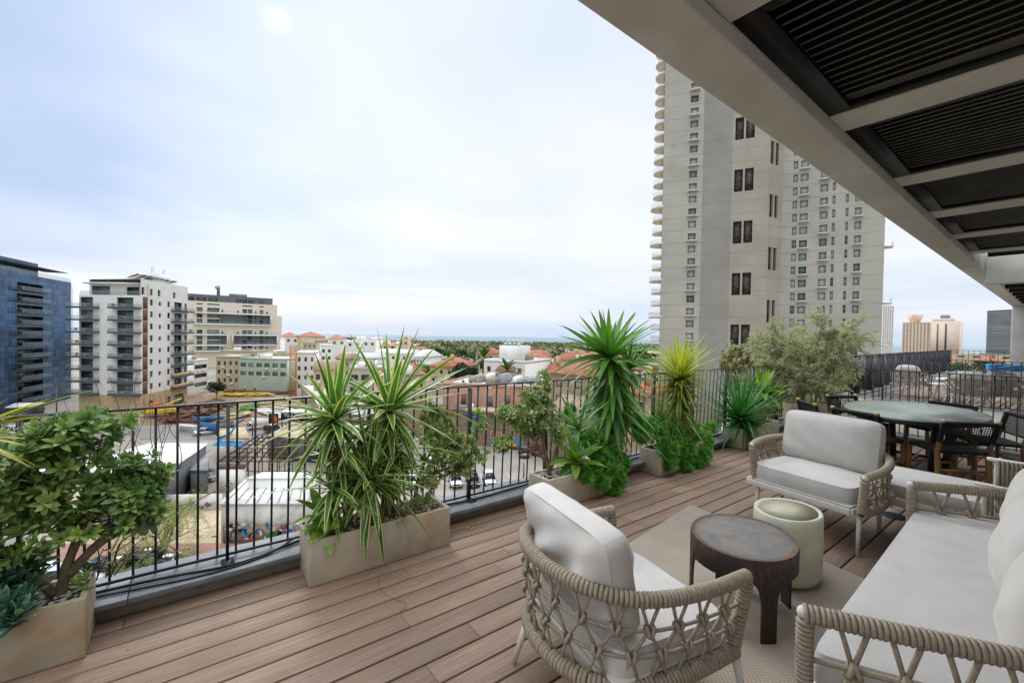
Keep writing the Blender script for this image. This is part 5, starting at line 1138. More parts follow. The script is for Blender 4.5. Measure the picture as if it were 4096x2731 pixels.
# ---- cream block with grey top
f = Face(gxy(745, 250), gxy(1108, 283)); fr_ = Face(gxy(1108, 283), gxy(1127, 300))
t = thing('apartment_block', 'wide cream apartment block with grey top floor and framed balcony bands', 'building', mid(f))
Y8 = lambda y: 1120+y/2.987; X8 = lambda x: 740+x/2.987; zz = lambda y: f.z(X8(400), Y8(y))
cols = [(140, 208), (265, 410), (435, 457), (622, 641), (685, 740), (748, 803), (835, 853), (890, 937), (970, 988)]; rows = [(335, 388), (408, 455), (468, 518), (597, 645), (665, 712), (722, 770), (788, 838)]
RC = []
for r0_, r1_ in rows:
    for c0_, c1_ in cols: h_ = 0 if c1_-c0_ > 30 else (r1_-r0_)*.3; RC.append((f.s(X8(c0_)), f.s(X8(c1_)), zz(r1_), zz(r0_+h_)))
for c0_, c1_ in cols: RC.append((f.s(X8(c0_)), f.s(X8(c1_)), zz(303), zz(285)) if c1_-c0_ > 30 else (f.s(X8(c0_)), f.s(X8(c1_)), zz(368), zz(330)))
RC = [r for k_, r in enumerate(RC) if k_ < 63 or r[3] < zz(284)]; RC = RC[:63]+[(f.s(X8(a)), f.s(X8(c)), zz(303), zz(287)) for a, c in ((140, 208), (265, 410), (685, 803), (890, 937))]
z1 = zz(262); b = MB(); wallf(b, f, GZ, z1, RC, .4); hull(b, f, GZ, z1, 22); wallf(b, fr_, GZ, zz(400), [], .3); b.build('walls', 'slab_cream', t)
for r in RC: window(t, f, r, random.choice(('glass_dark', 'glass_green', 'glass_dark')), depth=.4, mull=3 if r[1]-r[0] > 8 else 1)
g = Face(f.P(-1, 0, -3)[:2], f.P(f.L*.96, 0, -3)[:2]); z2 = f.z(X8(400), Y8(178)); RT = [(g.s(X8(a)), g.s(X8(c)), zz(262)+.2, zz(215)) for a, c in ((45, 105), (140, 250), (278, 388), (612, 670), (685, 740), (752, 810), (825, 895), (905, 935))]
b = MB(); wallf(b, g, z1, z2, RT, .3); hull(b, g, z1, z2, 17); b.build('top_storey', 'wall_grey', t)
for r in RT: window(t, g, r, 'glass_dark', mull=3)
for y, a, c in ((398, 100, 1018), (530, 100, 1018), (656, 100, 500), (656, 570, 1095), (780, 100, 500), (780, 570, 1095), (848, 100, 1018)):
    q = gbox(MB(), f, f.s(X8(a)), f.s(X8(c)), zz(y)-.35, zz(y)+.35, -.2, 2.2).build('balcony_band', 'wall_white', t); gbox(MB(), f, f.s(X8(a)), f.s(X8(c)), zz(y)+.35, zz(y)+1.5, 2.1, 2.18).build('glass_railing', 'glass_rail', q)
for a, y0_, y1_ in ((1012, 398, 530), (495, 656, 780), (560, 656, 780), (1090, 656, 780)): gbox(MB(), f, f.s(X8(a)), f.s(X8(a+9)), zz(y1_), zz(y0_), 0, 2.2).build('frame_pier', 'wall_white', t)
for y0_, y1_, a, c in ((405, 527, 410, 1010), (662, 777, 575, 1088), (662, 777, 410, 494)):
    q = MB(); rs = [r for r in RC if r[0] < f.s(X8(c)) and r[1] > f.s(X8(a)) and zz(y1_) < r[2] < zz(y0_)]; wallf(q, f, zz(y1_)+.1, zz(y0_)-.1, rs, .05, f.s(X8(a)), f.s(X8(c)), .06); q.build('grey_wall_panel', 'wall_grey', t)
k = MB().tube([g.P(18, z2-1, -6), g.P(18, z2+4, -6), g.P(17.2, z2+5.4, -5)], [.9, .9, 1.5], 10); k.build('roof_vent', 'roof_grey', t); gbox(MB(), g, 24, 33, z2, z2+1.8, -9, -4).build('roof_plant', 'roof_grey', t)

# ---- generic house
def house(label, px0, px1, ytop, w0, w1=None, D=10., wall='wall_white', roof='flat', rm='roof_white', rows=2, colsn=3, win='glass_dark', name='house', group=None, rh=None, parts=True, ww=.45, z1=None, gz=None, over=.4, first=.6, ac=True):
    f = Face(gxy(px0, w0), gxy(px1, w1 or w0)); zt = f.z((px0+px1)/2, ytop) if z1 is None else z1; gz = GZ if gz is None else gz
    t = thing(name, label, 'building' if name != 'house' else 'house', mid(f), group); rs = []
    fh = 3.1
    if parts:
        cw = f.L/colsn
        for r in range(rows):
            zc = zt-first-1.55-r*fh
            if zc-.9 < gz+.3: break
            for c in range(colsn): rs.append((cw*(c+.5-ww/2), cw*(c+.5+ww/2), zc-.75, zc+.65))
    b = MB(); wallf(b, f, gz, zt, rs, .22); hull(b, f, gz, zt, D); b.build('walls', wall, t)
    for r in rs: window(t, f, r, win, depth=.22, mull=1 if r[1]-r[0] > 1 else 0)
    if parts and rows > 1 and f.L > 6:
        for i_ in range(3):
            u_ = random.uniform(.1, .85)*f.L; zz_ = zt-first-3.1*random.randint(1, rows)-.2; gbox(MB(), f, u_, u_+.9, zz_, zz_+.6, 0, .4).build('air_conditioner', 'paint_white', t)
    if roof == 'flat':
        if f.L > 8:
            for i_ in range(3):
                u_ = random.uniform(.08, .8)*f.L; gbox(MB(), f, u_, u_+random.uniform(.8, 2.2), zt+.06, zt+random.uniform(.7, 1.8), -D*random.uniform(.5, .8), -D*random.uniform(.2, .4)).build('roof_box', random.choice(('roof_grey', 'wall_white', 'roof_tan')), t)
        q = MB()
        for a, c_, o0, o1 in ((0, f.L, -.25, .03), (0, f.L, -D-.03, -D+.25), (-.03, .25, -D, 0), (f.L-.25, f.L+.03, -D, 0)): gbox(q, f, a, c_, zt-.3, zt+.45, o0, o1)
        q.build('parapet', wall, t); gbox(MB(), f, .25, f.L-.25, zt+.01, zt+.06, -D+.25, -.25).build('roof', rm, t)
    else:
        rh = rh or min(D, f.L)*.28; e = over; c = [f.P(-e, zt, e), f.P(f.L+e, zt, e), f.P(f.L+e, zt, -D-e), f.P(-e, zt, -D-e)]
        if roof == 'hip': k = min(f.L, D)*.48; r1_, r2_ = (f.P(k, zt+rh, -D/2), f.P(f.L-k, zt+rh, -D/2)) if f.L >= D else (f.P(f.L/2, zt+rh, -k), f.P(f.L/2, zt+rh, -D+k))
        else: r1_, r2_ = f.P(-e, zt+rh, -D/2), f.P(f.L+e, zt+rh, -D/2)
        V = [np.asarray(p) for p in (*c, r1_, r2_)]
        Fq = [(0, 1, 5, 4), (2, 3, 4, 5), (1, 2, 5), (3, 0, 4)] if (f.L >= D or roof != 'hip') else [(0, 1, 4), (1, 2, 5, 4), (2, 3, 5), (3, 0, 4, 5)]
        V2 = V+[v-np.array([0, 0, .3]) for v in V[:4]]; q = MB().add(V2, Fq+[(0, 3, 9, 6), (0, 6, 7, 1), (1, 7, 8, 2), (2, 8, 9, 3)]); q.build('roof', rm, t)
    return t, f, zt

# middle row of houses
house('small white building with dark ribbon windows left of the grey tree', 775, 832, 1441, 150, 158, 12, 'wall_white', rows=3, colsn=1, ww=.86)
house('grey beige four bay house with balconies beside the mint green building', 865, 958, 1428, 158, 160, 14, 'wall_beige', rows=3, colsn=4, ww=.4)
house('long mint green building with ribbon windows above the building site', 958, 1150, 1436, 160, 158, 14, 'wall_mint', rows=2, colsn=6, ww=.7, win='glass_green')
house('cream annexe with yellow awning on the roofs behind the mint green building', 1040, 1150, 1415, 180, 180, 12, 'wall_cream', rm='roof_tan', rows=1, colsn=5)
house('beige rooftop building in front of the cream apartment block', 880, 1030, 1405, 188, 190, 12, 'wall_beige', rows=2, colsn=4)
house('narrow bright white four storey house with striped awnings right of the crane', 1185, 1262, 1412, 150, 152, 16, 'wall_white', rows=4, colsn=3, ww=.4)
house('white house with a curved roof edge behind the awning house', 1283, 1330, 1383, 190, 192, 14, 'wall_white', rows=3, colsn=2)
house('low white house with corrugated roof in the old quarter left of the yucca', 1352, 1500, 1428, 175, 172, 12, 'wall_white', 'gable', 'roof_white', rows=2, colsn=6, rh=1.5)
house('brown stone house with shuttered windows behind the yucca leaves', 1255, 1365, 1475, 120, 122, 14, 'wall_stone', 'gable', 'roof_tan', rows=3, colsn=3, rh=2.)
house('small beige house between the stone house and the low white house', 1345, 1400, 1432, 150, 150, 10, 'wall_beige', 'gable', 'roof_tan', rows=2, colsn=2, rh=1.6)
house('unfinished concrete house with scaffolding inside the yucca leaves', 1395, 1530, 1475, 110, 112, 14, 'concrete_warm', rows=2, colsn=3, ww=.7)
house('stone house with arched shutters and a small tiled roof right of the tall yucca leaves', 1530, 1705, 1500, 92, 96, 12, 'stone_arch', rows=2, colsn=5, ww=.22)
t_, f_, z_ = house('red tiled attic room with a white awning above the arched stone house', 1610, 1700, 1478, 99, 102, 7, 'wall_dark', 'hip', 'roof_tile', rows=1, colsn=3, ww=.8, z1=-7.)
house('long white tin roofed house far behind the green domed tree', 1500, 1650, 1412, 215, 210, 12, 'wall_white', 'gable', 'roof_white', rows=1, colsn=7, rh=1.8)
house('pale tin roofed shed among trees right of the tall yucca leaves', 1655, 1690, 1425, 200, 198, 16, 'wall_white', 'gable', 'roof_white', rows=1, colsn=3, rh=3)
# modern white villa in the middle
t_, f_, z_ = house('white modern villa with a tiled porch roof in the centre of the view', 1938, 2102, 1446, 118, 112, 16, 'wall_white', rows=2, colsn=4, ww=.35)
q = gbox(MB(), f_, 3.0, 9.5, z_, z_+4.2, -9, -3).build('upper_storey', 'wall_white', t_)
for k in range(4): MB().box(f_.P(4+k*1.4, z_+4.8, -5), (1.2, 2.2, .06), axes=[[*f_.t, 0], [*(f_.n*.86), -.5], [*(f_.n*.5), .86]]).build('solar_panel', 'glass_green', t_); MB().lathe([(.35, 0), (.35, 1.1)], f_.P(4+k*1.4, z_+4.7, -6.6), 12).build('water_tank', 'paint_white', t_)
V = [f_.P(4.6, z_-2.4, 1.8), f_.P(10, z_-2.4, 1.8), f_.P(9.6, z_-1.1, 0.02), f_.P(5., z_-1.1, 0.02)]; MB().add(V+[v-(0, 0, .2) for v in V], [(0, 1, 2, 3), (4, 5, 1, 0), (5, 6, 2, 1), (6, 7, 3, 2), (7, 4, 0, 3)]).build('porch_roof', 'roof_tile', t_)
# pink building with grey flat roof, and garages below
t_, f_, z_ = house('long faded pink building with round attic vents and a cluttered white flat roof', 1775, 2190, 1545, 93, 88, 17, 'wall_pink', rm='roof_white', rows=0, colsn=1)
for px in (1960, 2030, 2095, 2145): 
    u, z = f_.sz(px, 1546); k = MB().lathe([(.42, 0), (.42, .06), (.3, .06), (.3, .02), (.01, .02)], (0, 0, 0), 16); v = k.v[0]; k.v[0] = f_.P(u, z)+np.outer(v[:, 0], [*f_.t, 0])+np.outer(v[:, 1], [0, 0, 1])+np.outer(v[:, 2], [*f_.n, 0]); k.build('round_vent', 'wall_white', t_)
for px, y0_, y1_ in ((1855, 1575, 1620), (2030, 1580, 1622), (2095, 1572, 1614), (1960, 1585, 1625)):
    u, z = f_.sz(px, y1_); z2_ = f_.sz(px, y0_)[1]; q = gbox(MB(), f_, u-.55, u+.55, z, z2_, 0, .08).build('shutter', 'brick_strip' if px == 1855 else 'wall_grey', t_)
q = gbox(MB(), f_, f_.s(1832), f_.s(1882), f_.sz(1850, 1632)[1]-.2, f_.sz(1850, 1632)[1], 0, 1.3).build('balcony', 'rust_steel', t_)
for k in range(9):
    u = random.uniform(3, f_.L-3); gbox(MB(), f_, u, u+random.uniform(.8, 2), z_+.06, z_+random.uniform(.8, 1.9), -random.uniform(9, 15), -random.uniform(4, 8)).build('roof_box', random.choice(('roof_grey', 'wall_white')), t_)
k = MB()
for i in range(30): u = 3+i*(f_.L-6)/29; k.bar(f_.P(u, z_+.1, -7), f_.P(u, z_+1.3, -7), .05)
for zz_ in (.7, 1.3): k.bar(f_.P(3, z_+zz_, -7), f_.P(f_.L-3, z_+zz_, -7), .05)
k.build('roof_fence', 'paint_white', t_)
for k in range(2): q = MB(); rosette(q, f_.P(4+k*1.8, z_+.3, -1.5), (0, 0, 1), 60, 1.1, .12, 85, 20, .5, 'thin', seg=3); q.build('roof_grass', 'leaf_grass', t_)
t2, f2b, z2b = house('low rubble walled garages with painted graffiti along the parking lot', 1690, 2195, 1645, 89.5, 85, 3.4, 'wall_rough', rm='roof_tan', rows=0, colsn=1)
gbox(MB(), f2b, f2b.s(1870), f2b.L, z2b-.1, z2b+.5, -2, .9).build('awning', 'tarp_cream', t2)
def graffiti(t, f, items):
    for px, py, w, h, m_ in items:
        u, z = f.sz(px, py); n_ = 22; pts = [(u+math.cos(a)*w/2*random.uniform(.35, 1.2), z+math.sin(a)*h/2*random.uniform(.35, 1.2)) for a in np.linspace(0, 2*PI, n_, endpoint=False)]
        _zc[0] += 1; MB().add([f.P(a, b_, .02+.004*(_zc[0] % 9)) for a, b_ in pts], [tuple(range(n_))]).build('graffiti', m_, t)
graffiti(t2, f2b, [(1895, 1664, 4.4, 1.9, 'pipe_blue'), (1800, 1665, 1.6, 1.5, 'brick_strip'), (1968, 1668, 1., 1.6, 'formwork_green'), (1900, 1722, 2, 1.4, 'tarp_blue'), (1985, 1758, 3.4, 1.2, 'tarp_blue'), (2030, 1775, 3.6, 1.8, 'paint_yellow'), (2070, 1768, 2.2, 1.6, 'tarp_blue'), (1870, 1765, 1.4, 1.4, 'paint_orange')])
def text(t, f, s, px, py, size, m_, o=.06, name='lettering', align='CENTER', font_off=0, sx=1.):
    cu = bpy.data.curves.new(name, 'FONT'); cu.body = s; cu.size = size; cu.align_x = align; cu.align_y = 'CENTER'; cu.extrude = .01; cu.offset = font_off
    o_ = bpy.data.objects.new(name, cu); COL.objects.link(o_); dg = bpy.context.evaluated_depsgraph_get(); me = bpy.data.meshes.new_from_object(o_.evaluated_get(dg)); bpy.data.objects.remove(o_)
    u, z = f.sz(px, py); P = f.P(u, z, o); e = bpy.data.objects.new(name, me); COL.objects.link(e)
    right = f.t if (f.t@rt[:2]) > 0 else -f.t; Mx = Matrix(((right[0]*sx, 0, f.n[0], P[0]), (right[1]*sx, 0, f.n[1], P[1]), (0, 1, 0, P[2]), (0, 0, 0, 1))); me.transform(Mx)
    me.materials.clear(); me.materials.append(M[m_]); e.parent = t
    if t is not None: me.transform(Matrix.Translation(-t.location))
    return e
text(t2, f2b, 'UI', 1985, 1745, 2.6, 'paint_white', .08, font_off=.06); text(t2, f2b, 'UI', 1985, 1745, 2.5, 'paint_red', .12)
house('low brown roofed brick shed right of the pink building', 2200, 2345, 1655, 78, 74, 12, 'wall_rough', 'gable', 'roof_tan', rows=1, colsn=4, rh=2.5)

# red roofed quarter
red = [('red tiled house with solar panels left of the dark trees', 1722, 1815, 1464, 165, 160, 16, 2), ('red tiled house behind the white villa rooftop tanks', 1905, 1975, 1412, 260, 255, 14, 1), ('long red tiled house behind the villa, left of the pale chimneys', 1985, 2080, 1428, 210, 205, 14, 1),
       ('pale long house with weathered brown tiled roof right of the villa', 2085, 2175, 1440, 185, 180, 12, 1), ('low red roof just right of the white villa behind bushes', 2140, 2230, 1487, 125, 120, 12, 2), ('large stone house with pale blue shutters and red hipped roof beside the big yucca', 2205, 2440, 1495, 88, 80, 15, 3),
       ('broad red roofed house behind the blue shuttered house', 2215, 2330, 1437, 175, 168, 18, 2), ('red roofed house hidden behind the plain green yucca head', 2330, 2480, 1425, 210, 200, 16, 2), ('red roofed stone house between the two middle yuccas', 2480, 2590, 1570, 75, 72, 12, 2), ('small red roof above the yellow yucca', 2560, 2700, 1480, 120, 115, 14, 2),
       ('red tiled roof among trees at the far left of the tree belt', 1645, 1680, 1398, 300, 298, 14, 1), ('long low red roof strip far behind the villa', 2060, 2200, 1420, 290, 285, 12, 1)]
for lb, a, c, y, w0_, w1_, D_, r_ in red:
    tq, fq, zq = house(lb, a, c, y, w0_, w1_, D_, 'stone_arch' if 'stone' in lb else 'wall_cream', 'hip', 'roof_tile', rows=r_, colsn=max(3, int((c-a)*w0_/1740/3.2)), ww=.35, win='wall_mint' if 'blue' in lb else 'glass_dark', over=.6)
    if w0_ < 180:
        gbox(MB(), fq, fq.L*.6, fq.L*.6+1., zq+1, zq+4.4, -5, -4).build('chimney', 'wall_stone', tq)
        for k in range(2): MB().lathe([(.35, 0), (.35, 1.2)], fq.P(fq.L*.3+k*1.2, zq+2.2, -4), 12).build('water_tank', 'paint_white', tq)
# red roofs beyond the neighbouring terrace
for i, (a, c, y, w_, lb) in enumerate(((3420, 3560, 1462, 260, 'red tiled roof seen through the neighbouring railing, left end'), (3590, 3700, 1470, 240, 'red tiled roof seen through the mesh railing beside the first'), (3720, 3860, 1455, 280, 'wide red tiled roof behind the bicycle'), (3880, 4010, 1448, 300, 'red tiled roof low behind the far railing near the column'), (3760, 4060, 1418, 420, 'long cream building below the hotels'))):
    house(lb, a, c, y, w_, w_*.96, 16, 'wall_cream', 'hip' if i < 4 else 'flat', 'roof_tile' if i < 4 else 'roof_tan', rows=1, colsn=5)
# hundreds of small pale houses towards the sea: each its own
ORD = ('first', 'second', 'third', 'fourth', 'fifth', 'sixth', 'seventh', 'eighth', 'ninth', 'tenth', 'eleventh', 'twelfth', 'thirteenth', 'fourteenth', 'fifteenth', 'sixteenth', 'seventeenth', 'eighteenth', 'nineteenth', 'twentieth', 'twenty-first', 'twenty-second', 'twenty-third', 'twenty-fourth', 'twenty-fifth', 'twenty-sixth', 'twenty-seventh', 'twenty-eighth')
for w_, n_, y0_ in ((230, 8, 0), (300, 10, 0), (380, 11, 0), (480, 11, 0), (600, 10, 0), (760, 9, 0)):
    for i in range(n_):
        px = 1125+i*(530/n_)+random.uniform(-14, 14)+(w_ % 37); wd = random.uniform(28, 60)*(300/w_)**.35; hgt = random.uniform(5, 13 if w_ < 500 else 9)
        f = Face(gxy(px, w_), gxy(px+wd, w_*random.uniform(.97, 1.03))); mt_ = random.choice(('wall_white', 'wall_cream', 'wall_beige', 'wall_white', 'wall_stone')); t = thing('house', f"distant {mt_[5:]} coloured house, {ORD[i]} from the left in the {ORD[(230, 300, 380, 480, 600, 760).index(w_)]} row behind the crane", 'house', mid(f), 'distant houses towards the sea'); zt = GZ+hgt+(8 if w_ < 250 else 2); c_ = max(2, int(f.L/3.5)); rs = [(f.L*(c+.3)/c_, f.L*(c+.7)/c_, zt-2.6, zt-1.2) for c in range(c_)]
        b = MB(); wallf(b, f, GZ, zt, rs, .25); hull(b, f, GZ, zt, 13); b.build('walls', mt_, t); q = MB()
        for r in rs: gbox(q, f, r[0], r[1], r[2], r[3], -.3, -.24)
        q.build('window_row', 'glass_dark', t)
        if random.random() < .25:
            V = [f.P(-.3, zt, .3), f.P(f.L+.3, zt, .3), f.P(f.L+.3, zt, -13.3), f.P(-.3, zt, -13.3), f.P(f.L*.4, zt+2.5, -6.5), f.P(f.L*.6, zt+2.5, -6.5)]; MB().add(V, [(0, 1, 5, 4), (2, 3, 4, 5), (1, 2, 5), (3, 0, 4)]).build('roof', random.choice(('roof_tile', 'roof_white')), t)
        else:
            u = random.uniform(.1, .6)*f.L; gbox(MB(), f, u, u+min(4, f.L*.3), zt, zt+random.uniform(1.4, 2.8), -8, -3).build('roof_room', mt_, t)
# scaffolded block near the sea
t = thing('scaffolded_block', 'grey block wrapped in scaffolding standing by the sea', 'building', (*gxy(1400, 820), GZ)); f = Face(gxy(1365, 820), gxy(1430, 800)); z9 = f.z(1400, 1348)
gbox(MB(), f, .5, f.L-.5, GZ, z9-1, -16, -1).build('core', 'roof_grey', t); k = MB()
for i in range(10): k.bar(f.P(i*f.L/9, GZ, 0), f.P(i*f.L/9, z9, 0), .35)
for i in range(8): z = GZ+6+i*(z9-GZ-6)/7; k.bar(f.P(0, z, 0), f.P(f.L, z, 0), .3)
k.build('scaffold', 'rust_steel', t)

# ---- concrete residential tower
P = [gxy(2638, 113), gxy(2795, 110), gxy(2912, 107.5), gxy(3060, 104), gxy(3114, 106.5), gxy(3526, 96)]
fa, fb, fc, fd, fe = [Face(P[i], P[i+1]) for i in range(5)]
t = thing('tower', 'tall raw concrete residential tower with round balconies on its left edge', 'tower', (*P[1], GZ)); TT = 98.; fh = 3.15
rowy = lambda i: 8.35+fh*(i-4)      # floor levels
RA, RD = [], []; ua, ub = fa.s(2742), fa.s(2773)
for i in range(-8, 26): z = 1.0+i*fh; RA.append((ua, ub, z, z+1.75))
dc = [(3156, 3174), (3185, 3217), (3265, 3296), (3314, 3326), (3367, 3379), (3404, 3431)]
for i in range(-8, 18):
    z = 1.4+i*fh
    for j, (a, c) in enumerate(dc): RD.append((fe.s(a), fe.s(c), z, z+(1.75 if c-a > 15 and j != 0 else 1.9)))
LB = []
for k in range(-2, 7):
    zb_ = fc.z(2960, 1000+(1017+0)/1.045-1000)+k*4*fh; LB.append((fc.s(2921), fc.s(2955), zb_, zb_+5.4)); LB.append((fc.s(2963), fc.s(2998), zb_, zb_+5.4))
LD = []
for k in range(-2, 7):
    zb_ = fd.z(3085, 907/1.045)+k*4*fh
    LD.append((fd.s(3064), fd.s(3078), zb_, zb_+5.4)); LD.append((fd.s(3084), fd.s(3097), zb_, zb_+5.4))
b = MB(); wallf(b, fa, GZ, TT, RA, .5); b.build('wall_facing_left', 'concrete_tower', t); b = MB(); wallf(b, fb, GZ, TT, [], .3); b.build('recessed_wall', 'concrete_dark', t)
b = MB(); wallf(b, fc, GZ, TT, LB, .5); b.build('louvred_wall', 'concrete_warm', t); b = MB(); wallf(b, fd, GZ, TT, LD, .5); b.build('return_wall', 'concrete_warm', t); b = MB(); wallf(b, fe, GZ, TT, RD, .4)
back = [fe.P(fe.L, 0, -24)[:2], fa.P(0, 0, -24)[:2]]; b.add([(*P[5], GZ), (*back[0], GZ), (*back[1], GZ), (*P[0], GZ), (*P[5], TT), (*back[0], TT), (*back[1], TT), (*P[0], TT)], [(0, 1, 5, 4), (1, 2, 6, 5), (2, 3, 7, 6)]); b.build('window_wall', 'concrete_tower', t)
MB().add([(*p, TT) for p in P]+[(*p, TT) for p in back], [tuple(range(8))]).build('roof', 'concrete_dark', t)
vis = lambda z, lo, hi: lo < z < hi; nw = 0
for r in RA: 
    if vis(r[2], -14, 72): window(t, fa, r, 'glass_tower', 'roof_grey', depth=.5, mull=0); nw += 1
rest = MB()
for r in RD:
    if nw < 98 and vis(r[2], -12, 48): window(t, fe, r, random.choice(('glass_tower', 'glass_tower', 'glass_green')), 'roof_grey', depth=.4, mull=0); nw += 1
    else: rest.box(fe.P((r[0]+r[1])/2, (r[2]+r[3])/2, -.4), (r[1]-r[0], .03, r[3]-r[2]), axes=fe.ax())
rest.build('window_rest', 'glass_tower', t, kind='stuff')
for r in LB: window(t, fc, r, 'louvre_window', depth=.45, mull=0, name='louvre', fw_=.12)
for r in LD: window(t, fd, r, 'louvre_window', depth=.45, mull=0, name='louvre', fw_=.1)
for i, r in enumerate(RA):
    if i % 2 == 0 and vis(r[2], -14, 72): gbox(MB(), fa, r[0]-.3, r[1]+.3, r[2]-.35, r[2]-.1, 0, 1.0).build('ledge', 'slab_cream', t)
    elif vis(r[2], -14, 72): gbox(MB(), fa, r[0], r[1], r[3]+.05, r[3]+1.1, -.4, -.02).build('spandrel', 'concrete_warm', t)
for i in range(-6, 16):
    z = 1.4+i*fh
    for j, (a, c) in enumerate(dc):
        if c-a > 24 and (i+j) % 2 == 0 and vis(z, -10, 45): gbox(MB(), fe, fe.s(a)-.25, fe.s(c)+.25, z-.4, z-.15, 0, .9).build('ledge', 'slab_cream', t)
sc_ = MB()                                                       # board marks: shallow joints on every floor
for ff in (fa, fb, fc, fd, fe):
    for i in range(-6, 32): z = -.4+i*fh; 
b = None
joint = MB()
for ff in (fa, fb, fc, fd, fe):
    for i in range(-7, 30):
        z = .45+i*fh; 
        hs = [(r[0], r[1]) for r in (RA if ff is fa else RD if ff is fe else LB if ff is fc else LD if ff is fd else []) if r[2] < z < r[3]]; hs.sort(); s_ = 0.
        for a, c in hs+[(ff.L, ff.L)]:
            if a-s_ > .1: gbox(joint, ff, s_, a, z-.035, z+.035, -.02, .012)
            s_ = c
joint.build('concrete_joints', 'concrete_dark', t)
for i in range(-6, 26):                                          # round balconies
    z = .6+i*fh; big = i in (8, 11, 5, 2, -1, -4); c = fa.P(-.2, 0, -3.0)
    th_ = np.linspace(-1.9, 1.9, 14); rad = 2.5 if not big else 3.1; dr = -fa.t; pr2 = [c[:2]+rad*(dr*math.cos(a)*.9+fa.n*math.sin(a)) for a in th_]; 
    a_ = sum(pr2[k][0]*pr2[(k+1) % 14][1]-pr2[(k+1) % 14][0]*pr2[k][1] for k in range(14)); pr2 = pr2 if a_ > 0 else pr2[::-1]
    q = MB().prism(pr2, z-.3, z+.25).build('balcony', 'slab_cream', t)
    g = MB(); V = [(*p, z+.25) for p in pr2]+[(*p, z+1.25) for p in pr2]; g.add(V, [(k, k+1, 14+k+1, 14+k) for k in range(13)]).build('glass_railing', 'glass_rail', q)
for i in (-4, -2, 0, 3, 7, 11):
    z = .6+i*fh; q = gbox(MB(), fe, fe.L, fe.L+1.8, z-.3, z, -4, -1.5).build('side_balcony', 'slab_cream', t); gbox(MB(), fe, fe.L+1.7, fe.L+1.76, z, z+1., -4, -1.5).build('glass_railing', 'glass_rail', q)

# ---- far hotels
def hotel(label, px0, px1, ytop, w0, w1, wall, n_f, n_c, win, ww=.55, hh=.5, D=30, solid=0.):
    f = Face(gxy(px0, w0), gxy(px1, w1)); zt = f.z((px0+px1)/2, ytop); t = thing('hotel', label, 'building', mid(f)); fhh = (zt-GZ)/n_f; rs = []
    b = MB(); hull(b, f, GZ, zt, D); 
    for r in range(int(n_f*.85)):
        z = zt-(r+.85)*fhh
        if n_c == 1: rs.append((f.L*.02, f.L*(.98-solid), z, z+fhh*hh))
        else:
            for c in range(n_c): rs.append((f.L*(c+.5-ww/2)/n_c, f.L*(c+.5+ww/2)/n_c, z, z+fhh*hh))
    wallf(b, f, GZ, zt, rs, .8); b.build('walls', wall, t)
    for r in rs[:98]: q = gbox(MB(), f, r[0], r[1], r[2], r[3], -.85, -.8).build('window', win, t)
    q = MB(); [gbox(q, f, r[0], r[1], r[2], r[3], -.85, -.8) for r in rs[98:]]
    if rs[98:]: q.build('window_rest', win, t, kind='stuff')
    return t, f, zt
t, f, z = hotel('pale pink beige hotel slab by the sea, the widest of the distant towers', 3608, 3838, 1289, 560, 520, 'pink_hotel', 18, 16, 'wall_beige', .45, .62)
gbox(MB(), f, f.L*.53, f.L*.88, z, z+5, -24, -3).build('roof_storey', 'pink_hotel', t); gbox(MB(), f, f.L*.66, f.L*.8, z+5, z+9, -20, -6).build('roof_tank', 'roof_grey', t); gbox(MB(), f, f.L*.52, f.L, GZ, z+1, 0, 2.).build('projecting_wing', 'pink_hotel', t)
b = MB(); c = f.P(f.L*.2, z, -10); b.lathe([(5, 0), (6.5, 5), (8, 10.)], c, 4).build('roof_funnel', 'pink_hotel', t)
for q_ in (.62, .76): gbox(MB(), f, f.L*q_, f.L*(q_+.03), GZ+8, z-2, 2.01, 2.3).build('window_strip', 'glass_dark', t)
hotel('dark banded high rise hotel beside the column at the right', 3944, 4046, 1240, 430, 405, 'hotel_dark', 26, 1, 'glass_dark', hh=.5, solid=.03)
hotel('slim white gridded high rise just right of the concrete tower', 3528, 3572, 1222, 470, 480, 'wall_white', 26, 5, 'glass_dark', .6, .45)

# ---- trees
leafmat('crown_green', '1c3818', '4d7030', rough=.7, trans=.1); leafmat('crown_bright', '2a5c1e', '5f9a35', rough=.7, trans=.1); leafmat('crown_olive', '4a4a2c', '85804f', rough=.8, trans=.1); leafmat('crown_grey', '5a5448', '8f8674', rough=.9, trans=.05); leafmat('crown_wood', '4f5d3a', '948f6e', rough=.9, trans=.05); leafmat('crown_dark', '16261a', '3a4a30', rough=.8, trans=.05)
def crown(nl, lobes, size, aspect=1.):
    b = MB(); per = nl//lobes
    for k in range(lobes):
        v = rng.normal(size=3); v /= np.linalg.norm(v); c = v*np.array([.62, .62, .42])*random.uniform(.4, 1); r = random.uniform(.32, .52); tone = random.uniform(-.25, .25)
        d = rng.normal(size=(per, 3)); d /= np.linalg.norm(d, axis=1)[:, None]; p = c+d*r*rng.uniform(.55, 1.05, (per, 1))*np.array([1, 1, aspect])
        n = d+rng.normal(0, .6, (per, 3)); n /= np.linalg.norm(n, axis=1)[:, None]; x = np.cross(n, rng.normal(size=(per, 3))); x /= np.linalg.norm(x, axis=1)[:, None]; y = np.cross(n, x); s = (size*rng.uniform(.5, 1.2, (per, 1)))
        V = np.stack([p-x*s-y*s*.5, p+x*s*.2-y*s*.9, p+x*s+y*s*.4, p-x*s*.3+y*s], 1).reshape(-1, 3); tn = np.clip(.5+tone+rng.normal(0, .22, per)+d[:, 2]*.0, 0, 1)
        b.add(V, np.arange(per*4).reshape(-1, 4), np.stack([np.repeat(tn, 4), np.full(per*4, .3), np.full(per*4, .3)], 1))
    return b
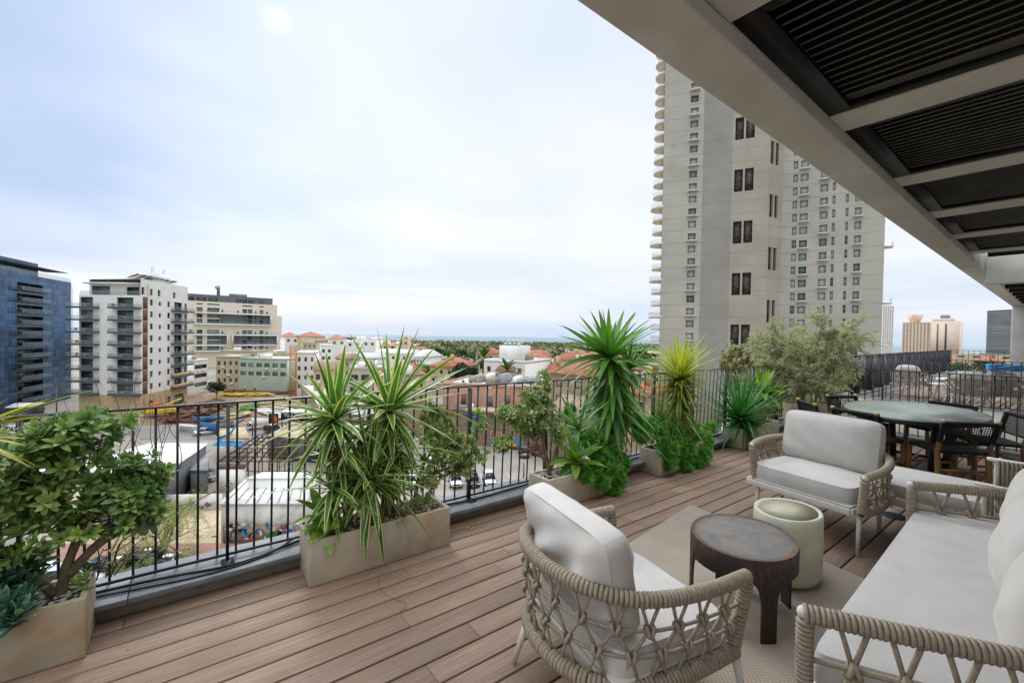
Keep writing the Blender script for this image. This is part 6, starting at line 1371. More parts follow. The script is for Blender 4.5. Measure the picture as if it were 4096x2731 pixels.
def tree_proto(m_, nl=1500, lobes=11, size=.075, aspect=.9):
    t = thing('broadleaf_tree', 'x', 'tree', (0, 0, 0)); q = MB(); trunk(q, [(0, 0, 0), (.03, 0, .35), (0, .02, .7)], .05, .03, 6)
    for k in range(5): a = k*1.26; trunk(q, [(0, 0, .45), (.15*math.cos(a), .15*math.sin(a), .7), (.4*math.cos(a), .4*math.sin(a), 1.0)], .022, .008, 5)
    q.build('trunk', 'bark', t, smooth=True); c = crown(nl, lobes, size, aspect); [c.v.__setitem__(i, v*np.array([1, 1, .75])+np.array([0, 0, 1.1])) for i, v in enumerate(c.v)]; c.build('crown', m_, t); return t
PT = {k: [tree_proto(k) for _ in range(2)] for k in ('crown_green', 'crown_bright', 'crown_olive', 'crown_grey', 'crown_dark')}
used = set()
def tree(px, ytop, w, rpx, kind, label, group=None, gz=None, name=None):
    """crown radius rpx pixels, top of the crown at row ytop"""
    xy = gxy(px, w); gz = GZ if gz is None else gz; ztop = H+(hor(px)-ytop)/F*w; r = rpx/F*w; h_ = ztop-gz; p = random.choice(PT[kind]); s = r/.95; sz_ = h_/1.85
    o = dup(p, (*xy, gz), random.uniform(0, 6), label, group, (s, s, sz_ if sz_ < 2.2*s else 2.2*s)); 
    if sz_ > 2.2*s: o.location[2] = gz+h_-2.2*s*1.85
    return o
G_ = 'trees of the belt between the red roofs and the sea'
belt = [(1745, 1372, 330, 48, 'crown_green'), (1700, 1380, 300, 34, 'crown_green'), (1795, 1382, 330, 34, 'crown_bright'), (1845, 1386, 300, 36, 'crown_dark'), (1830, 1395, 260, 34, 'crown_dark'), (1895, 1398, 330, 34, 'crown_green'), (1935, 1388, 420, 30, 'crown_green'), (1965, 1392, 400, 34, 'crown_olive'), (2005, 1395, 400, 30, 'crown_grey'),
        (2050, 1392, 440, 36, 'crown_grey'), (2090, 1402, 380, 28, 'crown_bright'), (2130, 1388, 440, 34, 'crown_grey'), (2170, 1385, 430, 30, 'crown_olive'), (2210, 1392, 420, 34, 'crown_green'), (2250, 1400, 430, 34, 'crown_grey'), (2290, 1398, 440, 34, 'crown_green'), (2150, 1402, 400, 30, 'crown_green'), (2340, 1395, 440, 36, 'crown_olive'), (2390, 1392, 430, 34, 'crown_green'), (2440, 1396, 420, 34, 'crown_grey'), (2500, 1392, 420, 36, 'crown_green'), (2560, 1386, 400, 40, 'crown_dark'), (2615, 1380, 380, 44, 'crown_green'),
        (1620, 1392, 420, 22, 'crown_olive'), (1655, 1385, 420, 26, 'crown_grey'), (2030, 1405, 330, 26, 'crown_green'), (1915, 1412, 280, 24, 'crown_green')]
lab = {'crown_green': 'green leafy tree in the belt before the sea', 'crown_bright': 'bright green rounded tree in the belt before the sea', 'crown_olive': 'olive brown tree in the belt before the sea', 'crown_grey': 'bare greyish tree in the belt before the sea', 'crown_dark': 'dark green tree in the belt before the sea'}
for i_, (px, y, w, r, k) in enumerate(sorted(belt)): tree(px, y, w, r, k, lab[k]+', '+ORD[i_]+' from the left', G_)
extra = [(1730, 1395, 240, 58, 'crown_green'), (1810, 1402, 220, 50, 'crown_bright'), (1860, 1408, 200, 44, 'crown_grey'), (1668, 1402, 240, 40, 'crown_olive'), (1640, 1420, 190, 34, 'crown_grey'), (1920, 1402, 290, 44, 'crown_green'), (2000, 1404, 300, 44, 'crown_olive'), (2070, 1408, 290, 40, 'crown_bright'), (2135, 1405, 300, 42, 'crown_grey'), (2180, 1404, 300, 46, 'crown_dark'), (2240, 1408, 290, 44, 'crown_olive'), (2310, 1406, 280, 46, 'crown_green'), (1575, 1398, 330, 30, 'crown_dark'), (2380, 1404, 300, 48, 'crown_dark'), (2460, 1408, 280, 50, 'crown_green')]
for i_, (px, y, w, r, k) in enumerate(sorted(extra)): tree(px, y, w, r, k, 'large '+lab[k].replace(' in the belt before the sea', ' among the red roofs')+', '+ORD[i_]+' large one from the left', 'large trees among the red roofs')
for a in ((1478, 1372, 250, 46, 'crown_bright', 'vivid green dome shaped tree left of the tall yucca leaves'), (1690, 1425, 170, 40, 'crown_bright', 'leafy green tree beside the red tiled house with solar panels'), (1850, 1425, 150, 52, 'crown_dark', 'broad dark tree left of the palm and the white villa'), (1890, 1445, 135, 30, 'crown_dark', 'smaller dark tree touching the white villa'),
          (2115, 1440, 120, 36, 'crown_bright', 'green tree against the right wall of the white villa'), (2190, 1425, 140, 28, 'crown_grey', 'grey blossoming tree between villa and red roofs'), (2170, 1480, 100, 34, 'crown_green', 'green tree in front of the low red roof'), (2290, 1590, 75, 36, 'crown_green', 'garden tree below the blue shuttered house'), (2225, 1520, 95, 22, 'crown_green', 'small tree by the corner of the blue shuttered house'),
          (868, 1512, 140, 42, 'crown_dark', 'dark bushy tree beside the building site below the grey beige house'), (925, 1380, 200, 20, 'crown_grey', 'thin grey tree before the cream apartment block'), (2430, 1690, 55, 46, 'crown_green', 'tree crown behind the balustrade below the big yucca'), (155, 1665, 118, 22, 'crown_olive', 'brownish street tree above the silver car'),
          (3600, 1440, 230, 50, 'crown_green', 'green trees showing between the neighbouring railing bars'), (3760, 1425, 260, 44, 'crown_bright', 'bright green tree behind the bicycle'), (3850, 1432, 250, 46, 'crown_green', 'green tree beyond the far railing right of the bicycle'), (3940, 1428, 270, 40, 'crown_dark', 'dark tree beyond the far railing near the column'),
          (700, 1975, 56, 18, 'crown_green', 'small bush in the rubble yard behind the bare tree'), (380, 2235, 42, 30, 'crown_bright', 'green shrub on the verge left of the bare tree'), (660, 2232, 42, 22, 'crown_bright', 'green shrub at the foot of the bare tree'), (860, 2150, 47, 12, 'crown_bright', 'green bush at the corner of the graffiti shed'), (1095, 2112, 45, 26, 'crown_bright', 'green bush against the graffiti shed wall behind the yucca')):
    tree(*a)
for i, (px, y, w, r) in enumerate(((2950, 1330, 34, 90), (3050, 1310, 36, 110), (3170, 1300, 36, 120), (3300, 1330, 36, 110), (3400, 1375, 35, 85), (3230, 1480, 30, 130), (3080, 1520, 30, 110), (3380, 1500, 30, 80))):
    tree(px, y, w, r, 'crown_olive', 'brownish olive eucalyptus behind the potted olive, '+('crown showing at its left edge', 'crown just left of its middle', 'crown above its middle', 'crown right of its middle', 'crown at its right edge by the tower', 'low crown right behind it', 'low crown left behind it', 'low crown by the return railing')[i], 'eucalyptus trees behind the deck corner')
for k in PT:
    for p in PT[k]:
        for ch in list(p.children): bpy.data.objects.remove(ch)
        bpy.data.objects.remove(p)
# palms
def palm_proto():
    t = thing('palm_tree', 'x', 'tree', (0, 0, 0)); q = MB(); trunk(q, [(0, 0, 0), (.02, 0, .5), (0, 0, .93)], .03, .022, 6); q.build('trunk', 'bark', t); b = MB(); rosette(b, (0, 0, .93), (0, 0, 1), 34, .26, .07, 70, -60, .7, 'obov', seg=4); b.build('fronds', 'crown_green', t); return t
pp_ = palm_proto()
plist = [(1938, 1412, 130, 14.5, 'tall fan palm standing beside the white villa')]+[(px, y, w, None, 'small palm standing out against the sea') for px, y, w in ((1372, 1388, 700), (1386, 1390, 700), (1455, 1368, 720), (1462, 1370, 740), (1475, 1368, 700), (1490, 1368, 720), (1772, 1366, 520), (1838, 1372, 560), (2002, 1378, 560), (2008, 1376, 570), (2052, 1386, 560), (2098, 1384, 520), (2140, 1382, 540), (2146, 1384, 560), (2155, 1383, 530), (2195, 1382, 540), (2232, 1388, 520), (2300, 1386, 520), (2420, 1384, 520))]+[(2030, 1460, 105, None, 'short palm under the tiled porch of the villa'), (1900, 1398, 300, None, 'palm rising from the tree belt left of the villa')]
for i, (px, y, w, h_, lb) in enumerate(plist):
    xy = gxy(px, w); zt = H+(hor(px)-y)/F*w; hh_ = max(zt-GZ, 6) if w < 400 else 11.; zt = min(zt, GZ+hh_) if w >= 400 else zt
    dup(pp_, (*xy, (zt if w < 400 else H+(hor(px)-y)/F*w)-hh_), random.uniform(0, 6), lb+(', '+ORD[i-1]+' from the left' if w > 400 else ''), 'palms along the shore' if w > 400 else None, (hh_, hh_, hh_))
for ch in list(pp_.children): bpy.data.objects.remove(ch)
bpy.data.objects.remove(pp_)
# far wood behind the houses: one mass reaching to the beach
b = MB(); nq = 0
for _ in range(1500):
    px = random.uniform(1540, 2660); w = 380+440*random.random()**.8; xy = gxy(px, w); R0 = random.uniform(6, 12); hh0 = random.uniform(5, 8.5); tone = random.uniform(.1, .9)
    d = rng.normal(size=(16, 3)); d /= np.linalg.norm(d, axis=1)[:, None]; d[:, 2] = np.abs(d[:, 2]); c = np.array([*xy, GZ+hh0-R0*.5])+d*R0*np.array([1, 1, .75])*rng.uniform(.7, 1, (16, 1))
    n_ = d+rng.normal(0, .5, (16, 3)); x = np.cross(n_, rng.normal(size=(16, 3))); x /= np.linalg.norm(x, axis=1)[:, None]; y = np.cross(n_, x); y /= np.linalg.norm(y, axis=1)[:, None]; s_ = rng.uniform(1.3, 2.6, (16, 1))
    V = np.stack([c-x*s_-y*s_*.5, c+x*s_*.2-y*s_*.9, c+x*s_+y*s_*.4, c-x*s_*.3+y*s_], 1).reshape(-1, 3); tn = np.clip(tone+rng.normal(0, .04, 16), 0, 1)
    b.add(V, np.arange(64).reshape(-1, 4), np.stack([np.repeat(tn, 4), np.full(64, .3), np.full(64, .3)], 1))
b.build('far_wood', 'crown_wood', kind='stuff')
# bare tree in the sand lot
t = thing('bare_tree', 'bare multi stemmed tree with sparse yellowish leaves behind the railing', 'tree', pz(640, 2235, GZ)); b = MB(); lf = MB(); c0 = pz(640, 2235, GZ)
def bgrow(p, d, L, r, dep):
    P = [p]
    for i in range(4): d = unit(d+rng.normal(0, .14, 3)+np.array([0, 0, .03])); P.append(P[-1]+d*L/4)
    b.tube(P, np.linspace(r, r*.6, 5), 5, cap=False)
    if dep >= 3:
        for q in P[1:]:
            for _ in range(3): o_ = q+rng.normal(0, .12, 3); blade(lf, o_, rng.normal(size=3), .16, .07, .2, 1, 'obov', .1, random.random())
    if dep < 5:
        for k in range(3): bgrow(P[random.choice((2, 3, 4))], unit(d+rng.normal(0, .5, 3)), L*random.uniform(.62, .85), r*.58, dep+1)
for k in range(6): bgrow(c0+(random.uniform(-.5, .5), random.uniform(-.5, .5), 0), unit([random.gauss(0, .45), random.gauss(0, .45), 1]), 2.4, .11, 0)
b.build('stems', 'bark_olive', t); lf.build('sparse_leaves', 'leaf_yellow', t)

# ---- sheds and site things
def roofshed(label, pts, zr, wall, roofm, zslope=0., ridge=None, name='shed', wallh=None):
    P = [pz(x, y, zr) for x, y in pts]; c = sum(P)/len(P); t = thing(name, label, 'shed', (c[0], c[1], GZ)); 
    a = sum(P[i][0]*P[(i+1) % len(P)][1]-P[(i+1) % len(P)][0]*P[i][1] for i in range(len(P))); P = P if a > 0 else P[::-1]
    w = [c+(p-c)*.96 for p in P]; MB().prism([p[:2] for p in w], GZ, zr-.15).build('walls', wall, t); MB().prism([p[:2] for p in P], zr-.12, zr+.06).build('roof', roofm, t); return t, P
def ribs(t, a0, a1, b0, b1, n, m_='roof_grey'):
    q = MB()
    for i in range(n): s = (i+.5)/n; q.bar(a0+(a1-a0)*s+(0, 0, .09), b0+(b1-b0)*s+(0, 0, .09), .09, .07)
    q.build('roof_seams', m_, t)
t, P_ = roofshed('big white sheet roofed market shed behind the near shrub', [(430, 1960), (560, 1960), (834, 1774), (600, 1772), (330, 1850)], -16., 'wall_grey', 'roof_white')
t, P_ = roofshed('white ribbed roof shed with graffiti covered side wall facing the sand lot', [(876, 2014), (1260, 2014), (1260, 1915), (980, 1918)], -16.8, 'shed_wall', 'roof_white')
q = [pz(*p, -16.8) for p in ((876, 2014), (1260, 2014), (980, 1918), (1260, 1915))]; ribs(t, q[0], q[1], q[2], q[3], 9)
fg = Face(pz(893, 2016, -16.8)[:2], pz(1250, 2016, -16.8)[:2]); cols_ = ('pipe_blue', 'tarp_blue', 'paint_red', 'paint_black', 'wall_grey', 'paint_white', 'wall_pink', 'cloth_navy', 'wall_mint', 'paint_white')
q = gbox(MB(), fg, .0, fg.L, GZ, GZ+1.95, .0, .03).build('lower_wall_band', 'wall_rough', t)
graffiti(t, fg, [(905+random.random()*300, 2098+random.random()*62, random.uniform(.3, .9), random.uniform(.3, .8), random.choice(cols_)) for _ in range(98)])
roofshed('second white ribbed roof right behind the graffiti shed', [(982, 1914), (1260, 1912), (1250, 1888), (1052, 1889)], -15.6, 'wall_white', 'roof_white')
t, P_ = roofshed('grey tin shed with wire fence beside the rubble yard', [(760, 1880), (832, 1880), (838, 1790), (790, 1800)], -17.5, 'wall_grey', 'roof_grey')
t, P_ = roofshed('beige flat roofed shed with blue graffiti wall by the street', [(862, 1752), (1000, 1752), (978, 1706), (930, 1712), (880, 1722)], -17.2, 'wall_white', 'tarp_cream')
fq = Face(pz(862, 1752, -17.2)[:2], pz(1000, 1752, -17.2)[:2]); graffiti(t, fq, [(900+i*12, 1768+random.random()*12, 1.2, .9, random.choice(('pipe_blue', 'wall_dark', 'wall_mint'))) for i in range(8)])
roofshed('pale ribbed roof between the street and the rusty steel frame', [(1070, 1742), (1270, 1760), (1280, 1690), (1165, 1690)], -17., 'wall_grey', 'tarp_cream')
roofshed('long white awning roof in the market behind the tall yucca leaves', [(1200, 1540), (1370, 1545), (1420, 1590), (1240, 1580)], -15., 'wall_rough', 'roof_white')
roofshed('patched white roof of the market hall behind the yucca', [(1260, 1600), (1480, 1610), (1500, 1660), (1290, 1650)], -15.5, 'wall_rough', 'roof_white')
roofshed('white market roof seen between the two yucca heads', [(1390, 1555), (1550, 1560), (1560, 1600), (1400, 1595)], -14.5, 'wall_beige', 'roof_white')
roofshed('white roof below the grey green shrub next to the parking lot', [(1250, 1700), (1600, 1705), (1640, 1760), (1280, 1770)], -16.5, 'wall_beige', 'roof_white')
roofshed('pale pavilion roof by the cafe at the foot of the glass block', [(18, 1630), (120, 1626), (180, 1610), (60, 1612)], -17.5, 'wall_dark', 'roof_white')
roofshed('small red and white striped hut under the rusty steel frame', [(873, 1872), (980, 1872), (985, 1856), (880, 1856)], -17.6, 'wall_white', 'rust_steel')
# white market tents below the balustrade at the middle right
for i, pts in enumerate((((2330, 1830), (2440, 1800), (2500, 1860), (2400, 1900)), ((2560, 1700), (2700, 1640), (2760, 1720), (2640, 1780)), ((2900, 1600), (3060, 1640), (3040, 1800), (2880, 1760)), ((2180, 1700), (2320, 1690), (2330, 1740), (2200, 1745)))):
    roofshed(('white tent roof glimpsed under the big green yucca', 'white tent roof glimpsed left of the yellow yucca skirt', 'white tent roof glimpsed between spiky plant and clay pot', 'grey white roof right of the pink building garages')[i], list(pts), -17, 'wall_beige', 'roof_white')
# steel frame
t = thing('market_hall', 'rusty steel skeleton of an open market hall', 'market hall', pz(1030, 1870, GZ)); q = [pz(*p, -17.2) for p in ((868, 1850), (1200, 1850), (1200, 1745), (1030, 1742))]; k = MB()
for s in np.linspace(0, 1, 9):
    a, c = q[0]+(q[1]-q[0])*s, q[3]+(q[2]-q[3])*s; k.bar(a, c, .14, .22)
    for e in (a, (a+c)/2, c): k.bar(e, e*(1, 1, 0)+(0, 0, GZ), .14)
for s in np.linspace(0, 1, 8):
    a, c = q[0]+(q[3]-q[0])*s, q[1]+(q[2]-q[1])*s; k.bar(a+(0, 0, .2), c+(0, 0, .2), .1, .14); k.bar(a-(0, 0, 1.2), c-(0, 0, 1.2), .08) if s in (0, 1) else None
k.build('frame', 'rust_steel', t)
tag(MB().add([pz(845, 1784, -17.8), pz(880, 1756, -16.8), pz(905, 1768, -17.3), pz(983, 1770, -17.4), pz(960, 1784, -17.9)], [(0, 1, 2), (0, 2, 4), (2, 3, 4)]).build('tarpaulin', 'tarp_blue'), 'bright blue tarpaulin tented over the market stalls', 'tarpaulin')
k = MB(); A_ = pz(882, 1749, -16.5); B_2 = pz(973, 1678, -15.5); k.tube(bez([A_, A_*.6+B_2*.4+(0, 0, -.6), A_*.3+B_2*.7+(0, 0, .2), B_2], 16), .22, 6); tag(k.build('tarpaulin_roll', 'pipe_blue', smooth=True), 'twisted blue sheet slung diagonally above the shed roof', 'tarpaulin')
# site: pit, heaps, formwork, crane, workers
t = thing('excavation', 'brown excavated foundation pit with rebar and low concrete walls', 'foundation pit', pz(1040, 1575, GZ)); k = MB()
c = [pz(x, y, -20.5) for x, y in ((895, 1580), (1190, 1570), (1165, 1538), (900, 1540))]; k.prism([p[:2] for p in (c[0], c[1], c[2], c[3])], GZ, -20.5).build('rebar_floor', 'rust_heap', t)
k = MB()
for i in range(26): a = c[3]+(c[2]-c[3])*i/25; k.bar(a, a+(0, 0, 1.6), .12)
k.bar(c[3]+(0, 0, 1.), c[2]+(0, 0, 1.), .12);  k.build('formwork_posts', 'wall_stone', t)
def heap(label, pts, z, m_, n, name, cat, dirv=None, thick=.25, stuff=False):
    P = [pz(x, y, GZ) for x, y in pts]; b = MB(); mn = np.min(P, 0); mx_ = np.max(P, 0); c = sum(P)/len(P)
    d = unit(P[1]-P[0]) if dirv is None else dirv; L = np.linalg.norm(P[1]-P[0])
    for i in range(n):
        u, v = random.random(), random.random(); p = P[0]*(1-u)*(1-v)+P[1]*u*(1-v)+P[2]*u*v+P[3]*(1-u)*v; a = random.gauss(0, .25); dd = np.array([d[0]*math.cos(a)-d[1]*math.sin(a), d[0]*math.sin(a)+d[1]*math.cos(a), 0])
        l = random.uniform(.15, .4)*L; zz = GZ+.3+random.random()*z; b.bar((*(p-dd*l/2)[:2], zz), (*(p+dd*l/2)[:2], zz), random.uniform(.5, 1.5)*thick*3, thick)
    o = b.build(name, m_, None); tag(o, label, cat); return o
heap('rust brown heap of steel rods along the building site', ((720, 1640), (870, 1605), (880, 1650), (700, 1690)), .9, 'rust_heap', 90, 'steel_pile', 'steel pile')
heap('second rusty steel pile further back by the site fence', ((800, 1620), (930, 1612), (930, 1628), (820, 1640)), .7, 'rust_heap', 50, 'steel_pile', 'steel pile')
heap('brown steel and timber pile next to the orange pump', ((660, 1660), (790, 1665), (800, 1705), (640, 1700)), .7, 'rust_heap', 60, 'steel_pile', 'steel pile')
heap('bright green formwork beams stacked on the site', ((890, 1655), (1000, 1625), (1050, 1630), (940, 1665)), .6, 'formwork_green', 34, 'formwork_stack', 'formwork stack', thick=.2)
heap('bundle of blue props laid along the hoarding', ((790, 1685), (905, 1668), (905, 1685), (770, 1695)), .9, 'pipe_blue', 60, 'prop_pile', 'prop pile', thick=.14)
heap('long heap of blue and cream crates behind the hoarding', ((910, 1668), (1000, 1655), (1000, 1670), (905, 1680)), .6, 'tarp_cream', 26, 'crate_pile', 'pile')
heap('rubble and planks heap on the sand between site and sheds', ((1010, 1600), (1180, 1600), (1230, 1640), (1060, 1640)), .7, 'tarp_cream', 60, 'rubble_pile', 'rubble')
heap('grey rubble and tin sheets in the yard behind the bare tree', ((760, 1890), (860, 1885), (850, 1930), (780, 1935)), .4, 'roof_grey', 36, 'rubble_pile', 'rubble')
heap('yellow timber beams at the edge of the foundation pit', ((890, 1578), (1080, 1576), (1080, 1586), (890, 1590)), .5, 'paint_yellow', 22, 'timber_pile', 'timber pile', thick=.25)
heap('pale planks and sheets strewn between the market roofs', ((1010, 1640), (1240, 1650), (1260, 1700), (1130, 1690)), .8, 'paint_white', 40, 'plank_pile', 'plank pile')
heap('mixed boards and pipes lying below the patched market roof', ((1240, 1590), (1400, 1590), (1450, 1640), (1260, 1640)), .8, 'roof_tan', 44, 'plank_pile', 'plank pile')
heap('grey pallets stacked along the long sign', ((1130, 1690), (1250, 1690), (1250, 1705), (1130, 1705)), 1., 'roof_grey', 22, 'pallet_pile', 'pallets')
heap('orange and brown timber behind the concrete pump', ((600, 1640), (690, 1630), (700, 1645), (610, 1655)), .8, 'paint_orange', 14, 'timber_pile', 'timber pile')
t = thing('concrete_pump', 'yellow and orange machine on the site left of the steel piles', 'machine', pz(655, 1665, GZ)); c = pz(648, 1665, GZ); MB().box(c+(0, 0, 1.6), (6, 3, 1.2)).build('body', 'paint_yellow', t, bevel=.1); MB().box(c+(-1.5, 0, 2.8), (2, 2.4, 1.4)).build('cab', 'paint_orange', t, bevel=.1); MB().bar(c+(0, 0, 2.6), c+(4, 1, 4.2), .4).build('boom', 'paint_yellow', t)
t = thing('tower_crane', 'orange lattice crane mast standing at the edge of the pit', 'crane', pz(1172, 1590, GZ)); c = pz(1172, 1590, GZ); k = MB(); hh_ = 17.5
for dx, dy in ((-.9, -.9), (.9, -.9), (.9, .9), (-.9, .9)): k.bar(c+(dx, dy, 0), c+(dx, dy, hh_), .16)
for i in range(18):
    z0_, z1_ = i*hh_/18, (i+1)*hh_/18; q = [(-.9, -.9), (.9, -.9), (.9, .9), (-.9, .9)]
    for j in range(4): a, c_ = q[j], q[(j+1) % 4]; k.bar(c+(*a, z0_), c+(*c_, z1_), .09); k.bar(c+(*a, z1_), c+(*c_, z1_), .09)
k.build('mast', 'crane_orange', t)
# people on the site
def person_proto(pose, shirt):
    t = thing('person', 'x', 'person', (0, 0, 0)); lean = {'stand': 0., 'bend': .75, 'crouch': .45}[pose]; hip = {'stand': .92, 'bend': .88, 'crouch': .5}[pose]
    hp = np.array([0, 0, hip]); ch = hp+np.array([math.sin(lean), 0, math.cos(lean)])*.48; hd = ch+np.array([math.sin(lean*.8), 0, math.cos(lean*.8)])*.24
    V = [hp]; Rr = [.15]; E_ = []
    def chain(i0, pts, rs):
        j = i0
        for p, r in zip(pts, rs): V.append(np.array(p, float)); Rr.append(r); E_.append((j, len(V)-1)); j = len(V)-1
        return j
    c_i = chain(0, [hp*.5+ch*.5, ch], [.14, .16]); chain(c_i, [ch*.45+hd*.55, hd], [.06, .1])
    for s in (-1, 1):
        kn = np.array([.05 if pose == 'stand' else .3 if pose == 'crouch' else .05, s*.11, hip*.5 if pose != 'crouch' else .42]); chain(0, [(0, s*.10, hip-.06), kn, (kn[0]-.05 if pose != 'crouch' else .0, s*.12, .08), (kn[0]+.1, s*.13, .04)], [.1, .075, .055, .045])
        sh = ch+(0, s*.2, .0); chain(c_i, [sh, sh+(.06+lean*.2, s*.06, -.28), sh+(.22+lean*.25, s*.02, -.5)], [.065, .05, .04])
    me = bpy.data.meshes.new('body'); me.from_pydata([tuple(v) for v in V], E_, []); o = bpy.data.objects.new('body', me); COL.objects.link(o); sk = o.modifiers.new('s', 'SKIN')
    for i, r in enumerate(Rr): me.skin_vertices[0].data[i].radius = (r, r)
    me.skin_vertices[0].data[0].use_root = True; ss = o.modifiers.new('u', 'SUBSURF'); ss.levels = 1; ss.render_levels = 1; dg = bpy.context.evaluated_depsgraph_get(); m2 = bpy.data.meshes.new_from_object(o.evaluated_get(dg)); bpy.data.objects.remove(o)
    e = bpy.data.objects.new('body', m2); COL.objects.link(e); m2.materials.clear(); m2.materials.append(M['cloth_navy']); e.parent = t
    MB().tube([hp+(0, 0, .05), hp*.5+ch*.5, ch+(0, 0, .06)], [.175, .18, .19], 10).build('vest', shirt, t, smooth=True); MB().ball(hd+(0, 0, .04), .135, 10, 6, sc=(1, 1, .8)).build('helmet', 'helmet', t, smooth=True); return t
pro = {k: person_proto(*k) for k in (('stand', 'hivis'), ('bend', 'hivis'), ('crouch', 'hivis'))}
wk = [(1098, 1537, 'stand', 'worker in yellow vest and helmet standing tall at the right end of the pit'), (1085, 1545, 'stand', 'worker in yellow vest standing beside the tallest one at the pit'), (1021, 1544, 'stand', 'worker standing upright in the middle of the pit'), (1021, 1553, 'crouch', 'worker in yellow crouching just below the upright one mid pit'), (986, 1550, 'stand', 'worker in yellow vest left of the middle of the pit'), (977, 1556, 'bend', 'worker bending over the rebar left of the middle'), (969, 1560, 'crouch', 'worker kneeling at the rebar beside the bending one'),
      (935, 1562, 'stand', 'worker in yellow vest standing alone at the left of the pit'), (912, 1550, 'stand', 'worker standing next to the dark tree at the pit'), (902, 1540, 'bend', 'worker bending behind the dark tree edge'), (937, 1534, 'bend', 'worker bending at the back wall of the pit'), (902, 1562, 'crouch', 'worker crouching at the near left corner of the pit'), (1052, 1548, 'bend', 'worker bending low between the middle and right end of the pit')]
for px, y, ps, lb in wk: dup(pro[(ps, 'hivis')], pz(px, y+8, -20.5), random.uniform(0, 6), lb, 'workers in yellow vests on the building site', 1.12)
for p in pro.values():
    for ch in list(p.children): bpy.data.objects.remove(ch)
    bpy.data.objects.remove(p)
# hoardings and signs
def board(label, px0, px1, y0_, y1_, w0_, w1_, m_, name='hoarding', cat='hoarding'):
    f = Face(gxy(px0, w0_), gxy(px1, w1_)); z1_, z0_ = f.z((px0+px1)/2, y0_), f.z((px0+px1)/2, y1_); t = thing(name, label, cat, mid(f)); gbox(MB(), f, 0, f.L, z0_, z1_, -.12, 0).build('panel', m_, t)
    for u in (.15, f.L-.15): gbox(MB(), f, u-.08, u+.08, GZ, z1_, -.28, -.12).build('post', 'rust_steel', t)
    return t, f
t, f = board('white advertising hoarding with grey English lettering by the site', 713, 791, 1696, 1729, 95, 94, 'paint_white')
for i, s_ in enumerate(('APARTMENTS WITH', 'PRECISE DETAIL', 'A PERFECT...')): text(t, f, s_, 719, 1706+i*7, .52, 'wall_grey', .03, align='LEFT')
t, f = board('blue grey hoarding joined to the white one', 791.5, 866, 1690, 1722, 94, 92, 'pipe_blue')
t, f = board('black hoarding with small white lettering between blue panel and street', 867, 937, 1684, 1711, 92, 92, 'paint_black')
for i, s_ in enumerate(('2, 3, 4, AND 5-ROOM', 'APARTMENTS &', 'PENTHOUSES')): text(t, f, s_, 872, 1690+i*6.5, .46, 'paint_white', .03, align='LEFT')
board('plain white site hoarding behind the white jeep', 1008, 1076, 1672, 1700, 92, 92, 'paint_white')
t, f = board('black sign panel with an orange machine picture', 1077, 1114, 1654, 1692, 88, 88, 'paint_black', 'sign_panel', 'sign')
MB().add([f.P(f.s(x), f.z(x, y), .03) for x, y in ((1090, 1686), (1110, 1686), (1112, 1672), (1100, 1656), (1092, 1668))], [(0, 1, 2, 3, 4)]).build('orange_picture', 'paint_orange', t)
t, f = board('long black sign with white Hebrew lettering on the roof of the market', 1126, 1250, 1652, 1684, 84, 84, 'paint_black', 'sign_panel', 'sign'); gbox(MB(), f, 0, f.L, f.z(1190, 1652), f.z(1190, 1645), -2.5, .1).build('white_top', 'paint_white', t)
text(t, f, 'טיק-טוק בעיר'[::-1], 1189, 1661, .95, 'paint_white', .04); text(t, f, 'המשומש'[::-1], 1172, 1674, .6, 'paint_red', .04)
t = thing('road_sign', 'round red no entry sign on a pole by the corner cafe', 'road sign', pz(174, 1690, GZ)); f = Face(gxy(168, 118), gxy(181, 118)); u, z = f.sz(174.5, 1637); c = f.P(u, z, 0)
for r_, o_, m_ in ((.5, .0, 'paint_red'), (.42, .03, 'paint_red')): k = MB().lathe([(.01, 0), (r_, 0), (r_, .03), (.01, .03)], (0, 0, 0), 20); v = k.v[0]; k.v[0] = c+np.outer(v[:, 0], [*f.t, 0])+np.outer(v[:, 1], [0, 0, 1])+np.outer(v[:, 2]+o_, [*f.n, 0]); k.build('disc', m_, t)
MB().box(c+np.array([*f.n, 0])*.09, (.62, .03, .16), axes=f.ax()).build('white_bar', 'paint_white', t); MB().bar((*c[:2], GZ), (*c[:2], z), .08).build('pole', 'roof_grey', t)
for i, (px, y0_, y1_, w, lb) in enumerate(((226, 1545, 1642, 112, 'tall wooden pole before the glass block'), (30, 1715, 1870, 66, 'wooden pole in the street near the white van'), (1497, 1435, 1500, 105, 'dark lamp mast between the yucca leaves'), (953, 1655, 1700, 93, 'short pole beside the black hoarding'), (2104, 1855, 1920, 66, 'square post in the parking lot'))):
    p = gxy(px, w); z1_ = H+(hor(px)-y0_)/F*w; tag(MB().tube([(*p, GZ), (*p, z1_)], [.16, .12], 8).build('pole', 'bark' if i != 2 else 'wall_dark'), lb, 'pole')
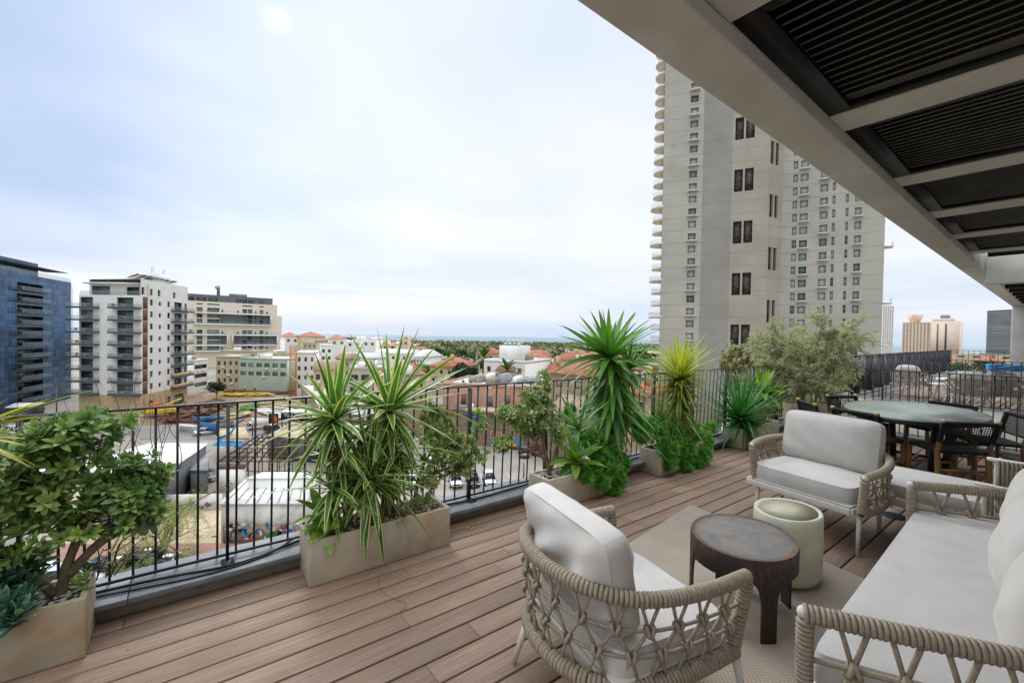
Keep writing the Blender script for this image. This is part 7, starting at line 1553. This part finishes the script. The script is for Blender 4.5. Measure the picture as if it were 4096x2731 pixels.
# parking lot barrier
t = thing('barrier', 'low red and white barrier rail in front of the parked cars', 'barrier', pz(1850, 1958, GZ))
for i in range(14): a, c = pz(1560+i*34, 1958-i*.6, GZ)+(0, 0, .75), pz(1560+(i+1)*34, 1958-(i+1)*.6, GZ)+(0, 0, .75); MB().bar(a, c, .1).build('rail', 'paint_red' if i % 2 else 'paint_white', t); MB().bar(a, a-(0, 0, .75), .09).build('post', 'paint_white', t) if i % 2 else None
t = thing('wall_mural', 'low garden wall with faded blue graffiti at the back of the sand lot', 'wall', pz(760, 2040, GZ)); f = Face(pz(600, 2045, GZ)[:2], pz(885, 2040, GZ)[:2]); gbox(MB(), f, 0, f.L, GZ, GZ+2., -.2, 0).build('wall_face', 'wall_white', t)
graffiti(t, f, [(610+i*22, 2015+random.random()*16, .9, .7, random.choice(('tarp_blue', 'wall_mint', 'wall_grey'))) for i in range(12)])

# ---- cars
def car_proto(paint, kind='suv'):
    t = thing('parked_car', 'x', 'car', (0, 0, 0)); hR, L = {'suv': (1.65, 4.5), 'sedan': (1.42, 4.6), 'van': (1.9, 4.8)}[kind]; zb = .95 if kind != 'sedan' else .86
    st = [(-.5, .55, .80, .74), (-.48, .32, .98 if kind != 'sedan' else .90, .86), (-.36, .22, zb+.06, .90), (0, .20, zb+.02, .91), (.22, .20, zb, .90), (.38, .22, zb-.10, .88), (.47, .30, zb-.22, .82), (.5, .42, .60, .72)]
    n = 12; V = []; 
    for x, z0_, z1_, hw in st:
        for k in range(n):
            a = 2*PI*k/n+PI/n; cx, sz_ = math.cos(a), math.sin(a); q = (abs(cx)**4+abs(sz_)**4)**.25; V.append((x*L, cx/q*hw, (z0_+z1_)/2+sz_/q*(z1_-z0_)/2))
    m_ = len(st); Fq = [(i*n+j, i*n+(j+1) % n, (i+1)*n+(j+1) % n, (i+1)*n+j) for i in range(m_-1) for j in range(n)]+[tuple(range(n))[::-1], tuple(range((m_-1)*n, m_*n))]
    MB().add(V, Fq).build('body', paint, t, smooth=True, sub=1)
    x0_, x1_, x2_, x3_ = {'suv': (-.47, -.38, .06, .24), 'sedan': (-.40, -.22, .04, .22), 'van': (-.48, -.44, .16, .34)}[kind]; w0_, w1_ = .84, .66
    c = [(x0_*L, w0_, zb), (x3_*L, w0_, zb-.03), (x2_*L, w1_, hR-.05), (x1_*L, w1_, hR-.05)]; V = [(x, -w, z) for x, w, z in c]+[(x, w, z) for x, w, z in c]
    MB().add(V, [(0, 1, 2, 3), (7, 6, 5, 4), (0, 4, 5, 1), (1, 5, 6, 2), (2, 6, 7, 3), (3, 7, 4, 0)]).build('windows', 'car_glass', t)
    rf = MB(); rf.box(((x1_+x2_)/2*L, 0, hR-.02), ((x2_-x1_)*L+.06, 1.36, .07)); 
    for s in (-1, 1):
        for xa, xb in (((x3_*L, x2_*L)), ((x0_*L, x1_*L)), ((-.09*L, -.09*L))): rf.bar((xa, s*.845, zb-.02), (xb, s*.665, hR-.03), .07, .04)
    rf.build('roof', paint, t, bevel=.02)
    for x in (-.31*L, .31*L):
        for s in (-1, 1): q = MB().tube([(x, s*.70, .33), (x, s*.92, .33)], .33, 18).build('wheel', 'tyre', t, smooth=False); MB().tube([(x, s*.90, .33), (x, s*.93, .33)], .2, 12).build('rim', 'car_silver', q)
    for s in (-1, 1): MB().box((.485*L, s*.62, .70), (.16, .34, .14), rz=-s*.35).build('headlight', 'lamp_white', t, bevel=.02); MB().box((-.487*L, s*.68, .86), (.1, .24, .2)).build('tail_light', 'lamp_red', t, bevel=.02); MB().box((.16*L, s*1.0, zb+.1), (.12, .2, .14)).build('mirror', paint, t, bevel=.02)
    MB().box((.5*L, 0, .60), (.06, .9, .2)).build('grille', 'paint_black', t); MB().box((.51*L, 0, .44), (.03, .5, .12)).build('number_plate', 'plate_yellow', t); MB().box((-.505*L, 0, .62), (.03, .5, .12)).build('number_plate', 'plate_yellow', t); return t
CP = {}
cam_dir = lambda p: math.atan2(-p[1], -p[0])
cars = [(1821, 1935, 'car_white', 'suv', 'f', 'white car with black sunroof in the front parking row'), (1890, 1935, 'car_dark', 'suv', 'f', 'dark blue grey car between two white ones in the front row'), (1958, 1930, 'car_white', 'suv', 'f', 'white crossover at the right end of the front row'), (1640, 1938, 'car_white', 'sedan', 'f', 'white car half hidden by the stained planter plants'), (1700, 1900, 'car_white', 'sedan', 'f', 'white car behind the grey green shrub in the lot'),
        (2095, 1820, 'car_silver', 'suv', 'r', 'silver car seen from behind at the back of the lot'), (2143, 1810, 'car_red', 'sedan', 'r', 'dark red car parked at the back of the lot'), (1768, 1845, 'car_white', 'sedan', 's', 'white car deep in the lot behind the shrub'),
        (825, 1735, 'car_white', 'sedan', 'L', 'white saloon beside the blue hoarding'), (1030, 1714, 'car_white', 'suv', 'L', 'white jeep parked left of the dark one in the market street'), (1096, 1724, 'car_dark', 'suv', 'L', 'dark jeep parked beside the sheet roof'),
        (16, 1722, 'car_white', 'suv', 'L', 'white jeep at the left edge of the street'), (60, 1738, 'car_white', 'van', 'fl', 'white van facing the camera in the left street'), (135, 1696, 'car_dark', 'sedan', 'fl', 'black car under the brownish street tree'), (157, 1712, 'car_silver', 'sedan', 'fl', 'silver car driving in the left street'), (28, 1762, 'car_dark', 'sedan', 'L', 'dark car below the white jeep at the left edge'),
        (212, 1862, 'car_white', 'sedan', 'L', 'white saloon parked by the green bin behind the shrub'), (145, 1895, 'car_white', 'sedan', 'fl', 'white car nearest of those on the left street'), (280, 1725, 'car_white', 'sedan', 'L', 'white car hidden behind the crown of the near shrub'), (100, 1668, 'car_silver', 'sedan', 'L', 'small silver car furthest up the left street'),
        (470, 2300, 'car_dark', 'suv', 'D', 'dark roofed car right below the coping stone'), (600, 2262, 'car_dark', 'suv', 'D', 'dark car parked behind the first one below the coping'), (190, 2320, 'car_white', 'sedan', 'D', 'white car below the railing behind the planter soil'), (310, 2330, 'car_white', 'suv', 'D', 'white car showing between shrub stems under the railing')]
for px, py, pt, kd, o_, lb in cars:
    key = (pt, kd)
    if key not in CP: CP[key] = car_proto(*key)
    p = pz(px, py, GZ+.12); yaw = cam_dir(p)+{'f': 0.12, 'r': PI+.1, 's': 1.5, 'L': 1.75, 'fl': .45, 'D': 1.1}[o_]
    dup(CP[key], p, yaw, lb, 'parked cars in the streets and the lot')
for p in CP.values():
    for ch in list(p.children):
        for c2 in list(ch.children): bpy.data.objects.remove(c2)
        bpy.data.objects.remove(ch)
    bpy.data.objects.remove(p)
t = thing('lorry', 'white box lorry and flatbed behind the near shrub', 'lorry', pz(200, 1830, GZ)); c = pz(205, 1830, GZ); a = cam_dir(c)+1.7; X = [[math.cos(a), math.sin(a), 0], [-math.sin(a), math.cos(a), 0], [0, 0, 1]]; X_ = np.array(X)
MB().box(c+(0, 0, 1.9), (6.4, 2.2, 1.5), axes=X).build('cargo_box', 'tarp_cream', t, bevel=.05); MB().box(c+X_[0]*4.1+(0, 0, 1.6), (1.7, 2.1, 2.2), axes=X).build('cab', 'car_white', t, bevel=.15); MB().box(c+X_[0]*4.95+(0, 0, 2.), (.05, 1.8, .8), axes=X).build('windscreen', 'car_glass', t)
for u in (-2.2, 3.9):
    for v in (-1, 1): q = c+X_[0]*u+X_[1]*v*.95+(0, 0, .5); MB().tube([q-X_[1]*.14, q+X_[1]*.14], .5, 16).build('wheel', 'tyre', t)
tag(MB().box(pz(138, 1865, GZ)+(0, 0, .7), (1.6, 1.1, 1.3)).build('rubbish_bin', 'formwork_green', bevel=.05), 'green rubbish container behind the white saloon', 'bin')

# ================================================================ neighbour's furniture
def woven_chair(label, loc, rz, blanket=None, pil='cushion_smooth'):
    t = thing('terrace_chair', label, 'chair', (0, 0, 0), 'woven lounge chairs on the neighbouring terrace')
    for sx in (-.32, .32):
        for sy in (-.34, .34): MB().tube([(sx*.8, sy*.8, .36), (sx*1.15, sy*1.1, 0)], [.022, .016], 8).build('leg', 'paint_white', t)
    P = bez([(.36, -.40, .62), (.0, -.43, .66), (-.38, -.36, .74), (-.42, 0, .76), (-.38, .36, .74), (0, .43, .66), (.36, .40, .62)], 40); B2 = P*(0.92, .92, 0)+(0, 0, .36); b = MB(); n = len(P)
    for i in range(n-1):
        for j in range(7):
            a0, a1 = j/7, (j+1)/7; q = [P[i]*(1-a0)+B2[i]*a0, P[i+1]*(1-a0)+B2[i+1]*a0, P[i+1]*(1-a1)+B2[i+1]*a1, P[i]*(1-a1)+B2[i]*a1]
            if (i+j) % 3: b.add(q, [(0, 1, 2, 3)])
    b.build('woven_shell', 'rope', t); MB().tube(P, .018, 8).build('top_rail', 'rope', t, smooth=True)
    MB().box((0, 0, .36), (.74, .74, .04)).build('seat_base', 'paint_white', t); cushion(MB(), (.02, 0, .45), (1, 0, 0), (0, 1, 0), (0, 0, 1), .66, .68, .14).build('seat_cushion', pil, t, smooth=True)
    cushion(MB(), (-.22, 0, .72), (0, 1, 0), (-.25, 0, 1), (1, 0, .25), .56, .42, .2, taper=.8, pw_=3.).build('back_cushion', pil, t, smooth=True)
    if blanket: cushion(MB(), (-.32, 0, 1.03), (0, 1, 0), (0, 0, 1), (1, 0, 0), .60, .16, .2, taper=.4, wr=.02).build('blanket', blanket, t, smooth=True)
    t.location = loc; t.rotation_euler = (0, 0, rz); return t
woven_chair('woven chair with grey pillows by the side railing of the neighbouring terrace', (16.9, 3.1, 0), -.2); woven_chair('woven chair with a teal blanket over its back on the neighbouring terrace', (15.6, 1.35, 0), .5, 'tarp_blue'); woven_chair('woven chair turned sideways nearest the column on the neighbouring terrace', (16.2, .55, 0), 2.2)
woven_chair('woven chair standing in front of the blanket chair', (15.0, 1.75, 0), .3)
for i, (x, y, h_, lb) in enumerate(((16.6, 2.35, .47, 'lower round white side table on the neighbouring terrace'), (17.6, 2.45, .55, 'taller round white side table behind the lower one'))):
    t = thing('side_table', lb, 'table', (x, y, 0), 'white round tables'); MB().lathe([(.01, h_-.03), (.36, h_-.03), (.36, h_), (.01, h_)], (x, y, 0), 28).build('table_top', 'paint_white', t)
    for a in (0, 2.1, 4.2): MB().tube([(x+.15*math.cos(a), y+.15*math.sin(a), h_-.03), (x+.3*math.cos(a), y+.3*math.sin(a), 0)], [.02, .015], 8).build('leg', 'paint_white', t)
t = thing('bicycle', 'black bicycle parked on the neighbouring terrace before the far railing', 'bicycle', (26.2, 2.9, 0)); o = np.array([25.5, 2.5, 0]); ex_ = unit((.75, -.65, 0))
for u in (0, 1.05):
    c = o+ex_*u+(0, 0, .36); th_ = np.linspace(0, 2*PI, 25); q = MB().tube([c+ex_*.34*math.cos(a)+np.array([0, 0, .34*math.sin(a)]) for a in th_], .022, 6).build('wheel', 'tyre', t); k = MB(); [k.tube([c, c+ex_*.33*math.cos(a)+np.array([0, 0, .33*math.sin(a)])], .003, 3) for a in np.linspace(0, 2*PI, 14)]; k.build('spokes', 'steel_plate', q)
Pq = lambda u, z: o+ex_*u+np.array([0, 0, z]); k = MB()
for a, c in ((Pq(0, .36), Pq(.18, .85)), (Pq(.18, .8), Pq(.75, .85)), (Pq(.18, .8), Pq(.5, .35)), (Pq(.5, .35), Pq(.7, .9)), (Pq(.5, .35), Pq(1.05, .36)), (Pq(.72, .8), Pq(1.05, .36))): k.tube([a, c], .018, 6)
k.build('frame', 'black_metal', t); MB().box(Pq(.72, 1.0), (.24, .14, .06)).build('saddle', 'rubber', t, bevel=.02); MB().tube([Pq(.18, .85), Pq(.15, 1.08)], .014, 6).tube([Pq(.15, 1.08)+(-.2, -.2, .02), Pq(.15, 1.08)+(.2, .2, .02)], .014, 6).build('handlebar', 'black_metal', t)
tag(MB().box((13.9, .15, .1), (.5, .5, .5)).build('plastic_crate', 'formwork_green', bevel=.06), 'bright green plastic box beyond the end balustrade', 'box')
tag(MB().box((11.6, .35, -2.6), (1.6, 1.2, .9)).build('toy_box', 'hivis', bevel=.08), 'lime yellow bin on the patio below the dining chairs', 'bin')
b = MB(); rosette(b, (6.25, .28, .42), (-.3, .2, 1), 22, .055, .018, 60, 0, .1, 'obov', seg=3); tag(b.build('flower', 'paint_orange', None), 'orange daisy flower head among the grass', 'flower')

b = MB()
for _ in range(46):
    x_, y_ = random.uniform(-.3, 6.), random.choice((random.uniform(2.6, 3.2), random.uniform(1.9, 3.2))); blade(b, (x_, y_, .003), (random.gauss(0, 1), random.gauss(0, 1), .1), random.uniform(.008, .022), .006, .1, 2, 'obov', .3, random.random())
b.build('leaf_crumbs', 'leaf_dry', kind='stuff')
tag(bpy.data.objects['leaf_crumbs'], 'tiny dry leaf crumbs scattered on the boards near the planters', 'leaf litter')
